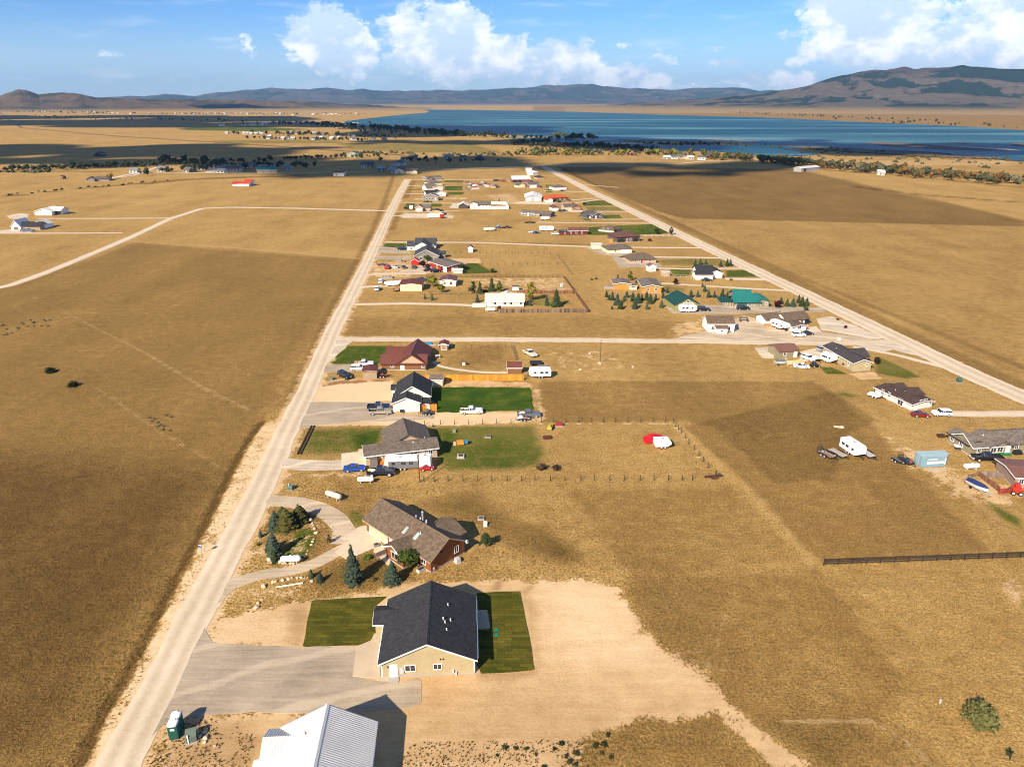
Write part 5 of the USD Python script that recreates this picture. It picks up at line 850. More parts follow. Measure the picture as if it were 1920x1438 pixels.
house('brick_tan_house', 'tan and brick house with brown roof on the pale drive', 'house', (1058, 395.5), (1074, 395), 9, 389, 'x', M('siding', (.52, .36, .24)), S_BROWN, None, .5, .4, [('garage', 'f', .4, 4, .05, 2, M('siding', (.6, .45, .32)))], [dict(box=(.95, 1.95, -1, 10, 2.6, 'y', .5), wall=M('siding', (.26, .11, .06)), ops=[W('f', .3, 1), W('f', .65, 1)])], apex=382)
house('slate_house', 'slate grey house with white trim between two small lawns', 'house', (1112, 411), (1132, 409.5), 12, 404, 'y', M('siding', (.085, .08, .085)), M('shingle', (.09, .075, .07)), None, .5, .4, [W('f', .7, 1.2), D('f', .25)], [dict(box=(-.35, .5, 3, 12, 2.4, 'x', .5), ops=[D('f', .3)])], apex=398)
house('modular_house', 'long grey roofed modular house standing alone in the dry field', 'house', (975, 404), (1012, 407), 8, 401, 'x', M('siding', (.12, .10, .085)), S_GREY, None, .4, .3, [W('f', .1, 1), W('f', .25, 1), D('f', .42), W('f', .58, 1), W('f', .72, 1), ('win', 'f', .9, 1.4, .6, 1.8)], [dict(box=(1.05, 1.5, 1, 8, 2.1, 'x', .4))], apex=394)
house('maroon_barn', 'long maroon barn with pale trim and low left wing', 'barn', (1065, 441), (1102, 440.5), 7, 433.5, 'x', DKRED, R_MAROON2, None, .3, .25, [W('f', .15, .8), W('f', .42, .8), W('f', .7, .8)], [dict(box=(-.42, .02, 0.3, 5, 2.0, 'x', .2), roof=S_SLATE, ops=[W('f', .6, .8)])], small=True, apex=426)
house('red_open_barn', 'far barn with long white roof and dark open bays', 'barn', (960.5, 342.5), (994, 342), 12, 336.5, 'x', M('siding', (.22, .07, .045)), R_WHITE, None, .3, .5, [('open', 'f', .15, 4, .1, 3), ('open', 'f', .4, 4, .1, 3)], small=True, apex=330)
house('grey_garage_house', 'grey roofed house with wide white garage door in the far right row', 'house', (991, 353), (1012, 352), 10, 346.5, 'x', M('siding', (.16, .11, .09)), S_GREY, None, .5, .4, [('garage', 'f', .4, 7, .05, 2.4, WHITE)], [dict(box=(-.75, -.1, 5, 14, 2.5, 'y', .5), wall=CREAM)], apex=341)
house('pale_far_house', 'grey roofed white house on the last driveway but one', 'house', (1039, 357), (1062, 356), 11, 351.5, 'hip', WALLW, S_GREY, None, .5, .5, [('garage', 'f', .5, 6, .05, 2.3, WHITE)], apex=346)
house('small_brown_house', 'small brown roofed house beside the far white sheds', 'house', (1008, 336.5), (1020, 336), 9, 333, 'hip', SAND, S_DKBRN, None, .5, .5, apex=328.5)
for pl, pr, lab in (((986, 322), (997, 322), 'far pale shed with flat white roof behind the open barn'), ((988, 327), (1000, 327), 'far white shed nearest the open barn roof'), ((999, 329), (1009, 328), 'far white shed right next to the small brown house')): shed('far_shed', lab, pl, pr, 8, 2.6, 'x', WALLW, R_WHITE, .25)
# right column
house('maroon_hip_house', 'dark house with big maroon hipped roof and open carport', 'house', (1156, 455.5), (1199, 453), 13, 445, 'hip', M('siding', (.10, .085, .075)), M('shingle', (.115, .048, .036)), None, .5, .7, [('open', 'f', .2, 4.5, .1, 2.0), D('f', .45, .9, M('plain', (.25, .06, .04))), W('f', .6, .8), ('open', 'f', .83, 3, .1, 2.0)], apex=433)
house('sage_house', 'pale green house with tan roof inside the lush lawn', 'house', (1122, 434), (1152, 437), 9, 430, 'hip', M('siding', (.50, .48, .34)), S_BROWN, None, .4, .4, [W('f', .3, .8), W('f', .6, .8)], apex=421.5)
house('cream_hip_house', 'cream house with grey hipped roof at the bend of its gravel loop', 'house', (1140, 476.5), (1185, 474.5), 10, 468, 'hip', CREAM, S_GREY, None, .4, .5, [('garage', 'f', .7, 5, .05, 2.1, WHITE), W('f', .3, .8)], apex=457)
shed('cream_shed', 'cream shed with matching roof at the end of the long drive', (1111, 467), (1128, 466.5), 4, 458.5, 'x', M('siding', (.68, .58, .42)), M('metal', (.55, .47, .34)), apex=455.5)
house('red_door_house', 'beige hip-roofed house with a red door and gravel court', 'house', (1181, 495.5), (1230, 493.5), 10, 487.5, 'hip', SAND, S_BROWN, None, .4, .5, [D('f', .45, 1.0, M('plain', (.45, .02, .012))), W('f', .2, .9), W('f', .75, .9)], apex=472.5)
shed('barn_shed', 'small white shed with red roof in front of the red-door house', (1216, 509.5), (1230, 509), 4, 500, 'y', WALLW, R_RUST, apex=495.5, ops=[W('f', .5, .6, 1, 1.4)])
shed('tan_shed', 'small tan shed beside the rough lawn strip', (1244, 519), (1255, 518.5), 3.4, 511, 'x', SAND, M('metal', (.42, .34, .27)), apex=507)
house('white_l_house', 'white house with charcoal roof in two wings on a pale drive', 'house', (1304, 525.5), (1336, 525.5), 6.5, 516, 'x', WALLW, S_CHAR, None, .4, .35, [W('f', .55, .8, .9, 1.5), W('l', .5, .7)], [dict(trim=WHITE, box=(.95, 1.68, 3.5, 13, 2.4, 'y', .42), ops=[('garage', 'f', .6, 3.2, .05, 2, WHITE)]), dict(box=(.3, 1.3, 8, 15, 2.4, 'x', .5))], apex=507.5)
OCH = M('siding', (.50, .23, .05))
house('orange_garage', 'orange garage with grey roof at the left end of the conifer rows', 'garage', (1151, 543), (1182, 543), 8, 533, 'y', OCH, S_TAUPE, None, .4, .4, apex=529, small=True)
house('orange_house', 'larger orange house with grey roof above the conifer rows', 'house', (1204.5, 550), (1239.5, 550), 13, 538, 'y', OCH, S_TAUPE, None, .4, .45, [W('f', .3, .9), W('f', .7, .9), W('r', .5)], apex=533.5)
shed('mint_shed', 'pale mint shed between the two orange buildings', (1180, 543.5), (1194, 543.5), 4, 537, 'x', MINT, S_TAUPE, apex=532, ops=[('open', 'f', .5, 1.4, 1.0, 1.6)])
house('green_barn', 'olive green barn with dark green roof behind the white camper', 'barn', (1265, 583), (1310.5, 582.5), 11.5, 571, 'y', OLIVEG, R_GREEN, R_GREEN, .75, .4, [W('f', .53, .9, 3.0, 4.0), ('garage', 'f', .55, 3.6, .05, 3.0, OLIVEG)], rot=8, small=True, apex=558)
TEALH, wt = house('teal_roof_house', 'olive house with bright teal metal roof and black car outside', 'house', (1376, 577), (1424, 577), 7, 566.5, 'x', OLIVE, R_TEAL, R_GREEN, .5, .5, [('garage', 'f', .3, 4.4, .05, 2.2, M('plain', (.10, .12, .10))), W('f', .62, .8), W('f', .8, .7)], [dict(box=(.82, 1.36, .2, 8.5, 2.5, 'y', .42), ops=[W('f', .3, .7), W('f', .8, .6)]), dict(box=(.18, .85, 6.0, 13, 2.9, 'x', .5)), dict(box=(-.46, .0, 1.2, 7.5, 2.2, 'hip', .45), roof=R_GREEN, ops=[W('f', .4, .6), D('f', .85, .9, M('wood', (.2, .12, .05)))])], apex=554)
house('white_shop', 'white shop with brown roof and gabled entry at the gravel yard', 'shop', (1326, 623.5), (1376, 623.5), 7.2, 607.5, 'x', WALLW, S_BROWN, None, .5, .3, [W('f', .2, 1.1), W('f', .78, 1.1), D('r', .5)], [dict(box=(.28, .68, -2.1, .2, 2.3, 'x', .35), roof=M('shingle', (.14, .085, .06)), ops=[W('f', .5, .8, .9, 1.5)])], apex=592)
house('white_wing_house', 'white L-shaped house with brown roof behind the fifth-wheel camper', 'house', (1485, 623), (1516, 623), 13, 613, 'y', WALLW, S_BROWN, None, .45, .45, [W('f', .5, 1.2)], [dict(box=(.35, 2.0, 6.0, 12.5, 2.5, 'x', .5), ops=[W('f', .45, 1.0), ('win', 'f', .7, 1.0, .9, 2), ('open', 'f', .92, 1.8, .1, 2.0)]), dict(box=(-.7, .4, 9.5, 15, 2.4, 'x', .45))], rot=18, apex=608)
house('olive_garage', 'olive garage with maroon roof and yellow board fence in front', 'garage', (1460, 672.5), (1495.5, 670), 6.6, 659, 'x', OLIVE, R_RUST, R_RUST, .5, .3, [D('f', .85), W('f', .3, .8)], small=True, apex=645)
house('dark_roof_house', 'beige two-level house with dark grey roof beside the yellow-green lawn', 'house', (1598, 696.5), (1635, 696.5), 16.0, 681, 'y', TAN, M('shingle', (.05, .042, .042)), None, .5, .4, [W('f', .75, .6, 1.6, 2.3), W('l', .15, .6), W('l', .5, 1.3, 1.3, 2.4), ('open', 'l', .3, 1, .3, .9)], [dict(box=(.7, 1.5, 6, 12, 2.4, 'x', .45))], [(-.0 + .25, 11.5, .3)], rot=9, apex=673)
house('brown_roof_white_house', 'white house with dark brown roof beside the red car', 'house', (1708, 770.5), (1757.5, 770.5), 12.2, 758, 'y', OFFW, S_DKBRN, None, .4, .45, [('door', 'f', .2, .9, .05, 2.0, WHITE), W('f', .42, .9, 2.3, 2.7), W('f', .62, .9, 2.3, 2.7), W('f', .9, .6), ('slider', 'l', .3, 1.6, .1, 2.0, WHITE), W('l', .62, .7), W('l', .8, .7)], [dict(box=(.6, 1.12, 4, 8.2, 2.3, 'x', .4)), dict(box=(.6, 1.02, 8.8, 11.8, 2.3, 'x', .4))], [(.35, 8, .3)], rot=19, apex=750)
house('olive_house', 'olive house with broad taupe roof at the right edge above the black pickup', 'house', (1821, 856), (1880, 852), 6.6, 838, 'x', OLIVE, S_TAUPE, None, .42, .45, [W('f', .2, .8), W('f', .62, 1.2, .8, 2.0), W('f', .95, 1.2, .8, 2)], [dict(trim=S_CHAR, box=(-.02, .42, 1.2, 7.6, 2.5, 'y', .5), ops=[W('l', .35, .9), W('l', .8, .9)]), dict(box=(.5, 1.2, -.15, 6, 2.45, 'y', .4), ops=[D('f', .85), W('f', .2, 1.3, .8, 2), W('f', .5, 1.3, .8, 2)]), dict(box=(1.1, 2.3, .6, 7, 2.5, 'x', .45), ops=[W('f', .3, .8), W('f', .7, 1)])], [(.5, 2.5, .3)], apex=810)
house('edge_house', 'maroon roofed house corner cut off by the right edge', 'house', (1900, 914), (1960, 922), 8, 895, 'x', M('siding', (.3, .2, .14)), R_RUST, None, .4, .4, [W('f', .2, .8)], rot=-8, apex=878)
# left of the road and beyond
house('white_farm_house', 'big white-roofed white house left of the far crossroads', 'house', (66, 404.5), (98, 404.5), 14, 397, 'y', M('siding', (.72, .66, .56)), M('metal', (.70, .64, .54)), None, .4, .5, [], [dict(box=(.5, 1.35, 4, 13, 3, 'x', .4), roof=M('metal', (.70, .64, .54)), ops=[('open', 'f', .75, 5, .1, 2.6)])], apex=391)
house('black_panel_house', 'white house with black roof slope behind a parked car far left', 'house', (22, 432), (40, 432), 11, 425, 'y', WALLW, M('metal', (.65, .60, .52)), None, .5, .4, [('garage', 'f', .5, 3, .05, 2, M('plain', (.12, .12, .12)))], [dict(box=(.8, 2.9, 1, 9, 2.4, 'x', .5), roof=S_CHAR, wall=M('siding', (.3, .22, .16))), dict(box=(1.6, 3.0, 5, 14, 2.6, 'y', .5), roof=M('metal', (.65, .60, .52)))], apex=413)
house('red_roof_far_house', 'far house with scarlet roof and white wing left of the road', 'house', (447, 350), (467, 350), 10, 345.5, 'x', WALLW, M('metal', (.45, .05, .025)), None, .4, .4, [], [dict(box=(-.6, .0, 2, 10, 2.4, 'x', .35), roof=M('metal', (.42, .03, .02))), dict(box=(.3, 1.0, 7, 16, 3.4, 'x', .4))], apex=341)
house('slate_far_house', 'far grey roofed house beside a yellow tree on the left', 'house', (168, 340.5), (205, 339.5), 14, 336, 'hip', GREYW, S_GREY, None, .5, .6, [], [dict(box=(-.1, .3, -3, 6, 2.6, 'y', .5))], apex=330)
shed('rust_shed', 'small rust coloured shed alone far left', (113, 336), (118, 336), 6, 332.5, 'x', M('siding', (.22, .09, .04)), S_DKBRN)

# ---------------------------------------------------------------- trees and shrubs: a class prim of each kind, one Xform per plant
_protos = {}
def leaf_quads(m, c, size, n, r, spread, flat=.6, up=.25):
    """n leaf clumps round the points c (k x 3)."""
    k = len(c) * n; p = np.repeat(c, n, 0) + r.normal(0, 1, (k, 3)) * spread * np.array([1, 1, flat]); a = r.normal(0, 1, (k, 3)); a /= np.linalg.norm(a, axis=1)[:, None]
    nrm = r.normal(0, 1, (k, 3)); nrm[:, 2] = np.abs(nrm[:, 2]) + up; b = np.cross(nrm, a); b /= np.linalg.norm(b, axis=1)[:, None]
    s = size * r.uniform(.6, 1.35, (k, 1)); v = np.stack([p - a * s, p + b * s * .7, p + a * s, p - b * s * .55], 1).reshape(-1, 3); i = np.arange(k) * 4
    m.add(v, np.stack([i, i + 1, i + 2, i + 3], 1))
def proto(kind, color, seed, detail):
    key = (kind, color, seed, detail)
    if key in _protos: return _protos[key]
    path = f'/World/plant_kind_{len(_protos):03d}'; stage.CreateClassPrim(path); r = np.random.default_rng(seed * 31 + 5); tr, cr = MB(), MB(); leaf = M('leaf', color, scale=2.0)
    if kind == 'spruce':                                     # unit height, drooping whorls of sprays
        tr.tube((0, 0, -.02), (0, 0, .96), .022, .004, 7); L_, B_ = {2: (30, 15), 1: (15, 11), 0: (9, 8)}[detail]; lean = r.normal(0, .01, 2)
        for k in range(L_):
            t = (k + r.uniform(-.3, .3)) / L_; z = .05 + .93 * t; R = .30 * (1 - t) ** .80 * r.uniform(.70, 1.18) + .012
            for j in range(B_ if t < .8 else max(4, B_ // 2)):
                a = 2 * PI * (j + r.uniform(0, .9)) / B_ + k * 1.9; ln = R * r.uniform(.7, 1.15); d = np.array([math.cos(a), math.sin(a), 0]); s = np.array([-d[1], d[0], 0]); w = ln * (.5 if detail == 2 else .75) + .014
                o = np.array([lean[0] * t, lean[1] * t, z]); tip = o + d * ln + np.array([0, 0, -.28 * ln]); midp = o + d * ln * .55 + np.array([0, 0, .02 - .08 * ln])
                cr.add([o, midp + s * w * .5 - [0, 0, .018], tip, midp - s * w * .5 - [0, 0, .018], midp + [0, 0, .012]], [[0, 4, 1], [1, 4, 2], [2, 4, 3], [3, 4, 0]])
                if detail == 2:
                    for q_ in (.5, .8):
                        c = o + d * ln * q_ + np.array([0, 0, -.2 * ln * q_]); e = ln * .3
                        for sg in (-1, 1): cr.add([c, c + s * sg * e + d * e * .5 - [0, 0, .3 * e], c + d * e * .9 - [0, 0, .1 * e]], [[0, 1, 2]])
        core = trimesh.creation.cone(.17, .84, sections=9); core.apply_translation([0, 0, .08]); cr.tm(core)
    elif kind == 'round':                                    # leafy tree: unit height
        tr.tube((0, 0, -.02), (0, 0, .45), .03, .018, 7)
        for j in range(6 if detail else 3): a = j * 2.4; tr.tube((0, 0, .25 + .03 * j), (.2 * math.cos(a), .2 * math.sin(a), .55 + .05 * j), .014, .005, 5)
        n = {2: 70, 1: 34, 0: 16}[detail]; u = r.normal(0, 1, (n, 3)); u /= np.linalg.norm(u, axis=1)[:, None]; rad = r.uniform(.55, 1, (n, 1)) ** .5; lump = 1 + .28 * (meshkit.noise(u * 2.1 + seed, seed)[:, None] * 2 - 1)
        c = u * rad * lump * np.array([.34, .34, .36]) + [0, 0, .60]; leaf_quads(cr, c, {2: .042, 1: .065, 0: .095}[detail], {2: 18, 1: 12, 0: 6}[detail], r, .055)
        cr.ball((0, 0, .60), .24, 1, (1, 1, 1.05), .3, seed)
    elif kind == 'upright':                                  # young poplar or pine: narrow and loose
        tr.tube((0, 0, -.02), (0, 0, .85), .02, .006, 6); n = {2: 50, 1: 26, 0: 12}[detail]; z = r.uniform(.14, .98, n); R = .23 * np.sin(np.clip(z * 1.05, 0, 1) * PI) ** .6 * r.uniform(.4, 1.1, n); a = r.uniform(0, 2 * PI, n)
        leaf_quads(cr, np.stack([R * np.cos(a), R * np.sin(a), z], 1), {2: .04, 1: .06, 0: .08}[detail], {2: 18, 1: 12, 0: 6}[detail], r, .045, 1.0)
    else:                                                    # bush: unit width, several stems
        for j in range(5): a = j * 1.26; tr.tube((0, 0, -.02), (.25 * math.cos(a), .25 * math.sin(a), .4), .02, .008, 5)
        cr.ball((0, 0, .16), .27, 1, (1.1, 1.1, .9), .4, seed); n = {2: 110, 1: 30, 0: 12}[detail]; u = r.normal(0, 1, (n, 3)); u[:, 2] = np.abs(u[:, 2]); u /= np.linalg.norm(u, axis=1)[:, None]
        leaf_quads(cr, u * r.uniform(.5, 1, (n, 1)) * (1 + .3 * (meshkit.noise(u * 2 + seed, seed)[:, None] * 2 - 1)) * [.46, .46, .55] + [0, 0, .05], {2: .045, 1: .065, 0: .11}[detail], {2: 14, 1: 9, 0: 6}[detail], r, .06)
    obj(path, 'trunk', tr, M('wood', (.12, .085, .055))); obj(path, 'crown', cr, leaf); _protos[key] = path; return path
SPR, CON, JUN, DEC, YEL_G, PUR, ORA, DKG, OLV, POP = (.060, .084, .054), (.052, .072, .028), (.092, .088, .024), (.085, .125, .020), (.26, .22, .03), (.045, .012, .014), (.30, .12, .025), (.036, .052, .018), (.135, .132, .078), (.16, .16, .03)
NAMES = {'spruce': ('spruce_tree', 'tree'), 'round': ('leafy_tree', 'tree'), 'upright': ('young_tree', 'tree'), 'bush': ('bush', 'bush')}
def plant(label, px, py, top, kind, color, detail=1, wide=1.0, group=None, name=None, cat=None, world=None, h=None):
    """A plant rooted where the photograph shows px, py, as tall as its top row says."""
    g = at(px, py) if world is None else np.array(world); h = h or max(.4, zrow(g, top)); seed = (int(px) * 7 + int(py)) % (3 if detail < 2 else 9)
    nm, ct = NAMES[kind]; p = UsdGeom.Xform.Define(stage, numbered('/World', name or nm)); p.AddTranslateOp().Set(Gf.Vec3d(float(g[0]), float(g[1]), 0)); p.AddRotateZOp().Set(float((px * 37 + py * 11) % 360)); s = h * wide
    p.AddScaleOp().Set(Gf.Vec3f(s, s, h if kind != 'bush' else h)); q_ = p.GetPrim(); q_.GetReferences().AddInternalReference(proto(kind, color, seed, detail)); q_.SetInstanceable(True); tag(q_, label, cat or ct, group)
    return q_
plant('tall slender blue spruce in front of the brown house apron', 664, 1091, 1017, 'spruce', SPR, 2, .62); plant('stout blue spruce right before the brown house corner', 736, 1091, 1049, 'spruce', SPR, 2, 1.05)
plant('round bright green tree against the brown house porch', 766, 1066, 1030, 'round', DEC, 2, 1.25)
plant('bluish spruce at the top left of the island bed', 517, 990, 956, 'spruce', SPR, 2, 1.2); plant('shaggy olive conifer in the middle of the island clump', 538, 990, 951, 'spruce', JUN, 2, 1.5); plant('tall dark juniper at the right end of the island clump', 563, 977, 944, 'spruce', JUN, 2, 1.55); plant('greenish conifer behind the island clump', 530, 974, 948, 'spruce', CON, 2, 1.4)
plant('tall blue spruce left of the island lawn', 514, 1040, 994, 'spruce', SPR, 2, .95); plant('smaller green spruce by the boulders below the island lawn', 516, 1054, 1030, 'spruce', CON, 2, .9); plant('second blue spruce crowding the island lawn from the left', 507, 1032, 1006, 'spruce', SPR, 2, 1.1); plant('little round spruce near the road side of the island', 489, 1007, 992, 'spruce', SPR, 1, 1.1); plant('smallest shrub near the road side of the island', 485, 1022, 1014, 'bush', CON, 1)
plant('small dark conifer where the drive meets the lower boulders', 584, 1082, 1065, 'spruce', CON, 1, 1.2); plant('small blue spruce right of the lower boulders', 601, 1090, 1071, 'spruce', SPR, 2, 1.1); plant('low dark shrub in the grass below the tall spruce', 703, 1087, 1081, 'bush', CON, 1, 1.6); plant('dark shrub beside the paved apron', 690, 1047, 1034, 'bush', DEC, 1, 1.3); plant('thin shrub at the tip of the island by the apron', 618, 1018, 1002, 'upright', JUN, 1)
plant('lone small tree in the grass right of the brown house', 911, 1026, 1000, 'round', CON, 2, .85)
for x, y, t, lab in ((95, 698, 683, 'dark juniper alone in the left field, farther from the road'), (137, 724, 709, 'dark juniper alone in the left field, nearer the road')): plant(lab, x, y, t, 'bush', (.020, .034, .010), 2, 1.25, name='juniper')
plant('big ragged grey-green bush alone in the lower right field', 1836, 1352, 1297, 'bush', (.17, .165, .055), 2, .9); plant('tiny dark shrub near the lower right corner', 1890, 1412, 1402, 'bush', CON, 1)
for k, (x, y) in enumerate([(281, 784), (290, 786), (284, 790), (296, 793), (301, 797), (308, 800), (319, 808), (306, 806), (295, 800), (322, 782), (313, 779)]): plant('grey sagebrush clump beside the worn track in the left field', x, y, y - 4.2, 'bush', (.12, .105, .07), 1, 1.5, 'sagebrush in the left field', 'sagebrush', 'shrub')
for k in range(22): x, y = rng.uniform(0, 95), rng.uniform(601, 626); plant('grey-brown sagebrush clump in the patch at the left edge', x, y - x * .12 + 6, y - x * .12 + 2.5, 'bush', (.13, .11, .065), 0, 1.6, 'sagebrush patch at the left edge', 'sagebrush', 'shrub')
for x, y, s in [(1053, 1395, 8), (946, 1402, 8), (968, 1403, 6), (986, 1404, 6), (1040, 1404, 6), (1062, 1418, 6), (1080, 1413, 9), (1068, 1428, 8), (1116, 1398, 8), (1132, 1396, 9), (1128, 1412, 6), (1146, 1420, 7), (1020, 1440, 8), (1140, 1378, 7), (1078, 1434, 7), (932, 1416, 4), (1005, 1415, 4)]: plant('dark weed clump in the bare dirt at the bottom edge', x, y, y - s, 'bush', (.050, .055, .020), 1, 1.3, 'weeds in the bare dirt', 'weed_clump', 'weed')
for x, y, t, kd, c, lab in [(812, 538, 516, 'round', POP, 'yellow-green tree between the cream garage and white cottage'), (828, 549, 532, 'round', POP, 'low yellow-green tree in front of the white cottage'), (797, 560.5, 549, 'spruce', SPR, 'small blue spruce below the cream garage'), (810, 563, 547, 'spruce', SPR, 'larger blue spruce below the cream garage'), (895, 567, 549, 'spruce', SPR, 'blue spruce at the left corner of the white ranch house'),
        (801, 491, 477, 'round', DEC, 'green tree before the grey-brown gable'), (794, 502, 488, 'round', PUR, 'wide dark purple tree beside the small red shed'), (803, 506, 494, 'round', PUR, 'second dark purple tree by the black car'), (865, 508, 493, 'round', DKG, 'dark tree at the red house corner'), (923, 512, 503, 'round', DKG, 'dark shrub tree at the end of the red house lawn'), (929, 511, 504, 'bush', DKG, 'dark bush beside the lawn end shrub tree'),
        (886, 550, 528, 'upright', CON, 'first conifer of the group behind the white ranch house'), (900, 550, 525, 'spruce', CON, 'second conifer of the group behind the white ranch house'), (922, 546, 517, 'spruce', CON, 'tallest conifer behind the white ranch house'), (936, 547, 527, 'upright', DEC, 'slim green tree right of the tallest conifer'), (947, 547, 536, 'bush', DKG, 'dark green bush at the ranch house ridge'), (911, 541, 532, 'bush', ORA, 'orange autumn bush among the conifers'), (909, 548, 538, 'bush', PUR, 'purple bush among the conifers'),
        (996, 564, 531, 'upright', YEL_G, 'tall yellow-green tree right of the white ranch house'), (994, 573, 558, 'spruce', SPR, 'blue spruce under the yellow-green tree'), (1025, 573, 552, 'spruce', SPR, 'blue spruce left of the big yard conifer'), (1043, 574, 537, 'spruce', CON, 'biggest conifer in the fenced yard'), (1036, 575, 560, 'bush', DEC, 'green bush between yard conifers'),
        (1109, 525, 519, 'bush', CON, 'left one of two lone shrubs in the middle field'), (1118, 524, 517, 'bush', CON, 'right one of two lone shrubs in the middle field'), (1158, 526, 512, 'spruce', CON, 'conifer behind the orange garage'), (1182, 526, 508, 'upright', DEC, 'green poplar behind the orange garage'), (1193, 531, 520, 'spruce', CON, 'small conifer behind the mint shed'), (1266, 534, 522, 'round', PUR, 'dark purple tree beside the long drive'),
        (1457, 578, 562, 'round', PUR, 'dark purple tree right of the teal roof'), (1510, 583, 572, 'round', DEC, 'round green tree by the right road drive'), (1462, 585, 581, 'bush', POP, 'small green bush on the gravel by the white house'), (1423, 553, 546, 'bush', YEL_G, 'yellow bush behind the teal roof'), (1594, 683, 665, 'bush', (.05, .035, .02), 'dead looking bush near the left wall'), (1643, 683, 669, 'round', (.035, .03, .015), 'dark tree at the corner of the two-level house'),
        (796, 380, 373, 'bush', YEL_G, 'yellow bush before the wide grey house'), (802, 380, 372, 'bush', POP, 'green-yellow bush before the wide grey house'), (808, 380, 374, 'bush', ORA, 'orange bush before the wide grey house'), (936, 381, 371, 'spruce', CON, 'lone conifer behind the white yard fence'), (1095, 386, 379, 'round', DKG, 'dark round tree beside the oval lawn'), (1232, 440, 428, 'round', DKG, 'dark tree in the lush lawn'), (1258, 441, 426, 'upright', DKG, 'tall dark tree at the right road by the lush lawn'), (1154, 438, 429, 'round', DKG, 'dark tree beside the sage house'), (1218, 452, 443, 'bush', (.12, .03, .012), 'red bush beside the maroon hipped roof'), (1048, 380, 372, 'bush', DKG, 'dark bush before the orange roof'), (761, 392, 383, 'bush', DKG, 'dark bush at the lawn of the tan twin-gable house'), (1371, 526, 519, 'bush', (.16, .04, .02), 'red bush at the pale drive'),
        (1456, 612, 606, 'bush', PUR, 'dark bush'), (208, 337, 324, 'round', (.32, .22, .01), 'bright yellow tree beside the far grey roofed house'), (1571, 600, 594, 'bush', PUR, 'small dark bush on the pale gravel'), (1585, 615, 607, 'bush', PUR, 'dark bush at the right end of the pale gravel')]:
    if lab not in ('dark bush', 'dead looking bush near the left wall'): plant(lab, x, y, t, kd, c, 1, 1.0 if kd == 'spruce' else 1.15)
rows = [(1137, 557, 543), (1148, 563, 545), (1157, 572, 548), (1164, 579, 560), (1170, 564, 552), (1175, 558, 543), (1186, 565, 545), (1190, 579, 556), (1196, 568, 546), (1203, 563, 549), (1213, 580, 566), (1212, 563, 544), (1219, 569, 548), (1229, 563, 549), (1240, 577, 560), (1243, 559, 545), (1251, 549, 537), (1259, 558, 543), (1295, 558, 541), (1308, 557, 543), (1317, 538, 529), (1321, 547, 533), (1328, 558, 542), (1339, 558, 544), (1354, 558, 539), (1363, 559, 545), (1464, 570, 555), (1475, 574, 558), (1486, 575, 556), (1497, 568, 551), (1503, 574, 553), (1512, 573, 556), (1303, 499, 485), (1313, 497, 483), (1323, 496, 485), (1351, 500, 487), (1363, 499, 483), (1369, 499, 484), (1147, 580, 571), (1142, 562, 551)]
for k, (x, y, t) in enumerate(rows):
    where = 'planted in the rows below the orange buildings' if x < 1265 else 'in the line behind the teal roofed house' if x < 1400 and y > 520 else 'in the row right of the teal roof by the road' if y > 520 else 'standing behind the white two-wing house'
    plant('conifer ' + where, x, y, t, 'spruce', SPR if k % 3 else CON, 1, 1.15, 'conifers ' + where)
for k, (x, y) in enumerate([(787, 800), (812, 800)]): plant('tiny spruce along the upper edge of the rough lawn', x, y, y - 7, 'spruce', SPR, 1, 1.1, 'tiny spruces on the lawn edge')
for x, y, t, lab in ((1015, 880, 858, 'bare brown shrub at the lawn corner, left one'), (1042, 880, 860, 'bare brown shrub at the lawn corner, right one')): plant(lab, x, y, t, 'bush', (.07, .045, .03), 1, .8)
# belts of trees in the middle distance
TONE = lambda c: 'near-black green' if max(c) < .056 else 'grey-green' if c[2] > .06 else 'rusty orange' if c[0] > 1.45 * c[1] else 'golden' if c[0] > 1.15 * c[1] and c[0] > .12 else 'yellow-green' if c[0] > .13 else 'brownish' if c[0] > 1.2 * c[1] else 'deep green'
def belt(label, group, pts, n, hgt, colors, spread=6.0, name='leafy_tree', kinds=('round',), detail=0, cat='tree'):
    g = LineString(px2w(pts)); r = np.random.default_rng(int(pts[0][0] + pts[0][1]) + n)
    for k in range(n):
        c = np.array(g.interpolate((k + r.uniform(0, 1)) / n, normalized=True).coords[0]) + r.normal(0, spread, 2); h = hgt * r.uniform(.6, 1.3)
        cc = colors[int(r.integers(len(colors)))]; plant(TONE(cc) + ' ' + label, k * 13 + 5, n, 0, kinds[k % len(kinds)], cc, detail, r.uniform(.95, 1.5), group, name, cat, world=c, h=h)
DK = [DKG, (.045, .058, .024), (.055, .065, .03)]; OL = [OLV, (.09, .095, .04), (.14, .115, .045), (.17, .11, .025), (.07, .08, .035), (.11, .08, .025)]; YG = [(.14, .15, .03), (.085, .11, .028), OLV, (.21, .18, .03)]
_wood = []
def wood(pts, n, hgt, colors, spread, kind='round'):
    """Far woods that read as one mass: gathered into one object."""
    g = LineString(px2w(pts)); r = np.random.default_rng(int(pts[0][0] + pts[0][1]) + n)
    for k in range(n): c = np.array(g.interpolate((k + r.uniform(0, 1)) / n, normalized=True).coords[0]) + r.normal(0, spread, 2); _wood.append((c[0], c[1], hgt * r.uniform(.5, 1.3), r.uniform(.9, 1.6), kind, colors[int(r.integers(len(colors)))]))
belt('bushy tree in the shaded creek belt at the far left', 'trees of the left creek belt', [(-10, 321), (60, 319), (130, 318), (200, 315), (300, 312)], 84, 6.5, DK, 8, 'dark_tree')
belt('low bush along the near side of the left creek', 'bushes of the left creek', [(0, 323), (90, 324), (100, 322)], 14, 6, [(.06, .065, .045), OLV], 4, 'bush', ('bush',), 0, 'bush')
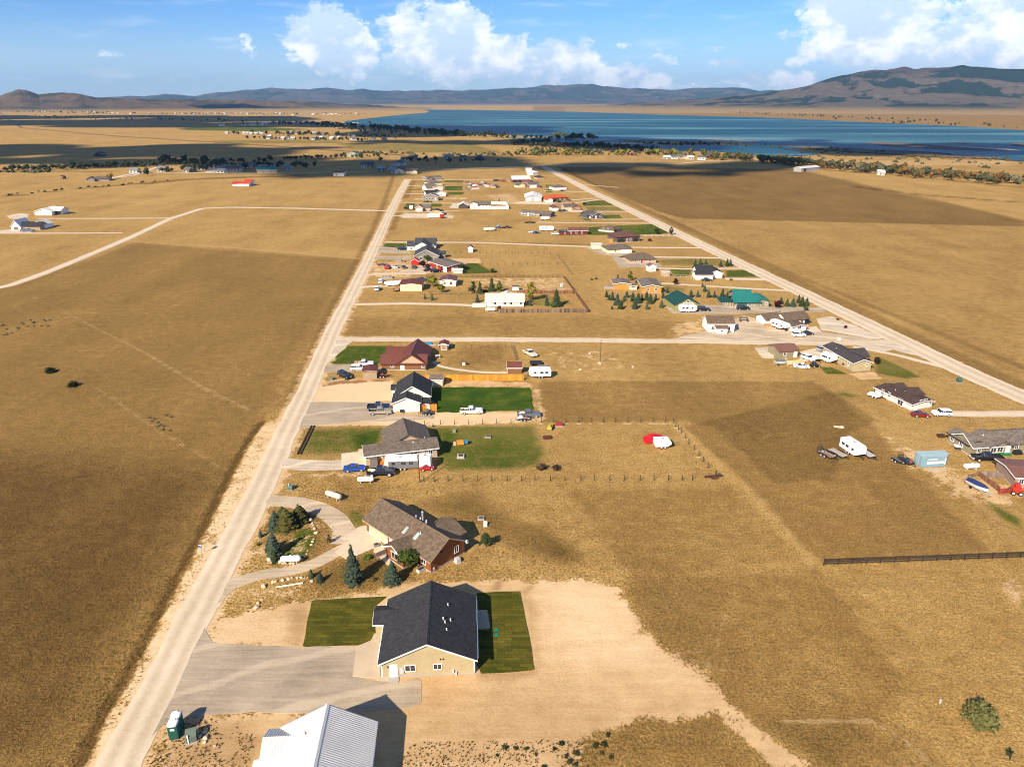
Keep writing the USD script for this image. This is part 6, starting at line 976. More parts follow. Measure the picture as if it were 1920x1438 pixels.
belt('tall tree above the shaded hamlet', 'trees above the hamlet', [(300, 310), (330, 306), (370, 309), (400, 313)], 26, 9.5, DK, 9, 'tall_tree')
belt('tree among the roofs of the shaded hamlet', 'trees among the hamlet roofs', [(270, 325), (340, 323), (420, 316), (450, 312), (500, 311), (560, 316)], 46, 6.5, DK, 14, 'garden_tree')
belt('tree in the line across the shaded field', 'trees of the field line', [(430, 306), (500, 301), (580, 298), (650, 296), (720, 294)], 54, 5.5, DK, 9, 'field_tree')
wood([(600, 238), (660, 239), (720, 243), (800, 250), (880, 256), (960, 260)], 120, 12, DK, 16); wood([(640, 241), (760, 250), (900, 259)], 50, 8, DK, 26); wood([(940, 260), (1060, 262), (1100, 262)], 26, 8, DK, 8)
belt('tree of the clump at the near end of the pond', 'trees at the pond end', [(955, 272), (1000, 271), (1020, 270)], 16, 11, DK, 10, 'pond_tree')
wood([(1010, 277), (1060, 275), (1120, 276), (1200, 283)], 110, 8, DK + [(.05, .05, .03)], 18); wood([(1000, 283), (1100, 284), (1230, 289)], 70, 5, DK + [(.06, .055, .035)], 16)
wood([(1020, 257.5), (1060, 258), (1120, 262)], 24, 10, [OLV, DKG, (.12, .12, .03)], 8)
wood([(1200, 268), (1250, 271), (1280, 272), (1330, 271), (1380, 272)], 60, 6, DK, 14, 'bush')
belt('tree along the far sunlit meadow', 'trees along the far meadow', [(960, 291), (1050, 291), (1120, 291), (1200, 291), (1240, 290)], 54, 9, YG, 9, 'meadow_tree')
for x, lab in ((1062, 'first bright yellow poplar by the far meadow'), (1070, 'second bright yellow poplar by the far meadow'), (1094, 'third bright yellow poplar by the far meadow'), (1102, 'golden poplar beside the third yellow one')): plant(lab, x, 291, 279, 'upright', (.26, .22, .02), 1, 1.2)
plant('single red autumn tree above the far meadow', 1162, 288, 277, 'round', (.22, .07, .05), 1, .8)
belt('tree in the belt right of the meadow', 'trees of the right belt, far end', [(1235, 291), (1300, 295), (1380, 300), (1440, 304)], 70, 9, OL + YG, 14, 'olive_tree')
belt('tree in the long belt under the wetlands', 'trees of the right belt, middle', [(1440, 305), (1520, 312), (1600, 319), (1680, 327)], 96, 9, OL + [(.20, .11, .03)], 14, 'autumn_tree')
belt('tree at the near end of the long belt', 'trees of the right belt, near end', [(1660, 323), (1760, 331), (1850, 339), (1950, 348)], 110, 8, OL + [(.22, .115, .03), OLV], 15, 'golden_tree')
wood([(1480, 290), (1560, 292), (1680, 300), (1800, 305), (1900, 312)], 60, 5, [OLV, (.11, .11, .055)], 45, 'bush'); wood([(1290, 267), (1360, 270), (1440, 275), (1560, 281), (1660, 287)], 60, 5, DK + OL, 20, 'bush'); wood([(1700, 292), (1800, 296), (1920, 303)], 60, 5, OL, 25, 'bush')
belt('shrub in the shallow gully far left', 'shrubs in the left gully', [(0, 368), (40, 364), (100, 358), (160, 352), (200, 350), (260, 344), (320, 338)], 26, 2.6, DK, 3, 'bush', ('bush',), 0, 'bush')
wood([(440, 252), (520, 252), (600, 254), (640, 256), (740, 259)], 80, 8, DK, 24); wood([(480, 260), (600, 263), (700, 264)], 50, 6, DK, 14); wood([(520, 233), (580, 234), (650, 236)], 60, 10, DK + [(.08, .085, .04)], 50); wood([(300, 215), (420, 214), (560, 215), (640, 215)], 110, 7, DK, 130); wood([(0, 209), (120, 212), (260, 214)], 90, 9, DK, 90); wood([(60, 219), (200, 222), (400, 228), (520, 234)], 80, 8, DK, 90); wood([(820, 292), (900, 290), (980, 290)], 40, 5, [OLV, (.08, .09, .04)], 12, 'bush'); wood([(660, 286), (720, 288), (780, 289)], 40, 5, [OLV, (.09, .1, .05)], 14, 'bush'); wood([(1380, 212), (1600, 222), (1750, 232), (1900, 240)], 90, 9, DK, 70); wood([(760, 302), (900, 303)], 30, 5, DK, 20)
pw = UsdGeom.PointInstancer.Define(stage, '/World/far_wood'); keys = sorted({(k[4], k[5]) for k in _wood}); mine = []
for kd, c in keys: src = proto(kd, c, 1, 0); x = UsdGeom.Xform.Define(stage, f'/World/far_wood/wood_tree_{len(mine):03d}'); x.GetPrim().GetReferences().AddInternalReference(src); mine.append(x.GetPath())
pw.CreatePrototypesRel().SetTargets(mine); w_ = np.array([k[:4] for k in _wood])
pw.CreatePositionsAttr(Vt.Vec3fArray.FromNumpy(np.c_[w_[:, :2], np.zeros(len(w_))].astype(np.float32))); pw.CreateScalesAttr(Vt.Vec3fArray.FromNumpy(np.c_[w_[:, 2] * w_[:, 3], w_[:, 2] * w_[:, 3], w_[:, 2]].astype(np.float32))); pw.CreateProtoIndicesAttr(Vt.IntArray.FromNumpy(np.array([keys.index((k[4], k[5])) for k in _wood], np.int32))); pw.CreateOrientationsAttr(Vt.QuathArray([Gf.Quath(math.cos(k), 0, 0, math.sin(k)) for k in range(len(_wood))]))
tag(pw.GetPrim(), kind='stuff')

# dry grass in tufts on the nearer fields
def tufts(name, n, colors, area, size, seed, avoid, inside=None):
    protos = []; path = f'/World/{name}'; pi = UsdGeom.PointInstancer.Define(stage, path); r = np.random.default_rng(seed)
    for k, c in enumerate(colors):
        m = MB(); a = r.uniform(0, 2 * PI, 9); ln = r.uniform(.5, 1, 9)
        for j in range(9): d = np.array([math.cos(a[j]), math.sin(a[j]), 0]); s = np.array([-d[1], d[0], 0]) * .17; o = d * .12; t = d * .5 * ln[j] + [0, 0, .75 * ln[j]]; m.add([o - s, o + s, t], [[0, 1, 2]])
        protos.append(obj(path, 'tuft', m, M('leaf', c, scale=.6)))
    pi.CreatePrototypesRel().SetTargets(protos); p = np.array(area); pts = np.c_[r.uniform(p[0], p[1], n), r.uniform(p[2], p[3], n)]; q_ = shapely.points(pts)
    dens = meshkit.fbm(np.c_[pts * .12, np.zeros(n)], 3, seed); keep = (dens > .40) & (np.abs(pts[:, 0]) < 0.78 * pts[:, 1] + 8) & (r.uniform(0, 1, n) < np.clip((p[3] - pts[:, 1]) / (p[3] - 90.), 0, 1) ** 1.4)
    if inside is not None: keep = np.any([shapely.contains(g, q_) for g in inside], axis=0) & (dens > .45)
    for g in avoid: keep &= ~shapely.contains(g, q_)
    pts = pts[keep]; m = len(pts); s = r.uniform(.5, 1.3, m) * size; h = r.uniform(0, 2 * PI, m)
    pi.CreatePositionsAttr(Vt.Vec3fArray.FromNumpy(np.c_[pts, np.zeros(m)].astype(np.float32))); pi.CreateProtoIndicesAttr(Vt.IntArray.FromNumpy(r.integers(0, len(colors), m).astype(np.int32)))
    pi.CreateScalesAttr(Vt.Vec3fArray.FromNumpy(np.repeat(s[:, None], 3, 1).astype(np.float32))); pi.CreateOrientationsAttr(Vt.QuathArray([Gf.Quath(float(math.cos(x / 2)), 0, 0, float(math.sin(x / 2))) for x in h]))
    tag(pi.GetPrim(), kind='stuff')
roads = [left.buffer(3.2), right.buffer(5), mid.buffer(2.8)]
bare = [Polygon(px2w(p)).buffer(0) for p in ([(395, 1165), (590, 1125), (760, 1088), (1130, 1088), (1165, 1120), (1240, 1220), (1378, 1330), (1200, 1352), (1080, 1400), (1000, 1450), (300, 1450), (320, 1345), (366, 1165)], [(560, 755), (588, 722), (736, 700), (990, 700), (1025, 725), (1040, 885), (960, 900), (640, 900), (500, 900), (530, 840), (545, 800)], [(640, 985), (700, 985), (720, 930), (900, 940), (890, 1040), (805, 1080), (740, 1060)], [(490, 925), (660, 950), (680, 1000), (670, 1040), (440, 1130), (400, 1130), (430, 1080), (560, 1060), (630, 1030), (625, 985), (590, 962), (490, 955)])]
tufts('dry_grass', 120000, [(.27, .165, .05), (.20, .12, .036), (.36, .23, .08)], (-125, 125, 54, 190), .26, 5, roads + bare)
rough = [Polygon(px2w(p)).buffer(0) for p in ([(320, 1350), (480, 1345), (490, 1380), (470, 1450), (280, 1450)], [(770, 1392), (1130, 1385), (1120, 1450), (740, 1450)])]
tufts('dry_weeds', 9000, [(.10, .07, .025), (.20, .12, .05), (.07, .065, .02)], (-50, 15, 54, 74), .26, 8, [], rough)

# ---------------------------------------------------------------- vehicles and trailers
V = vehicle
V('pickup', 'dark blue pickup parked behind the tan pickup on the gravel', 'pickup', 710, 767, 2, 'pickup', (.012, .018, .04)); V('pickup', 'tan silver crew-cab pickup at the corner of the white house', 'pickup', 713, 776, 3, 'pickup', (.30, .26, .20))
V('pickup', 'white pickup on the dirt strip below the green lawn', 'pickup', 884, 775, 3, 'pickup', (.75, .73, .68), cargo=[(-2.2, .3, .3, (.2, .08, .03)), (-1.5, -.2, .35, (.12, .1, .08))]); V('pickup', 'grey-white flatbed pickup at the end of the dirt strip', 'pickup', 991, 781, 2, 'pickup', (.12, .12, .13), cargo=[(-2, 0, .4, (.5, .5, .5)), (-1.3, .2, .4, (.5, .5, .48))])
V('car', 'bright blue car on the apron of the grey-roofed house', 'car', 665, 882, 8, 'car', (.012, .06, .33)); V('pickup', 'lifted navy pickup with loaded bed in front of the camper', 'pickup', 714, 891, 4, 'pickup', (.010, .016, .035), lift=.22, cargo=[(-2.3, .2, .4, (.5, .4, .1)), (-1.6, 0, .45, (.6, .6, .55))])
V('van', 'black van standing askew on the dirt by the road', 'van', 646, 708, -48, 'van', (.010, .011, .013)); V('suv', 'white wagon between the brown shed and the lawn', 'suv', 673, 694, 3, 'suv', (.72, .68, .60)); V('pickup', 'white pickup with an orange-topped load by the corner lawn', 'pickup', 683, 686, 3, 'pickup', (.72, .72, .70), cargo=[(-2.2, 0, .5, (.5, .13, .03)), (-1.4, 0, .5, (.6, .3, .2))])
V('car', 'dark red car on the track beside the brown-roofed white house', 'car', 1725, 781, -4, 'car', (.18, .012, .014), 4.2); V('suv', 'white car parked next to the dark red one', 'suv', 1765, 779, 176, 'suv', (.75, .74, .72), 4.4); V('pickup', 'black pickup with covered bed below the olive house', 'pickup', 1849, 863, 178, 'pickup', (.012, .012, .013), 6.6)
V('suv', 'white suv beside a camper shell on the gravel', 'suv', 1515, 675, -66, 'suv', (.74, .74, .72), 4.0); V('car', 'white sports car in the field below the yellow fence', 'car', 1502, 690, 172, 'car', (.74, .74, .74), 4.4); V('car', 'silver car in the shade end of the two-level house', 'suv', 1543, 658, 20, 'suv', (.3, .32, .36), 4.2); V('car', 'small black cart on the grass by the white trailer', 'cart', 1528, 688, 10, 'car', (.012, .012, .012), 2.6)
V('suv', 'black suv beside the green barn', 'suv', 1319, 583, -8, 'suv', (.010, .010, .012)); V('suv', 'black suv before the teal roofed house', 'suv', 1393, 581, -3, 'suv', (.012, .012, .014)); V('car', 'white van with dark car tail on the brown gravel', 'van', 1497, 631, 4, 'van', (.74, .72, .68), 4.2); V('car', 'dark car parked nose to the white van', 'car', 1514, 628, 6, 'car', (.012, .012, .012), 3.6)
V('car', 'black car before the red house garage', 'suv', 817, 511, 12, 'suv', (.010, .011, .013), 5.0); V('car', 'dark car under the purple tree', 'car', 802, 508, 60, 'car', (.02, .022, .025)); V('pickup', 'small bright red truck with grey hood in the yard', 'truck', 727, 504, 80, 'van', (.48, .010, .012), 4.2); V('car', 'white car tail beside the red truck', 'car', 740, 503, 160, 'car', (.6, .58, .52), 4.0); V('car', 'dark blue-grey car in the middle of the dirt yard', 'car', 757, 503, 110, 'car', (.05, .07, .09), 4.0); V('car', 'dark car by the small red barn shed', 'car', 777, 503, 80, 'car', (.05, .06, .065), 4.2)
V('suv', 'white suv alone on the grass, upper of two', 'suv', 714, 530, 95, 'suv', (.74, .73, .70)); V('suv', 'white suv with dark roof at the short drive, lower of two', 'suv', 707, 544, 95, 'suv', (.70, .70, .70)); V('car', 'dark car behind the cream metal garage', 'car', 790, 526, -20, 'car', (.02, .02, .025)); V('suv', 'black suv at the white slate-roofed house', 'suv', 756, 469, 6, 'suv', (.012, .012, .014), 6.0)
V('car', 'dark car in front of the white two-wing house', 'car', 1325, 527, 2, 'car', (.02, .022, .03)); V('car', 'dark car left of the maroon garage drive', 'car', 1051, 397, 5, 'car', (.02, .02, .022)); V('car', 'dark car right of the maroon garage drive', 'car', 1058, 396.5, 5, 'car', (.03, .03, .03)); V('car', 'white car behind a black one by the far barn yard', 'car', 998, 437, 5, 'car', (.65, .63, .6)); V('car', 'black car by the far barn yard', 'car', 1006, 438, 5, 'car', (.012, .012, .014)); V('car', 'white car at the low wing of the maroon barn', 'car', 1041, 440, 2, 'car', (.74, .74, .74)); V('car', 'dark car at the pale far house', 'car', 1054, 359, 2, 'car', (.02, .02, .02)); V('car', 'dark car before the black-roofed far left house', 'suv', 52, 434.5, 4, 'suv', (.10, .14, .18), 8)
V('pickup', 'old truck chassis with cream cab in the dry pasture', 'truck', 994, 666, -60, 'pickup', (.62, .55, .40), 5.8); V('car', 'small red tractor beside the camper wall', 'tractor', 800, 880, 15, 'car', (.50, .012, .018), 3.0)
TT = travel_trailer
TT('travel_trailer', 'grey and white camper parked against the tan house', 753, 878, 184, 7.4, (.62, .60, .57), (.15, .15, .155)); TT('travel_trailer', 'white camper at the end of the orange fence', 1012, 707, 182, 6.4, (.80, .77, .71)); TT('cargo_trailer', 'plain white box trailer beside the red tarp', 1241, 838, 3, 3.8, (.80, .78, .72), None, 'cargo trailer', False, None, 2.1); TT('toy_hauler', 'white trailer with dark striped sides among the flat trailers', 1597, 850, -76, 6.0, (.80, .76, .72), None, 'travel trailer', True, None, 2.9)
TT('travel_trailer', 'small white camper against the two-level house', 1553, 679, -60, 4.4, (.78, .75, .69)); TT('travel_trailer', 'white camper before the green barn door', 1289, 585, 2, 6.6, (.78, .76, .70)); TT('fifth_wheel', 'white fifth-wheel camper against the L-shaped house', 1462, 617, -66, 7.6, (.80, .77, .71), None, 'fifth wheel', True, None, 2.7, True); TT('travel_trailer', 'white motorhome in the far barn yard', 1025, 433, 2, 9, (.80, .78, .74), None, 'motorhome'); TT('cargo_trailer', 'white trailer on the pale pad by the peach building', 814, 408.5, 2, 9, (.76, .74, .70), None, 'trailer', False)
TT('boat_trailer', 'white covered boat beside the cream garage', 738, 536, 200, 8, (.78, .76, .72), None, 'boat', False, None, 1.9); TT('camper_shell', 'long white shell on the grass beside the white house wall', 1640, 746, -45, 3.6, (.62, .60, .55), None, 'camper shell', False, None, 1.2, False, 1.6); TT('camper_shell', 'white camper shell next to the suv on the gravel', 1529, 677, -75, 2.8, (.72, .70, .66), None, 'camper shell', False, None, 1.3, False, 1.5)
TT('box_trailer', 'tall white box at the right end of the tan house wall', 798, 876, 90, 3.0, (.78, .77, .74), None, 'box trailer', False, None, 2.9, False, 2.6); TT('red_trailer', 'small red box trailer on the pale pad', 829, 409, 90, 4.5, (.32, .025, .012), None, 'trailer', False); TT('white_trailer', 'white box by the tan twin-gable house lawn', 771.5, 393, 90, 4, (.78, .77, .74), None, 'trailer', False); TT('far_trailer', 'pale trailer in the middle of the far field', 918, 433, 25, 7, (.72, .68, .6), None, 'trailer', False, None, 1.8); TT('far_trailer', 'white trailer by the long driveway to the far field house', 1022, 412.5, 3, 6, (.72, .70, .66), None, 'trailer', False, None, 2.0)
FT = flat_trailer
FT('utility_trailer', 'utility trailer with raised mesh ramp, leftmost of the row', 1549, 855, -62, 3.9, (.30, .20, .13), True, True, 1.9, None, [(-1.4, .3, .4, (.03, .03, .035)), (-.8, -.3, .3, (.3, .3, .3))]); FT('deck_trailer', 'flat deck trailer beside the dark striped camper', 1570, 853, -66, 4.3, (.36, .31, .25)); FT('deck_trailer', 'silver snowmobile trailer right of the striped camper', 1622, 852, -76, 4.8, (.42, .41, .39)); FT('utility_trailer', 'small black loaded trailer with a rack left of the blue container', 1698, 868, -72, 3.2, (.05, .05, .05), True, True, 1.7, None, [(.3, 0, .5, (.02, .03, .06)), (1.0, .2, .35, (.3, .05, .02))]); FT('utility_trailer', 'bare trailer frame with white wheels near the rack trailer', 1682, 866, -72, 2.4, (.12, .11, .09), False, False, 1.4)
FT('utility_trailer', 'small grey trailer at the white house fence', 802, 777, 182, 2.6, (.10, .10, .10), False, True, 1.6, None, [(0, 0, .6, (.09, .09, .095))]); FT('boat_hull', 'pale junk boat beside the flatbed pickup', 980, 788, 5, 3.6, (.45, .43, .40), False, False, 1.5, None, [(-.4, 0, .5, (.6, .58, .52)), (1, 0, .4, (.2, .05, .04))]); FT('utility_trailer', 'orange-lidded trailers next to the cream garage', 744, 545, 92, 4.2, (.45, .22, .1)); FT('utility_trailer', 'dark frame trailer in the dirt yard by the road', 717, 498, 5, 5, (.12, .08, .06), True, True, 2); FT('old_trailer', 'rusty trailer in the dry yard of the maroon house', 717, 707, 5, 3.0, (.3, .08, .05), False, False, 1.4, None, [(0, 0, .35, (.35, .06, .05))])
PT = propane_tank
PT('white propane tank inside the boulder ring', 546, 1055, 4); PT('white propane tank in the grass below the navy pickup', 686, 905, 2); PT('white propane tank right of the blue container', 1820, 880, 3, 3.6); PT('white propane tank below the white ranch house', 920, 584.5, 1, 4.0, .6)
PT('weathered white tank on a rusty trailer above the brown house', 626, 935, -30, 4.2, .6, (.50, .45, .36), 'tank_trailer', 'tank trailer')
# container, tarp, boat, play things
def container():
    g = at(1752, 876); p = thing('shipping_container', 'faded blue shipping container with white print and one cut corner', 'shipping container', (g[0], g[1], .15), 5); L_, w, h = 6.6, 2.5, 2.6; c = M('metal', (.20, .31, .35))
    obj(p, 'body', MB().slab([(-L_ / 2, 0), (L_ / 2 - .9, 0), (L_ / 2, .8), (L_ / 2, w), (-L_ / 2, w)], 0, h), c); obj(p, 'roof', MB().slab([(-L_ / 2 - .03, -.03), (L_ / 2 - .87, -.03), (L_ / 2 + .03, .78), (L_ / 2 + .03, w + .03), (-L_ / 2 - .03, w + .03)], h, h + .06), M('metal', (.32, .42, .45)))
    for k in range(16): x = -L_ / 2 + .25 + k * .34; obj(p, 'rib', MB().box(x, x + .1, -.04, .0, .12, h - .12), c)
    for z, x0, x1 in ((1.75, -1.9, .3), (1.1, -2.0, 1.9), (.75, -2.0, 1.9)): obj(p, 'print_stripe', MB().box(x0, x1, -.058, -.045, z, z + (.16 if z > 1.5 else .22)), WHITE)
    obj(p, 'print_stripe', MB().box(2.05, 2.3, -.058, -.045, .5, 2.0), WHITE)
    for s in (0, 1): obj(p, 'end_door', MB().box(-L_ / 2 - .05, -L_ / 2 - .005, .08 + s * 1.2, 1.16 + s * 1.2, .1, h - .1), c)
    obj(p, 'lock_bar', MB().tube((-L_ / 2 - .08, .9, .15), (-L_ / 2 - .08, .9, h - .15), .03).tube((-L_ / 2 - .08, 1.6, .15), (-L_ / 2 - .08, 1.6, h - .15), .03), STEEL)
container()
g = at(1753, 881); p = thing('plank_pile', 'stack of pale planks in front of the blue container', 'plank pile', (g[0], g[1], 0), 4)
for k in range(5): obj(p, 'plank', MB().box(-2.0, 2.0, -.55 + k * .22, -.36 + k * .22, .02, .2 + .06 * (k % 2)), M('wood', (.40, .32, .24)))
g = at(1226, 828); p = thing('covered_vehicle', 'vehicle under a bright red tarp in the fenced paddock', 'tarp', (g[0], g[1], 0), 12)
cv = trimesh.creation.box((4.8, 2.0, 1.0)).subdivide().subdivide().subdivide(); v = np.array(cv.vertices); v[:, 2] = (v[:, 2] + .5) * (1 + .55 * np.exp(-((v[:, 0] + .2) / 1.3) ** 2)) + .25 - .2 * np.abs(v[:, 0] / 2.4) ** 3; v += (meshkit.noise(v * 2.3, 4)[:, None] - .5) * .18; obj(p, 'tarp', (v, cv.faces), M('plain', (.55, .01, .018)), 50)
for x in (-1.5, 1.5):
    for s in (-1, 1): obj(p, 'wheel', MB().tube((x, s * .85 - .1, .33), (x, s * .85 + .1, .33), .33, n=12), RUBBER)
def boat(label, px, py, rot, L_=5.2, cover=(.02, .035, .12)):
    g = at(px, py); p = thing('boat', label, 'boat', (g[0], g[1], .5), rot); sec = []
    for k in range(11):
        t = k / 10; w = 1.0 * (1 - max(0, t - .45) ** 2 * 3.1); x = -L_ / 2 + L_ * t
        sec.append([(x, -w, .75 + .2 * t), (x, -w * .8, .25), (x, 0, .05 + .35 * max(0, t - .6) ** 2 * 4), (x, w * .8, .25), (x, w, .75 + .2 * t)])
    v = np.array(sec).reshape(-1, 3); f = [[k * 5 + j, k * 5 + j + 1, (k + 1) * 5 + j + 1, (k + 1) * 5 + j] for k in range(10) for j in range(4)]; obj(p, 'hull', MB().add(v, f).add(v[:5], [[0, 1, 2, 3], [0, 3, 4, 4]]), M('paint', (.62, .60, .56)))
    top = np.array([[(s[0][0], s[0][1] * 1.04, s[0][2] + .03), (s[0][0], 0, s[0][2] + .5 * (1 - abs(k / 10 - .45))), (s[4][0], s[4][1] * 1.04, s[4][2] + .03)] for k, s in enumerate(sec)]).reshape(-1, 3)
    obj(p, 'cover', MB().add(top, [[k * 3 + j, (k + 1) * 3 + j, (k + 1) * 3 + j + 1, k * 3 + j + 1] for k in range(10) for j in range(2)]), M('plain', cover)); m = MB().tube((-2.2, -.7, .05), (2.2, -.5, .05), .05).tube((-2.2, .7, .05), (2.2, .5, .05), .05).tube((2.2, -.5, .05), (3.6, 0, .0), .05).tube((2.2, .5, .05), (3.6, 0, .0), .05); obj(p, 'trailer_frame', m, STEEL)
    for s in (-1, 1): obj(p, 'wheel', MB().tube((-.8, s * .95 - .1, -.16), (-.8, s * .95 + .1, -.16), .32, n=12), RUBBER)
boat('boat under a navy cover on its trailer by the corner garden', 1832, 918, -74, 4.8); boat('boat under a blue-grey tarp below the olive garage', 1463, 684, -8, 3.6, (.10, .13, .15))
def toilet():
    g = at(327, 1386); p = thing('portable_toilet', 'pair of dark green portable toilets with white roofs by the road', 'portable toilet', (g[0], g[1], .03), 8)
    GR = M('plain', (.012, .085, .06), rough=.4)
    for k in (0, 1):
        y = k * 1.25; c = obj(p, 'cabin', MB().box(-.56, .56, y, y + 1.16, .08, 2.12), GR); obj(c, 'base_skid', MB().box(-.6, .6, y - .02, y + 1.18, 0, .08), DARK)
        t = trimesh.creation.icosphere(2); v = np.array(t.vertices); v = np.sign(v) * np.abs(v) ** .5; v[:, 2] = np.maximum(v[:, 2], 0); v = v * [.62, .64, .26] + [0, y + .58, 2.1]; obj(p, 'roof', (v, t.faces), M('plain', (.80, .79, .76)), 40); obj(p, 'vent_pipe', MB().tube((.3, y + .9, 2.2), (.3, y + .9, 2.55), .05), DARK)
        obj(c, 'door', MB().box(-.40, .40, y - .02, y, .15, 1.95) if k == 0 else MB().box(-.58, -.56, y + .15, y + 1.0, .15, 1.95), GR)
    obj(p, 'notice', MB().box(-.26, .26, -.045, -.028, 1.45, 1.75), WHITE)
toilet()
def pedestal(label, px, py, s=1.0, color=(.10, .14, .10), rot=0):
    g = at(px, py); p = thing('utility_box', label, 'utility box', (g[0], g[1], 0), rot); obj(p, 'cabinet', MB().prism([(-.5 * s, 0), (.5 * s, 0), (.5 * s, .75 * s), (-.38 * s, .95 * s), (-.5 * s, .75 * s)], -.5 * s, .5 * s, 'x'), M('plain', color)); obj(p, 'pad', MB().box(-.65 * s, .65 * s, -.65 * s, .65 * s, -.05, .06), FOUND); obj(p, 'lid', MB().box(-.53 * s, .53 * s, -.42 * s, .53 * s, .86 * s, .98 * s), M('plain', tuple(np.array(color) * 1.3)))
pedestal('grey-green utility box on the weedy mound beside the toilets', 360, 1385, 1.25, (.11, .14, .10), 20); pedestal('small green utility box beside the reddish gravel patch', 545, 917, 1.0); pedestal('green utility box by the black van', 622, 712, .9); pedestal('dark green utility box at the right road fork', 1798, 716, 1.2, (.05, .10, .08)); pedestal('white utility box by the middle cross road drive', 1573, 638, .8, (.7, .66, .55))
for px, py, lab in ((354, 1394, 'short white marker post at the toilets'), (542, 918, 'pale marker post by the small green box')): g = at(px, py); p = thing('marker_post', lab, 'post', (g[0], g[1], 0)); obj(p, 'post', MB().box(-.06, .06, -.05, .05, 0, 1.3), WHITE); obj(p, 'cap', MB().box(-.07, .07, -.06, .06, 1.3, 1.36), WHITE)
g = at(378, 1040); p = thing('road_sign', 'blue and white road sign seen edge-on beside the gravel road', 'sign', (g[0], g[1], 0), -18); obj(p, 'post', MB().tube((0, 0, 0), (0, 0, 2.2), .04), STEEL); obj(p, 'sign_plate', MB().box(-.32, .32, -.05, -.03, 1.6, 2.2), M('plain', (.02, .07, .35))); obj(p, 'sign_band', MB().box(-.32, .32, -.062, -.052, 1.95, 2.12), WHITE)
g = at(1893, 1424); p = thing('t_post', 'dark short post at the lower right corner', 'post', (g[0], g[1], 0)); obj(p, 'post', MB().tube((0, 0, 0), (0, 0, 1.3), .06), DARK); obj(p, 'cap', MB().box(-.12, .12, -.08, .08, 1.2, 1.45), DARK)
g = at(1762, 1318); p = thing('valve_box', 'small grey valve standing in the lower right field', 'valve', (g[0], g[1], 0)); obj(p, 'pipe', MB().tube((0, 0, 0), (0, 0, .55), .09), STEEL); obj(p, 'cap', MB().tube((0, 0, .5), (0, 0, .68), .16), STEEL)
for y, w in ((1181, 'upper'), (1191, 'lower')): g = at(931, y); p = thing('septic_lid', f'{w} round green septic lid in the right sod lawn', 'septic lid', (g[0], g[1], .06)); obj(p, 'lid', MB().tube((0, 0, 0), (0, 0, .10), .36, .32, 16), M('plain', (.015, .16, .085))); obj(p, 'rim', MB().tube((0, 0, -.02), (0, 0, .05), .42, .42, 16), M('plain', (.01, .11, .06)))
g = at(517, 1102); a = at(568, 1094); p = thing('white_beam', 'long white pipe lying in the grass below the boulders', 'pipe', (g[0], g[1], 0), math.degrees(math.atan2(a[1] - g[1], a[0] - g[0]))); obj(p, 'pipe', MB().tube((0, 0, .14), (float(np.hypot(*(a - g))), 0, .14), .12, n=10), M('plain', (.75, .72, .66)))
# boulders
def boulder(px, py, s, lab, grp, k, name='boulder'):
    g = at(px, py); t = trimesh.creation.icosphere(2); v = np.array(t.vertices); v = v * (1 + .35 * (meshkit.noise(v * 1.7 + k * 3.1, k)[:, None] * 2 - 1)) * [s, s * .85, s * .7] + [0, 0, s * .32]
    p = thing(name, lab, name, (g[0], g[1], 0), k * 53 % 360, grp); obj(p, 'stone', (v, t.faces), M('stone', [(.55, .43, .29), (.60, .47, .31), (.52, .37, .22)][k % 3]), 25)
for k, (x, y, s) in enumerate([(582, 976, .5), (586, 981, .25), (588, 985, .3), (590, 992, .35), (593, 1000, .42), (588, 1011, .25), (586, 1016, .3), (584, 1022, .28), (577, 1033, .2), (575, 1039, .2), (571, 1044, .2), (566, 1049, .2), (560, 1053, .2), (505, 1050, .5), (512, 1055, .42), (519, 1056, .3), (526, 1054, .55), (534, 1057, .4), (545, 1057, .3), (551, 1057, .3), (558, 1055, .25)]): boulder(x, y, s * .95, 'pale boulder edging the island bed', 'boulders round the island bed', k)
for k, (x, y, s) in enumerate([(494, 1100, .5), (512, 1092, .35), (517, 1091, .3), (530, 1088, .35), (541, 1086, .35), (547, 1084, .28), (558, 1084, .32), (565, 1083, .32), (571, 1084, .2), (577, 1083, .2), (585, 1090, .35)]): boulder(x, y, s * .95, 'pale boulder in the arc below the drive', 'boulders in the lower arc', k + 30)
for k, (x, y, s) in enumerate([(484, 1131, .35), (481, 1140, .4)]): boulder(x, y, s, 'pale boulder on the dirt left of the dark sod', 'boulders on the dirt', k + 50)
for k, (x, y, s) in enumerate([(375, 1381, .3), (384, 1373, .3), (386, 1368, .25), (386, 1384, .35), (384, 1392, .25), (403, 1398, .2), (370, 1374, .25)]): boulder(x, y, s, 'stone on the weedy mound by the toilets', 'stones on the mound', k + 60)
for k, (x, y) in enumerate([(1106, 664), (1125, 682), (1088, 694), (1187, 689)]): boulder(x, y, .5, 'pale stone heap in the dry middle field', 'stones in the middle field', k + 80)
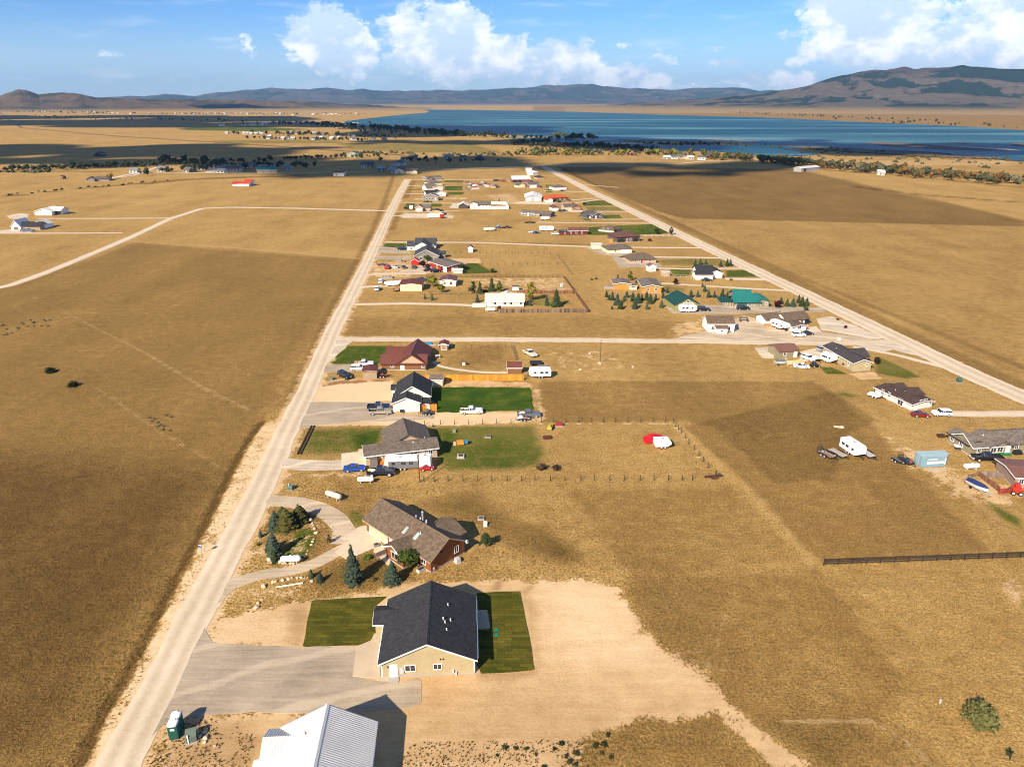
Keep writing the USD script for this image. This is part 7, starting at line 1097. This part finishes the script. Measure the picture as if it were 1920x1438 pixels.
# poles, posts and fences
def pole(label, px, py, top, name='utility_pole', arm=False):
    g = at(px, py); h = zrow(g, top); p = thing(name, label, 'pole', (g[0], g[1], 0)); obj(p, 'pole', MB().tube((0, 0, 0), (0, 0, h), .13, .08, 8), M('wood', (.11, .07, .045)))
    if arm: obj(p, 'crossarm', MB().box(-1.1, 1.1, -.06, .06, h - .7, h - .55), M('wood', (.11, .07, .045)))
    else: obj(p, 'pole_cap', MB().tube((0, 0, h - .02), (0, 0, h + .1), .1, .05, 8), STEEL)
pole('thin brown pole at the corner of the wire fence below the white box', 787, 904, 852); pole('thin utility pole in the dry middle field casting a long shadow', 1125, 682, 636); pole('far wooden pole before the right tree belt', 1734, 336, 317); pole('thin pole beside the far belt gap', 1612, 323, 305); pole('far pole at the meadow edge', 1197, 300, 288)
stage.CreateClassPrim('/World/post_kind'); obj('/World/post_kind', 'post', MB().tube((0, 0, -.1), (0, 0, 1.4), .10, .085, 8), M('wood', (.055, .04, .03))); obj('/World/post_kind', 'post_cap', MB().tube((0, 0, 1.4), (0, 0, 1.45), .088, .04, 8), M('wood', (.08, .06, .045)))
def posts(label, group, pts, s=1.0):
    for x, y in pts:
        g = at(x, y); p = UsdGeom.Xform.Define(stage, numbered('/World', 'fence_post')); p.AddTranslateOp().Set(Gf.Vec3d(float(g[0]), float(g[1]), 0)); p.AddScaleOp().Set(Gf.Vec3f(float(s), float(s), float(s))); p.GetPrim().GetReferences().AddInternalReference('/World/post_kind'); p.GetPrim().SetInstanceable(True); tag(p.GetPrim(), label, 'fence post', group)
posts('dark fence post in the near row of the wire paddock', 'near row of paddock posts', POSTS[0])
posts('dark fence post in the far row of the wire paddock', 'far row of paddock posts', POSTS[1])
posts('dark fence post in the right side row of the wire paddock', 'right row of paddock posts', POSTS[2])
posts('thin fence post along the dirt strip above the rough lawn', 'thin posts of the rough lawn', [(762, 797), (777, 797), (796, 797), (826, 796), (852, 796), (878, 795), (905, 795), (931, 794), (958, 794)], .9)
posts('thin fence post along the cross road below the shed', 'thin posts by the cross road', [(872, 652), (884, 652), (900, 652), (915, 652), (932, 651), (948, 651)], .8)
posts('fence post round the small pastures behind the grey gabled houses', 'posts of the small pastures', [(840 + 12 * k, 475 + .08 * k) for k in range(17)] + [(905 + 14 * k, 497) for k in range(13)] + [(1046 + 3.4 * k, 480 + 4.6 * k) for k in range(9)], 1.0)
def board_fence(label, a, b, h, n, color, name='board_fence', gap=.012, vary=.25, base=.03):
    A, B = at(*a), at(*b); L_ = float(np.hypot(*(B - A))); r = np.random.default_rng(int(a[0])); p = thing(name, label, 'fence', (A[0], A[1], 0), math.degrees(math.atan2(B[1] - A[1], B[0] - A[0]))); w = L_ / n
    ms = [M('wood', tuple(np.array(color) * (1 + vary * (k - 1.5) / 1.5))) for k in range(4)]
    for k in range(n): hh = h * r.uniform(.98, 1.02); obj(p, 'board', MB().box(k * w + gap, (k + 1) * w - gap, -.012 + .02 * (k % 2), .012 + .02 * (k % 2), base, hh), ms[int(r.integers(4))])
    for k in range(int(L_ / 2.4) + 2): x = min(k * 2.4, L_); obj(p, 'post', MB().box(x - .05, x + .05, .045, .14, 0, h * .97), ms[1])
    for z in (.3, h - .35): obj(p, 'rail', MB().box(0, L_, .04, .085, z, z + .09), ms[1])
def rail_fence(label, a, b, h, color, step=2.6, rails=3, name='rail_fence', mesh=False):
    A, B = at(*a), at(*b); L_ = float(np.hypot(*(B - A))); p = thing(name, label, 'fence', (A[0], A[1], 0), math.degrees(math.atan2(B[1] - A[1], B[0] - A[0]))); m = M('wood', color); n = max(2, int(L_ / step))
    for k in range(n + 1): x = L_ * k / n; obj(p, 'post', MB().box(x - .07, x + .07, -.07, .07, 0, h), m)
    for k in range(rails): z = h * (.25 + .68 * k / (rails - 1)); obj(p, 'rail', MB().box(0, L_, -.03, .03, z - .05, z + .05), m)
    if mesh:
        w = MB()
        for k in range(int(L_ / .22)): w.box(k * .22 - .014, k * .22 + .014, .035, .05, .08, h - .05)
        for z in np.arange(.15, h - .1, .24): w.box(0, L_, .052, .064, z - .012, z + .012)
        tag(stage.GetPrimAtPath(obj(p, 'wire_mesh', w, M('plain', (.03, .025, .02)))), kind='stuff')
ORF = (.56, .235, .025)
board_fence('bright orange board fence running from the shed to the camper', (831, 714), (982, 713.5), 1.8, 92, ORF); board_fence('short piece of orange board fence between the white house and the shed', (795, 713), (805, 713), 1.8, 7, ORF); board_fence('short orange board fence at the white house garage wall', (788, 771), (819, 769), 1.75, 18, ORF)
board_fence('weathered brown board fence in front of the white ranch house', (934, 587), (1100, 586), 1.5, 100, (.15, .10, .07), vary=.5); board_fence('red-brown board fence across the ranch yard', (970, 550), (1078, 551), 1.3, 60, (.19, .085, .045), vary=.4); board_fence('reddish board fence down the right side of the ranch yard', (1078, 551), (1103, 586), 1.4, 46, (.16, .075, .045), vary=.4)
rail_fence('dark rail fence along the top of the sandy paddock', (800, 519.5), (1057, 521), 1.4, (.075, .04, .03), 2.6); rail_fence('dark rail fence down the right side of the sandy paddock', (1057, 521), (1078, 550), 1.4, (.085, .045, .03)); rail_fence('dark fence post line beside the round island of the purple tree', (800, 519), (800, 534), 1.4, (.06, .035, .03)); rail_fence('low dark fence below the white cottage', (805, 552), (905, 552.5), 1.0, (.13, .085, .055), 4, 2)
rail_fence('long dark wire mesh fence in the lower right field', (1544, 1059.5), (1990, 1043), 1.35, (.045, .03, .022), 2.45, 3, 'mesh_fence', True); rail_fence('weathered grey rail fence beside the lean-to shed', (959, 651), (967, 676), 1.3, (.16, .12, .09)); rail_fence('white rail fence along the lush lawn', (1200, 444), (1265, 444), 1.2, (.6, .57, .5), 3, 2); rail_fence('pale wire fence at the rough strip left of the white two-wing house', (1255, 519), (1297, 522), 1.3, (.35, .33, .28), 2.5, 2)
g0 = [(882, 392.5), (954, 392.5), (948, 384), (920, 383)]
for k in range(3): board_fence(['long near side of the white yard fence', 'right side of the white yard fence', 'short far side of the white yard fence'][k], g0[k], g0[k + 1], 2.2, 24 if k == 0 else 10, (.78, .76, .72), 'yard_fence', .005, .04)
board_fence('pale yellow board fence in front of the olive garage', (1471, 676), (1476, 685), 1.5, 8, (.62, .50, .26), vary=.08); board_fence('pale yellow board fence along the front of the garage garden', (1476, 685), (1508, 682), 1.5, 22, (.62, .50, .26), vary=.08)
board_fence('brown board fence on the left of the corner garden', (1834, 893), (1872, 922), 1.3, 26, (.20, .09, .05)); board_fence('grey board fence at the back of the corner garden', (1836, 893), (1882, 898), 1.3, 22, (.19, .15, .13)); board_fence('dark red board fence at the front of the corner garden', (1873, 926), (1903, 924), 1.3, 18, (.26, .04, .03)); rail_fence('grey rail fence left of the corner garden', (1814, 898), (1834, 892), 1.0, (.15, .11, .09), 2, 2)
g = at(1905, 926); p = thing('excavator_arm', 'bright red machine with an orange arm at the right edge', 'loader', (g[0], g[1], .1), -20); obj(p, 'body', MB().box(-1.0, .6, -.8, .8, .5, 1.6).box(-.6, .3, -.6, .6, 1.6, 2.3), M('paint', (.45, .03, .015))); obj(p, 'arm', MB().tube((.5, 0, 1.4), (2.2, 0, .9), .18, .14).tube((2.2, 0, .9), (4.4, -.4, .35), .14, .1), M('paint', (.50, .10, .02)))
for x in (-.8, .5):
    for s in (-1, 1): wheel(p, x, s * .9, .45, .3)
g = at(568, 838); p = thing('timber_border', 'dark timber edging along the left end of the rough lawn', 'timber border', (g[0], g[1], 0)); A, B = at(583, 799) - g, at(556, 853) - g
for k in range(10):
    a, b = A + (B - A) * k / 10, A + (B - A) * (k + .9) / 10; n_ = np.array([-(B - A)[1], (B - A)[0]]); n_ = n_ / np.linalg.norm(n_)
    for s in (0, 1): obj(p, 'timber', MB().add([(*(a + n_ * s * .7), .0), (*(b + n_ * s * .7), .0), (*(b + n_ * (s * .7 + .28)), .0), (*(a + n_ * (s * .7 + .28)), .0), (*(a + n_ * s * .7), .25), (*(b + n_ * s * .7), .25), (*(b + n_ * (s * .7 + .28)), .25), (*(a + n_ * (s * .7 + .28)), .25)], [[0, 3, 2, 1], [4, 5, 6, 7], [0, 1, 5, 4], [1, 2, 6, 5], [2, 3, 7, 6], [3, 0, 4, 7]]), M('wood', (.055, .032, .022)))
# small things in the yards
def junk(label, cat, px, py, rot, parts, name):
    g = at(px, py); p = thing(name, label, cat, (g[0], g[1], 0), rot)
    for nm, box, col in parts: obj(p, nm, MB().prism([(box[0], box[4]), (box[1], box[4]), (box[1] - .08 * (box[1] - box[0]), box[5]), (box[0] + .08 * (box[1] - box[0]), box[5])], box[2], box[3], 'y'), M('plain', col))
junk('grey plastic storage cabinet against the tan house', 'storage cabinet', 702, 873, 6, [('body', (-.9, .9, -.6, .6, 0, 2.0), (.16, .135, .115)), ('roof', (-1.0, 1.0, -.7, .7, 2.0, 2.25), (.12, .10, .085))], 'storage_cabinet')
junk('orange and yellow play car by the tan house window', 'toy', 719, 871, 20, [('body', (-.9, .9, -.5, .5, .2, .9), (.5, .16, .02)), ('hood', (-.3, .9, -.5, .5, .9, 1.5), (.6, .36, .03)), ('base', (-1, 1, -.55, .55, 0, .2), (.4, .03, .02))], 'play_car')
junk('orange and blue play set on the big rough lawn', 'play set', 863, 834, 10, [('slide', (-.9, .9, -.4, .4, .2, 1.1), (.6, .25, .03)), ('roof', (1.0, 1.8, -.4, .4, .4, 1.1), (.03, .2, .4)), ('step', (-1.6, -1.0, -.4, .4, .1, .8), (.6, .4, .35))], 'play_set')
junk('round grey fire pit with pale stones on the rough lawn', 'fire pit', 864, 857, 0, [('ring', (-.9, .9, -.8, .8, 0, .45), (.42, .38, .33)), ('bowl', (-.5, .5, -.45, .45, .45, .55), (.03, .03, .03))], 'fire_pit'); junk('small grey water tub on the rough lawn', 'tub', 915, 820, 0, [('tub', (-.8, .8, -.6, .6, 0, .4), (.28, .25, .2)), ('water', (-.6, .6, -.45, .45, .4, .44), (.1, .09, .07))], 'water_tub'); junk('small pale box high on the rough lawn', 'box', 852, 810, 0, [('box', (-.4, .4, -.4, .4, 0, .5), (.2, .22, .14)), ('lid', (-.45, .45, -.45, .45, .5, .58), (.25, .26, .18))], 'lawn_box')
junk('yellow machine frame on the junk line above the paddock', 'machine', 1032, 803, 75, [('frame', (-1.6, 1.6, -.6, .6, .3, .9), (.34, .27, .03)), ('axle', (-.4, .4, -.9, .9, .1, .4), (.03, .03, .03)), ('arm', (-1.4, -.6, -.3, .3, .9, 1.4), (.38, .3, .04))], 'yellow_machine'); junk('red equipment at the head of the junk line', 'machine', 1048, 799, 0, [('tank', (-.9, .9, -.5, .5, .3, 1.0), (.28, .03, .02)), ('base', (-1.2, 1.2, -.6, .6, 0, .3), (.3, .28, .26))], 'red_equipment'); junk('rust red harrow below the yellow frame', 'harrow', 1026, 822, 10, [('frame', (-1.0, 1.0, -.7, .7, .1, .5), (.09, .03, .02)), ('bar', (-1.2, 1.2, -.1, .1, .5, .7), (.1, .04, .03))], 'rusty_harrow'); junk('rusty implement at the near right paddock corner', 'implement', 1337, 897, 10, [('beam', (-2.2, 2.2, -.15, .15, .6, .85), (.09, .04, .025)), ('tine', (-.5, .9, -.5, .5, .1, .6), (.08, .035, .025)), ('mast', (.4, .7, -.15, .15, .85, 1.9), (.1, .045, .03))], 'rusty_implement')
junk('black trampoline on the grass above the white camper', 'trampoline', 1005, 684, 0, [('mat', (-1.9, 1.9, -1.6, 1.6, .75, .82), (.025, .025, .027)), ('leg', (-1.5, -1.4, -1.2, 1.2, 0, .75), (.1, .1, .1)), ('leg', (1.4, 1.5, -1.2, 1.2, 0, .75), (.1, .1, .1))], 'trampoline'); junk('grey tarp lying behind the white camper', 'tarp', 1018, 689, 0, [('tarp', (-1.8, 1.8, -1.0, 1.0, 0, .5), (.22, .2, .19)), ('edge', (-2.0, 2.0, -1.2, 1.2, 0, .06), (.24, .22, .2))], 'grey_tarp')
junk('bundle of reddish pipes lying in the dry yard', 'pipes', 929, 673, 2, [('pipe', (-1.9, 1.9, -.3, -.1, 0, .2), (.2, .08, .05)), ('pipe', (-1.8, 2.0, .3, .5, 0, .2), (.2, .08, .05))], 'pipe_bundle'); junk('white cooler and chairs in the dry yard', 'garden set', 870, 684, 4, [('cooler', (-.6, .4, -.3, .3, 0, .6), (.65, .63, .6)), ('chair', (.7, 1.2, -.3, .3, 0, .8), (.02, .02, .02)), ('chair', (-1.4, -.9, -.3, .3, 0, .7), (.15, .12, .1))], 'garden_set'); junk('white picnic frame at the end of the curved path', 'table', 821, 671, 10, [('top', (-.8, .8, -.5, .5, .8, .9), (.6, .55, .45)), ('leg', (-.7, -.5, -.4, .4, 0, .8), (.5, .45, .36)), ('leg', (.5, .7, -.4, .4, 0, .8), (.5, .45, .36))], 'picnic_table'); junk('blue tarp and white trailer behind the maroon house', 'tarp', 806, 647, 2, [('tarp', (-1.4, .8, -.6, .6, .3, .9), (.03, .22, .45)), ('frame', (-2.2, 2.2, -.5, .5, 0, .3), (.4, .4, .4))], 'blue_tarp'); junk('orange toy beside the maroon house back wall', 'toy', 806, 656, 2, [('body', (-.6, .6, -.4, .4, 0, .8), (.5, .08, .02)), ('top', (-.3, .3, -.3, .3, .8, 1.1), (.45, .05, .02))], 'orange_toy')
junk('yellow bin and dark wheelbarrow at the white garage wall', 'wheelbarrow', 750, 774, 0, [('bin', (-1.0, -.2, -.3, .3, 0, .6), (.4, .24, .05)), ('tray', (.0, 1.2, -.4, .4, .3, 1.0), (.03, .03, .032))], 'wheelbarrow'); junk('green canoe lying behind the black pickup', 'canoe', 1876, 853, -3, [('hull', (-2.4, 2.4, -.4, .4, 0, .5), (.015, .14, .05)), ('keel', (-2.2, 2.2, -.06, .06, .5, .56), (.02, .16, .06))], 'canoe'); junk('black quad bike at the right edge gravel', 'quad bike', 1907, 851, 5, [('body', (-.9, .9, -.4, .4, .4, .9), (.02, .02, .02)), ('seat', (-.5, .3, -.25, .25, .9, 1.15), (.03, .03, .03)), ('wheels', (-1.0, 1.0, -.55, .55, 0, .4), (.015, .015, .015))], 'quad_bike'); junk('white round table set beside the olive house wall', 'table', 1795, 842, -25, [('top', (-.8, .8, -.7, .7, .8, .9), (.7, .68, .64)), ('base', (-.5, .8, -.5, .5, 0, .8), (.04, .04, .045))], 'patio_table'); junk('dark fire bowl on the dirt left of the olive house', 'fire pit', 1764, 819, 0, [('bowl', (-.8, .8, -.6, .6, 0, .5), (.05, .025, .02)), ('rim', (-.85, .85, -.65, .65, .5, .56), (.07, .03, .02))], 'fire_bowl')
junk('pale scrap lying in the mown field above the trailers', 'scrap', 1573, 801, -15, [('sheet', (-1.2, 1.2, -.4, .4, 0, .2), (.6, .5, .36)), ('block', (.3, 1.0, -.2, .3, .2, .4), (.55, .46, .33))], 'scrap_sheets'); junk('orange pergola at the white L-shaped house', 'pergola', 1434, 603, -8, [('roof', (-2.2, 2.2, -1.2, 1.2, 2.1, 2.3), (.45, .16, .03)), ('post', (-2.1, -1.9, -1.1, 1.1, 0, 2.1), (.35, .2, .1)), ('post', (1.9, 2.1, -1.1, 1.1, 0, 2.1), (.35, .2, .1))], 'pergola'); junk('orange deck box by the small green lawn plot', 'deck', 1440, 612, -8, [('deck', (-1.4, 1.4, -.8, .8, 0, .8), (.4, .2, .08)), ('rail', (-1.4, 1.4, -.85, -.75, .8, 1.4), (.35, .2, .1))], 'wood_deck'); junk('dark swing set beside the small green lawn plot', 'play set', 1394, 603, 0, [('top', (-1.5, 1.5, -.5, .5, 1.4, 1.6), (.1, .07, .06)), ('frame', (-1.4, -1.2, -.6, .6, 0, 1.4), (.1, .07, .06)), ('frame', (1.2, 1.4, -.6, .6, 0, 1.4), (.1, .07, .06))], 'swing_set')
junk('orange hay bale beside the maroon hipped roof', 'bale', 1146, 454, 0, [('bale', (-1.2, 1.2, -.8, .8, 0, 1.5), (.5, .22, .05)), ('cover', (-1.1, 1.1, -.7, .7, 1.5, 1.8), (.45, .2, .05))], 'hay_bale'); junk('white shelter in the sandy paddock', 'shelter', 967, 544, 0, [('roof', (-1.6, 1.6, -.8, .8, 1.6, 1.9), (.08, .07, .06)), ('wall', (-1.5, 1.5, -.7, .7, 0, 1.6), (.68, .64, .58))], 'paddock_shelter'); junk('white leaning panel in the sandy paddock corner', 'panel', 1053, 538, 30, [('panel', (-.8, .8, -.1, .1, 0, 1.6), (.6, .6, .62)), ('brace', (-.1, .1, .1, .9, 0, 1.0), (.3, .3, .32))], 'white_board'); junk('pile of dirt in the yard above the parked cars', 'dirt pile', 748, 492, 0, [('mound', (-3.5, 3.5, -2, 2, 0, .6), (.32, .22, .13)), ('top', (-1.6, 1.6, -1, 1, .6, 1.3), (.34, .24, .14))], 'dirt_pile'); junk('grey gravel heap at the white suv', 'gravel heap', 726, 522, 0, [('heap', (-3, 3, -1.6, 1.6, 0, .7), (.3, .26, .2)), ('top', (-1.4, 1.4, -.8, .8, .7, 1.1), (.3, .26, .2))], 'gravel_heap'); junk('jumble of grey stones left of the orange garage', 'rubble', 1143, 541, 0, [('stones', (-2.4, 2.4, -1, 1, 0, .9), (.34, .29, .24)), ('slab', (-1, 1.6, -.6, .6, .9, 1.4), (.2, .17, .15))], 'rubble_heap')
junk('black stove pipe machine at the left corner of the ranch house', 'grill', 899, 575, 0, [('box', (-.4, .4, -.3, .3, 0, 1.0), (.02, .02, .02)), ('lid', (-.4, .4, -.3, .3, 1.0, 1.25), (.03, .03, .03))], 'grill'); junk('dark leaning gate at the end of the brown board fence', 'gate', 936, 582, 35, [('panel', (-.9, .9, -.05, .05, .1, 1.8), (.07, .04, .03)), ('frame', (.9, 1.0, -.08, .08, 0, 2.0), (.5, .5, .5))], 'yard_gate')
junk('white garden seat in the grass behind the brown house', 'garden seat', 910, 986, 0, [('seat', (-.4, .4, -.3, .3, 0, .45), (.65, .62, .56)), ('back', (-.4, .4, .25, .35, .45, .9), (.65, .62, .56))], 'lawn_chair'); junk('stone fire ring in the grass behind the brown house', 'fire pit', 902, 973, 0, [('ring', (-.7, .7, -.6, .6, 0, .35), (.36, .31, .25)), ('ash', (-.45, .45, -.4, .4, .35, .38), (.1, .09, .08))], 'fire_ring'); junk('white air conditioner at the gable of the brown house', 'air conditioner', 858, 1053, 35, [('unit', (-.45, .45, -.45, .45, .05, .8), (.45, .45, .44)), ('pad', (-.6, .6, -.6, .6, 0, .05), (.4, .37, .33))], 'air_conditioner'); junk('dark window well box at the near corner of the brown house', 'window well', 790, 1070, 45, [('rim', (-.8, .8, -.4, .4, 0, .5), (.45, .43, .4)), ('cover', (-.6, .6, -.3, .3, .5, .54), (.03, .03, .03))], 'window_well')
junk('rock bed strip beside the paved path of the brown house', 'planting bed', 724, 1035, 40, [('bed', (-2.2, 2.2, -.6, .6, 0, .25), (.10, .06, .045)), ('edging', (-2.3, 2.3, -.72, -.62, 0, .3), (.36, .31, .26))], 'planting_bed'); junk('grey garden tub at the apron of the brown house', 'tub', 706, 1024, 20, [('tub', (-.5, .5, -.4, .4, 0, .5), (.2, .2, .2)), ('soil', (-.4, .4, -.3, .3, .5, .54), (.05, .04, .03))], 'garden_tub')
# far settlements: small houses one can tell apart only by their group
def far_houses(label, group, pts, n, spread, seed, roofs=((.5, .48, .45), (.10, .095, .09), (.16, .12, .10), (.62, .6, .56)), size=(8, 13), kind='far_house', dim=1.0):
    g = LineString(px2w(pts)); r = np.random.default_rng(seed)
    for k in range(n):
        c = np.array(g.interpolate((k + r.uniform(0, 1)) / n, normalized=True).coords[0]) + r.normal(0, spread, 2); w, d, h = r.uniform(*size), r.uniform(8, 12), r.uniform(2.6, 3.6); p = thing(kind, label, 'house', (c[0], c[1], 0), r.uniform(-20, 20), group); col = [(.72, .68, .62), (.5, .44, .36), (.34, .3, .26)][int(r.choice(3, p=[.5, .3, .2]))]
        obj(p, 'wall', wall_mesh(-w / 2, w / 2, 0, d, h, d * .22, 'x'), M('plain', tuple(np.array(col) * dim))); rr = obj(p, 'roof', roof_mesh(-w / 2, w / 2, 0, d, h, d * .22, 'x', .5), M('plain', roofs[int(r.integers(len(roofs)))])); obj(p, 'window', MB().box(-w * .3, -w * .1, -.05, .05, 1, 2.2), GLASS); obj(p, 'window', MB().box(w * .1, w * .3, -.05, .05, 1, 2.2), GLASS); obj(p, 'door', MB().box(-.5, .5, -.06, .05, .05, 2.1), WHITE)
far_houses('dim house among the trees of the shaded hamlet', 'houses of the shaded hamlet', [(275, 325), (300, 322), (345, 324), (375, 320), (400, 318), (430, 318), (440, 325), (465, 312), (520, 320), (560, 318)], 19, 7, 3, ((.10, .095, .09), (.14, .11, .09), (.2, .19, .18)), (7, 11), dim=.6)
far_houses('far house on the sunlit strip before the lake', 'houses on the sunlit strip', [(480, 259), (530, 262), (570, 263), (600, 261), (650, 262), (700, 264)], 16, 14, 4, size=(6, 10), dim=.6); far_houses('far house of the row along the dark tree line', 'houses along the far tree line', [(440, 251), (500, 252), (560, 252), (640, 255), (720, 257)], 22, 24, 5, size=(6, 10), dim=.6)
far_houses('tiny pale house of the distant town', 'houses of the distant town', [(330, 215), (400, 213.5), (480, 214.5), (560, 215), (600, 216)], 64, 130, 6, size=(9, 16), dim=.8); far_houses('tiny house of the left distant row', 'houses of the left distant row', [(40, 208), (100, 211), (160, 211), (240, 214)], 22, 60, 7, size=(10, 18)); far_houses('tiny house below the distant town', 'houses below the distant town', [(460, 236), (520, 232), (590, 231), (640, 235)], 26, 45, 8, size=(10, 18))
far_houses('dim house in the shaded far field', 'houses in the shaded far field', [(690, 308), (700, 320), (740, 327), (760, 300), (800, 298), (840, 298), (880, 301), (900, 302)], 11, 5, 9, ((.10, .095, .09), (.14, .11, .09), (.3, .28, .27)), (8, 12), dim=.6); far_houses('far building at the right tree belt', 'buildings at the right tree belt', [(1240, 299), (1280, 298), (1300, 300), (1325, 301)], 6, 5, 10, size=(7, 13)); far_houses('far white building in the gap of the right belt', 'buildings in the belt gap', [(1645, 329), (1655, 328), (1662, 330)], 2, 1.5, 11, ((.5, .48, .44),), (3.5, 5), dim=.8)
for pl, pr, lab in (((889, 301), (908, 301), 'dark barn alone in the shaded far field'), ((176, 294), (191, 294), 'dark barn alone in the shaded left plain'), ((650, 295), (672, 295), 'green roofed building at the end of the far field line'), ((1180, 292), (1190, 292), 'red-sided building by the far meadow')): house('far_barn', lab, 'barn', pl, pr, 14, 3.6, 'y', M('siding', (.05, .05, .06) if 'dark' in lab else (.25, .07, .05) if 'red' in lab else (.3, .3, .2)), M('metal', (.03, .03, .04) if 'dark' in lab else (.3, .1, .07) if 'red' in lab else (.02, .12, .05)), None, .45, .5, [('open', 'f', .5, 4, .1, 3)], small=True)
house('long_barn', 'long silver-roofed shed at the dark pond yard', 'barn', (1502, 323), (1536, 320), 10, 4.0, 'x', M('siding', (.3, .29, .28)), M('metal', (.5, .49, .46)), None, .3, .4, [('open', 'f', .2, 4, .1, 3)], small=True); house('teal_far_house', 'teal roofed house in the shaded hamlet', 'house', (482, 326), (520, 325), 12, 4, 'x', SAND, R_TEAL, None, .4, .5, [W('f', .3, 1.5), W('f', .7, 1.5)]); house('pink_far_house', 'pale house with white car at the dark edge of the road', 'house', (625, 331), (645, 331), 10, 3.4, 'x', OFFW, S_GREY, None, .3, .5, [W('f', .3, 1.5)]); house('cream_far_house', 'cream house row at the dark edge of the field', 'house', (740, 326.5), (757, 326.5), 12, 3.6, 'y', CREAM, S_GREY, None, .4, .5, [W('f', .5, 2)], [dict(box=(.8, 2.4, 2, 12, 3.2, 'x', .4)), dict(box=(1.9, 2.5, -2, 6, 3.2, 'y', .4))])
FT('farm_machinery', 'row of rusty machinery in the far field', 993, 418.5, 2, 7, (.07, .04, .03), False, True, 3); FT('farm_machinery', 'dark implements beside the scattered far machinery', 950, 428, 10, 6, (.06, .04, .035), False, True, 2.4, None, [(0, 0, .8, (.1, .06, .04))]); FT('farm_machinery', 'blue-grey machine among the scattered far machinery', 934, 428, 10, 5, (.2, .2, .2), False, False, 2, None, [(0, 0, 1.0, (.15, .22, .28))])
for k, (x, y) in enumerate([(876, 346), (884, 349), (893, 349), (900, 351), (905, 346), (890, 355), (928, 352), (880, 355), (915, 350)]): junk('heap of salvaged goods in the far junk yard', 'junk heap', x, y, k * 40, [('heap', (-4, 4, -3, 3, 0, 1.6), [(.3, .2, .12), (.16, .12, .1), (.5, .46, .42)][k % 3]), ('top', (-2, 2, -1.5, 1.5, 1.6, 2.6), [(.1, .08, .07), (.4, .3, .2), (.3, .08, .05)][k % 3])], 'junk_heap'); tag(stage.GetPrimAtPath('/World/junk_heap' + (f'_{k:03d}' if k else '')), group='heaps of the far junk yard')
for k, (x, y) in enumerate([(944, 341), (931, 340)]): V('tractor', ['red tractor on the far left drive end', 'dark tractor on the far left drive end'][k], 'tractor', x, y, 20, 'van', [(.35, .04, .02), (.05, .04, .04)][k], 7)
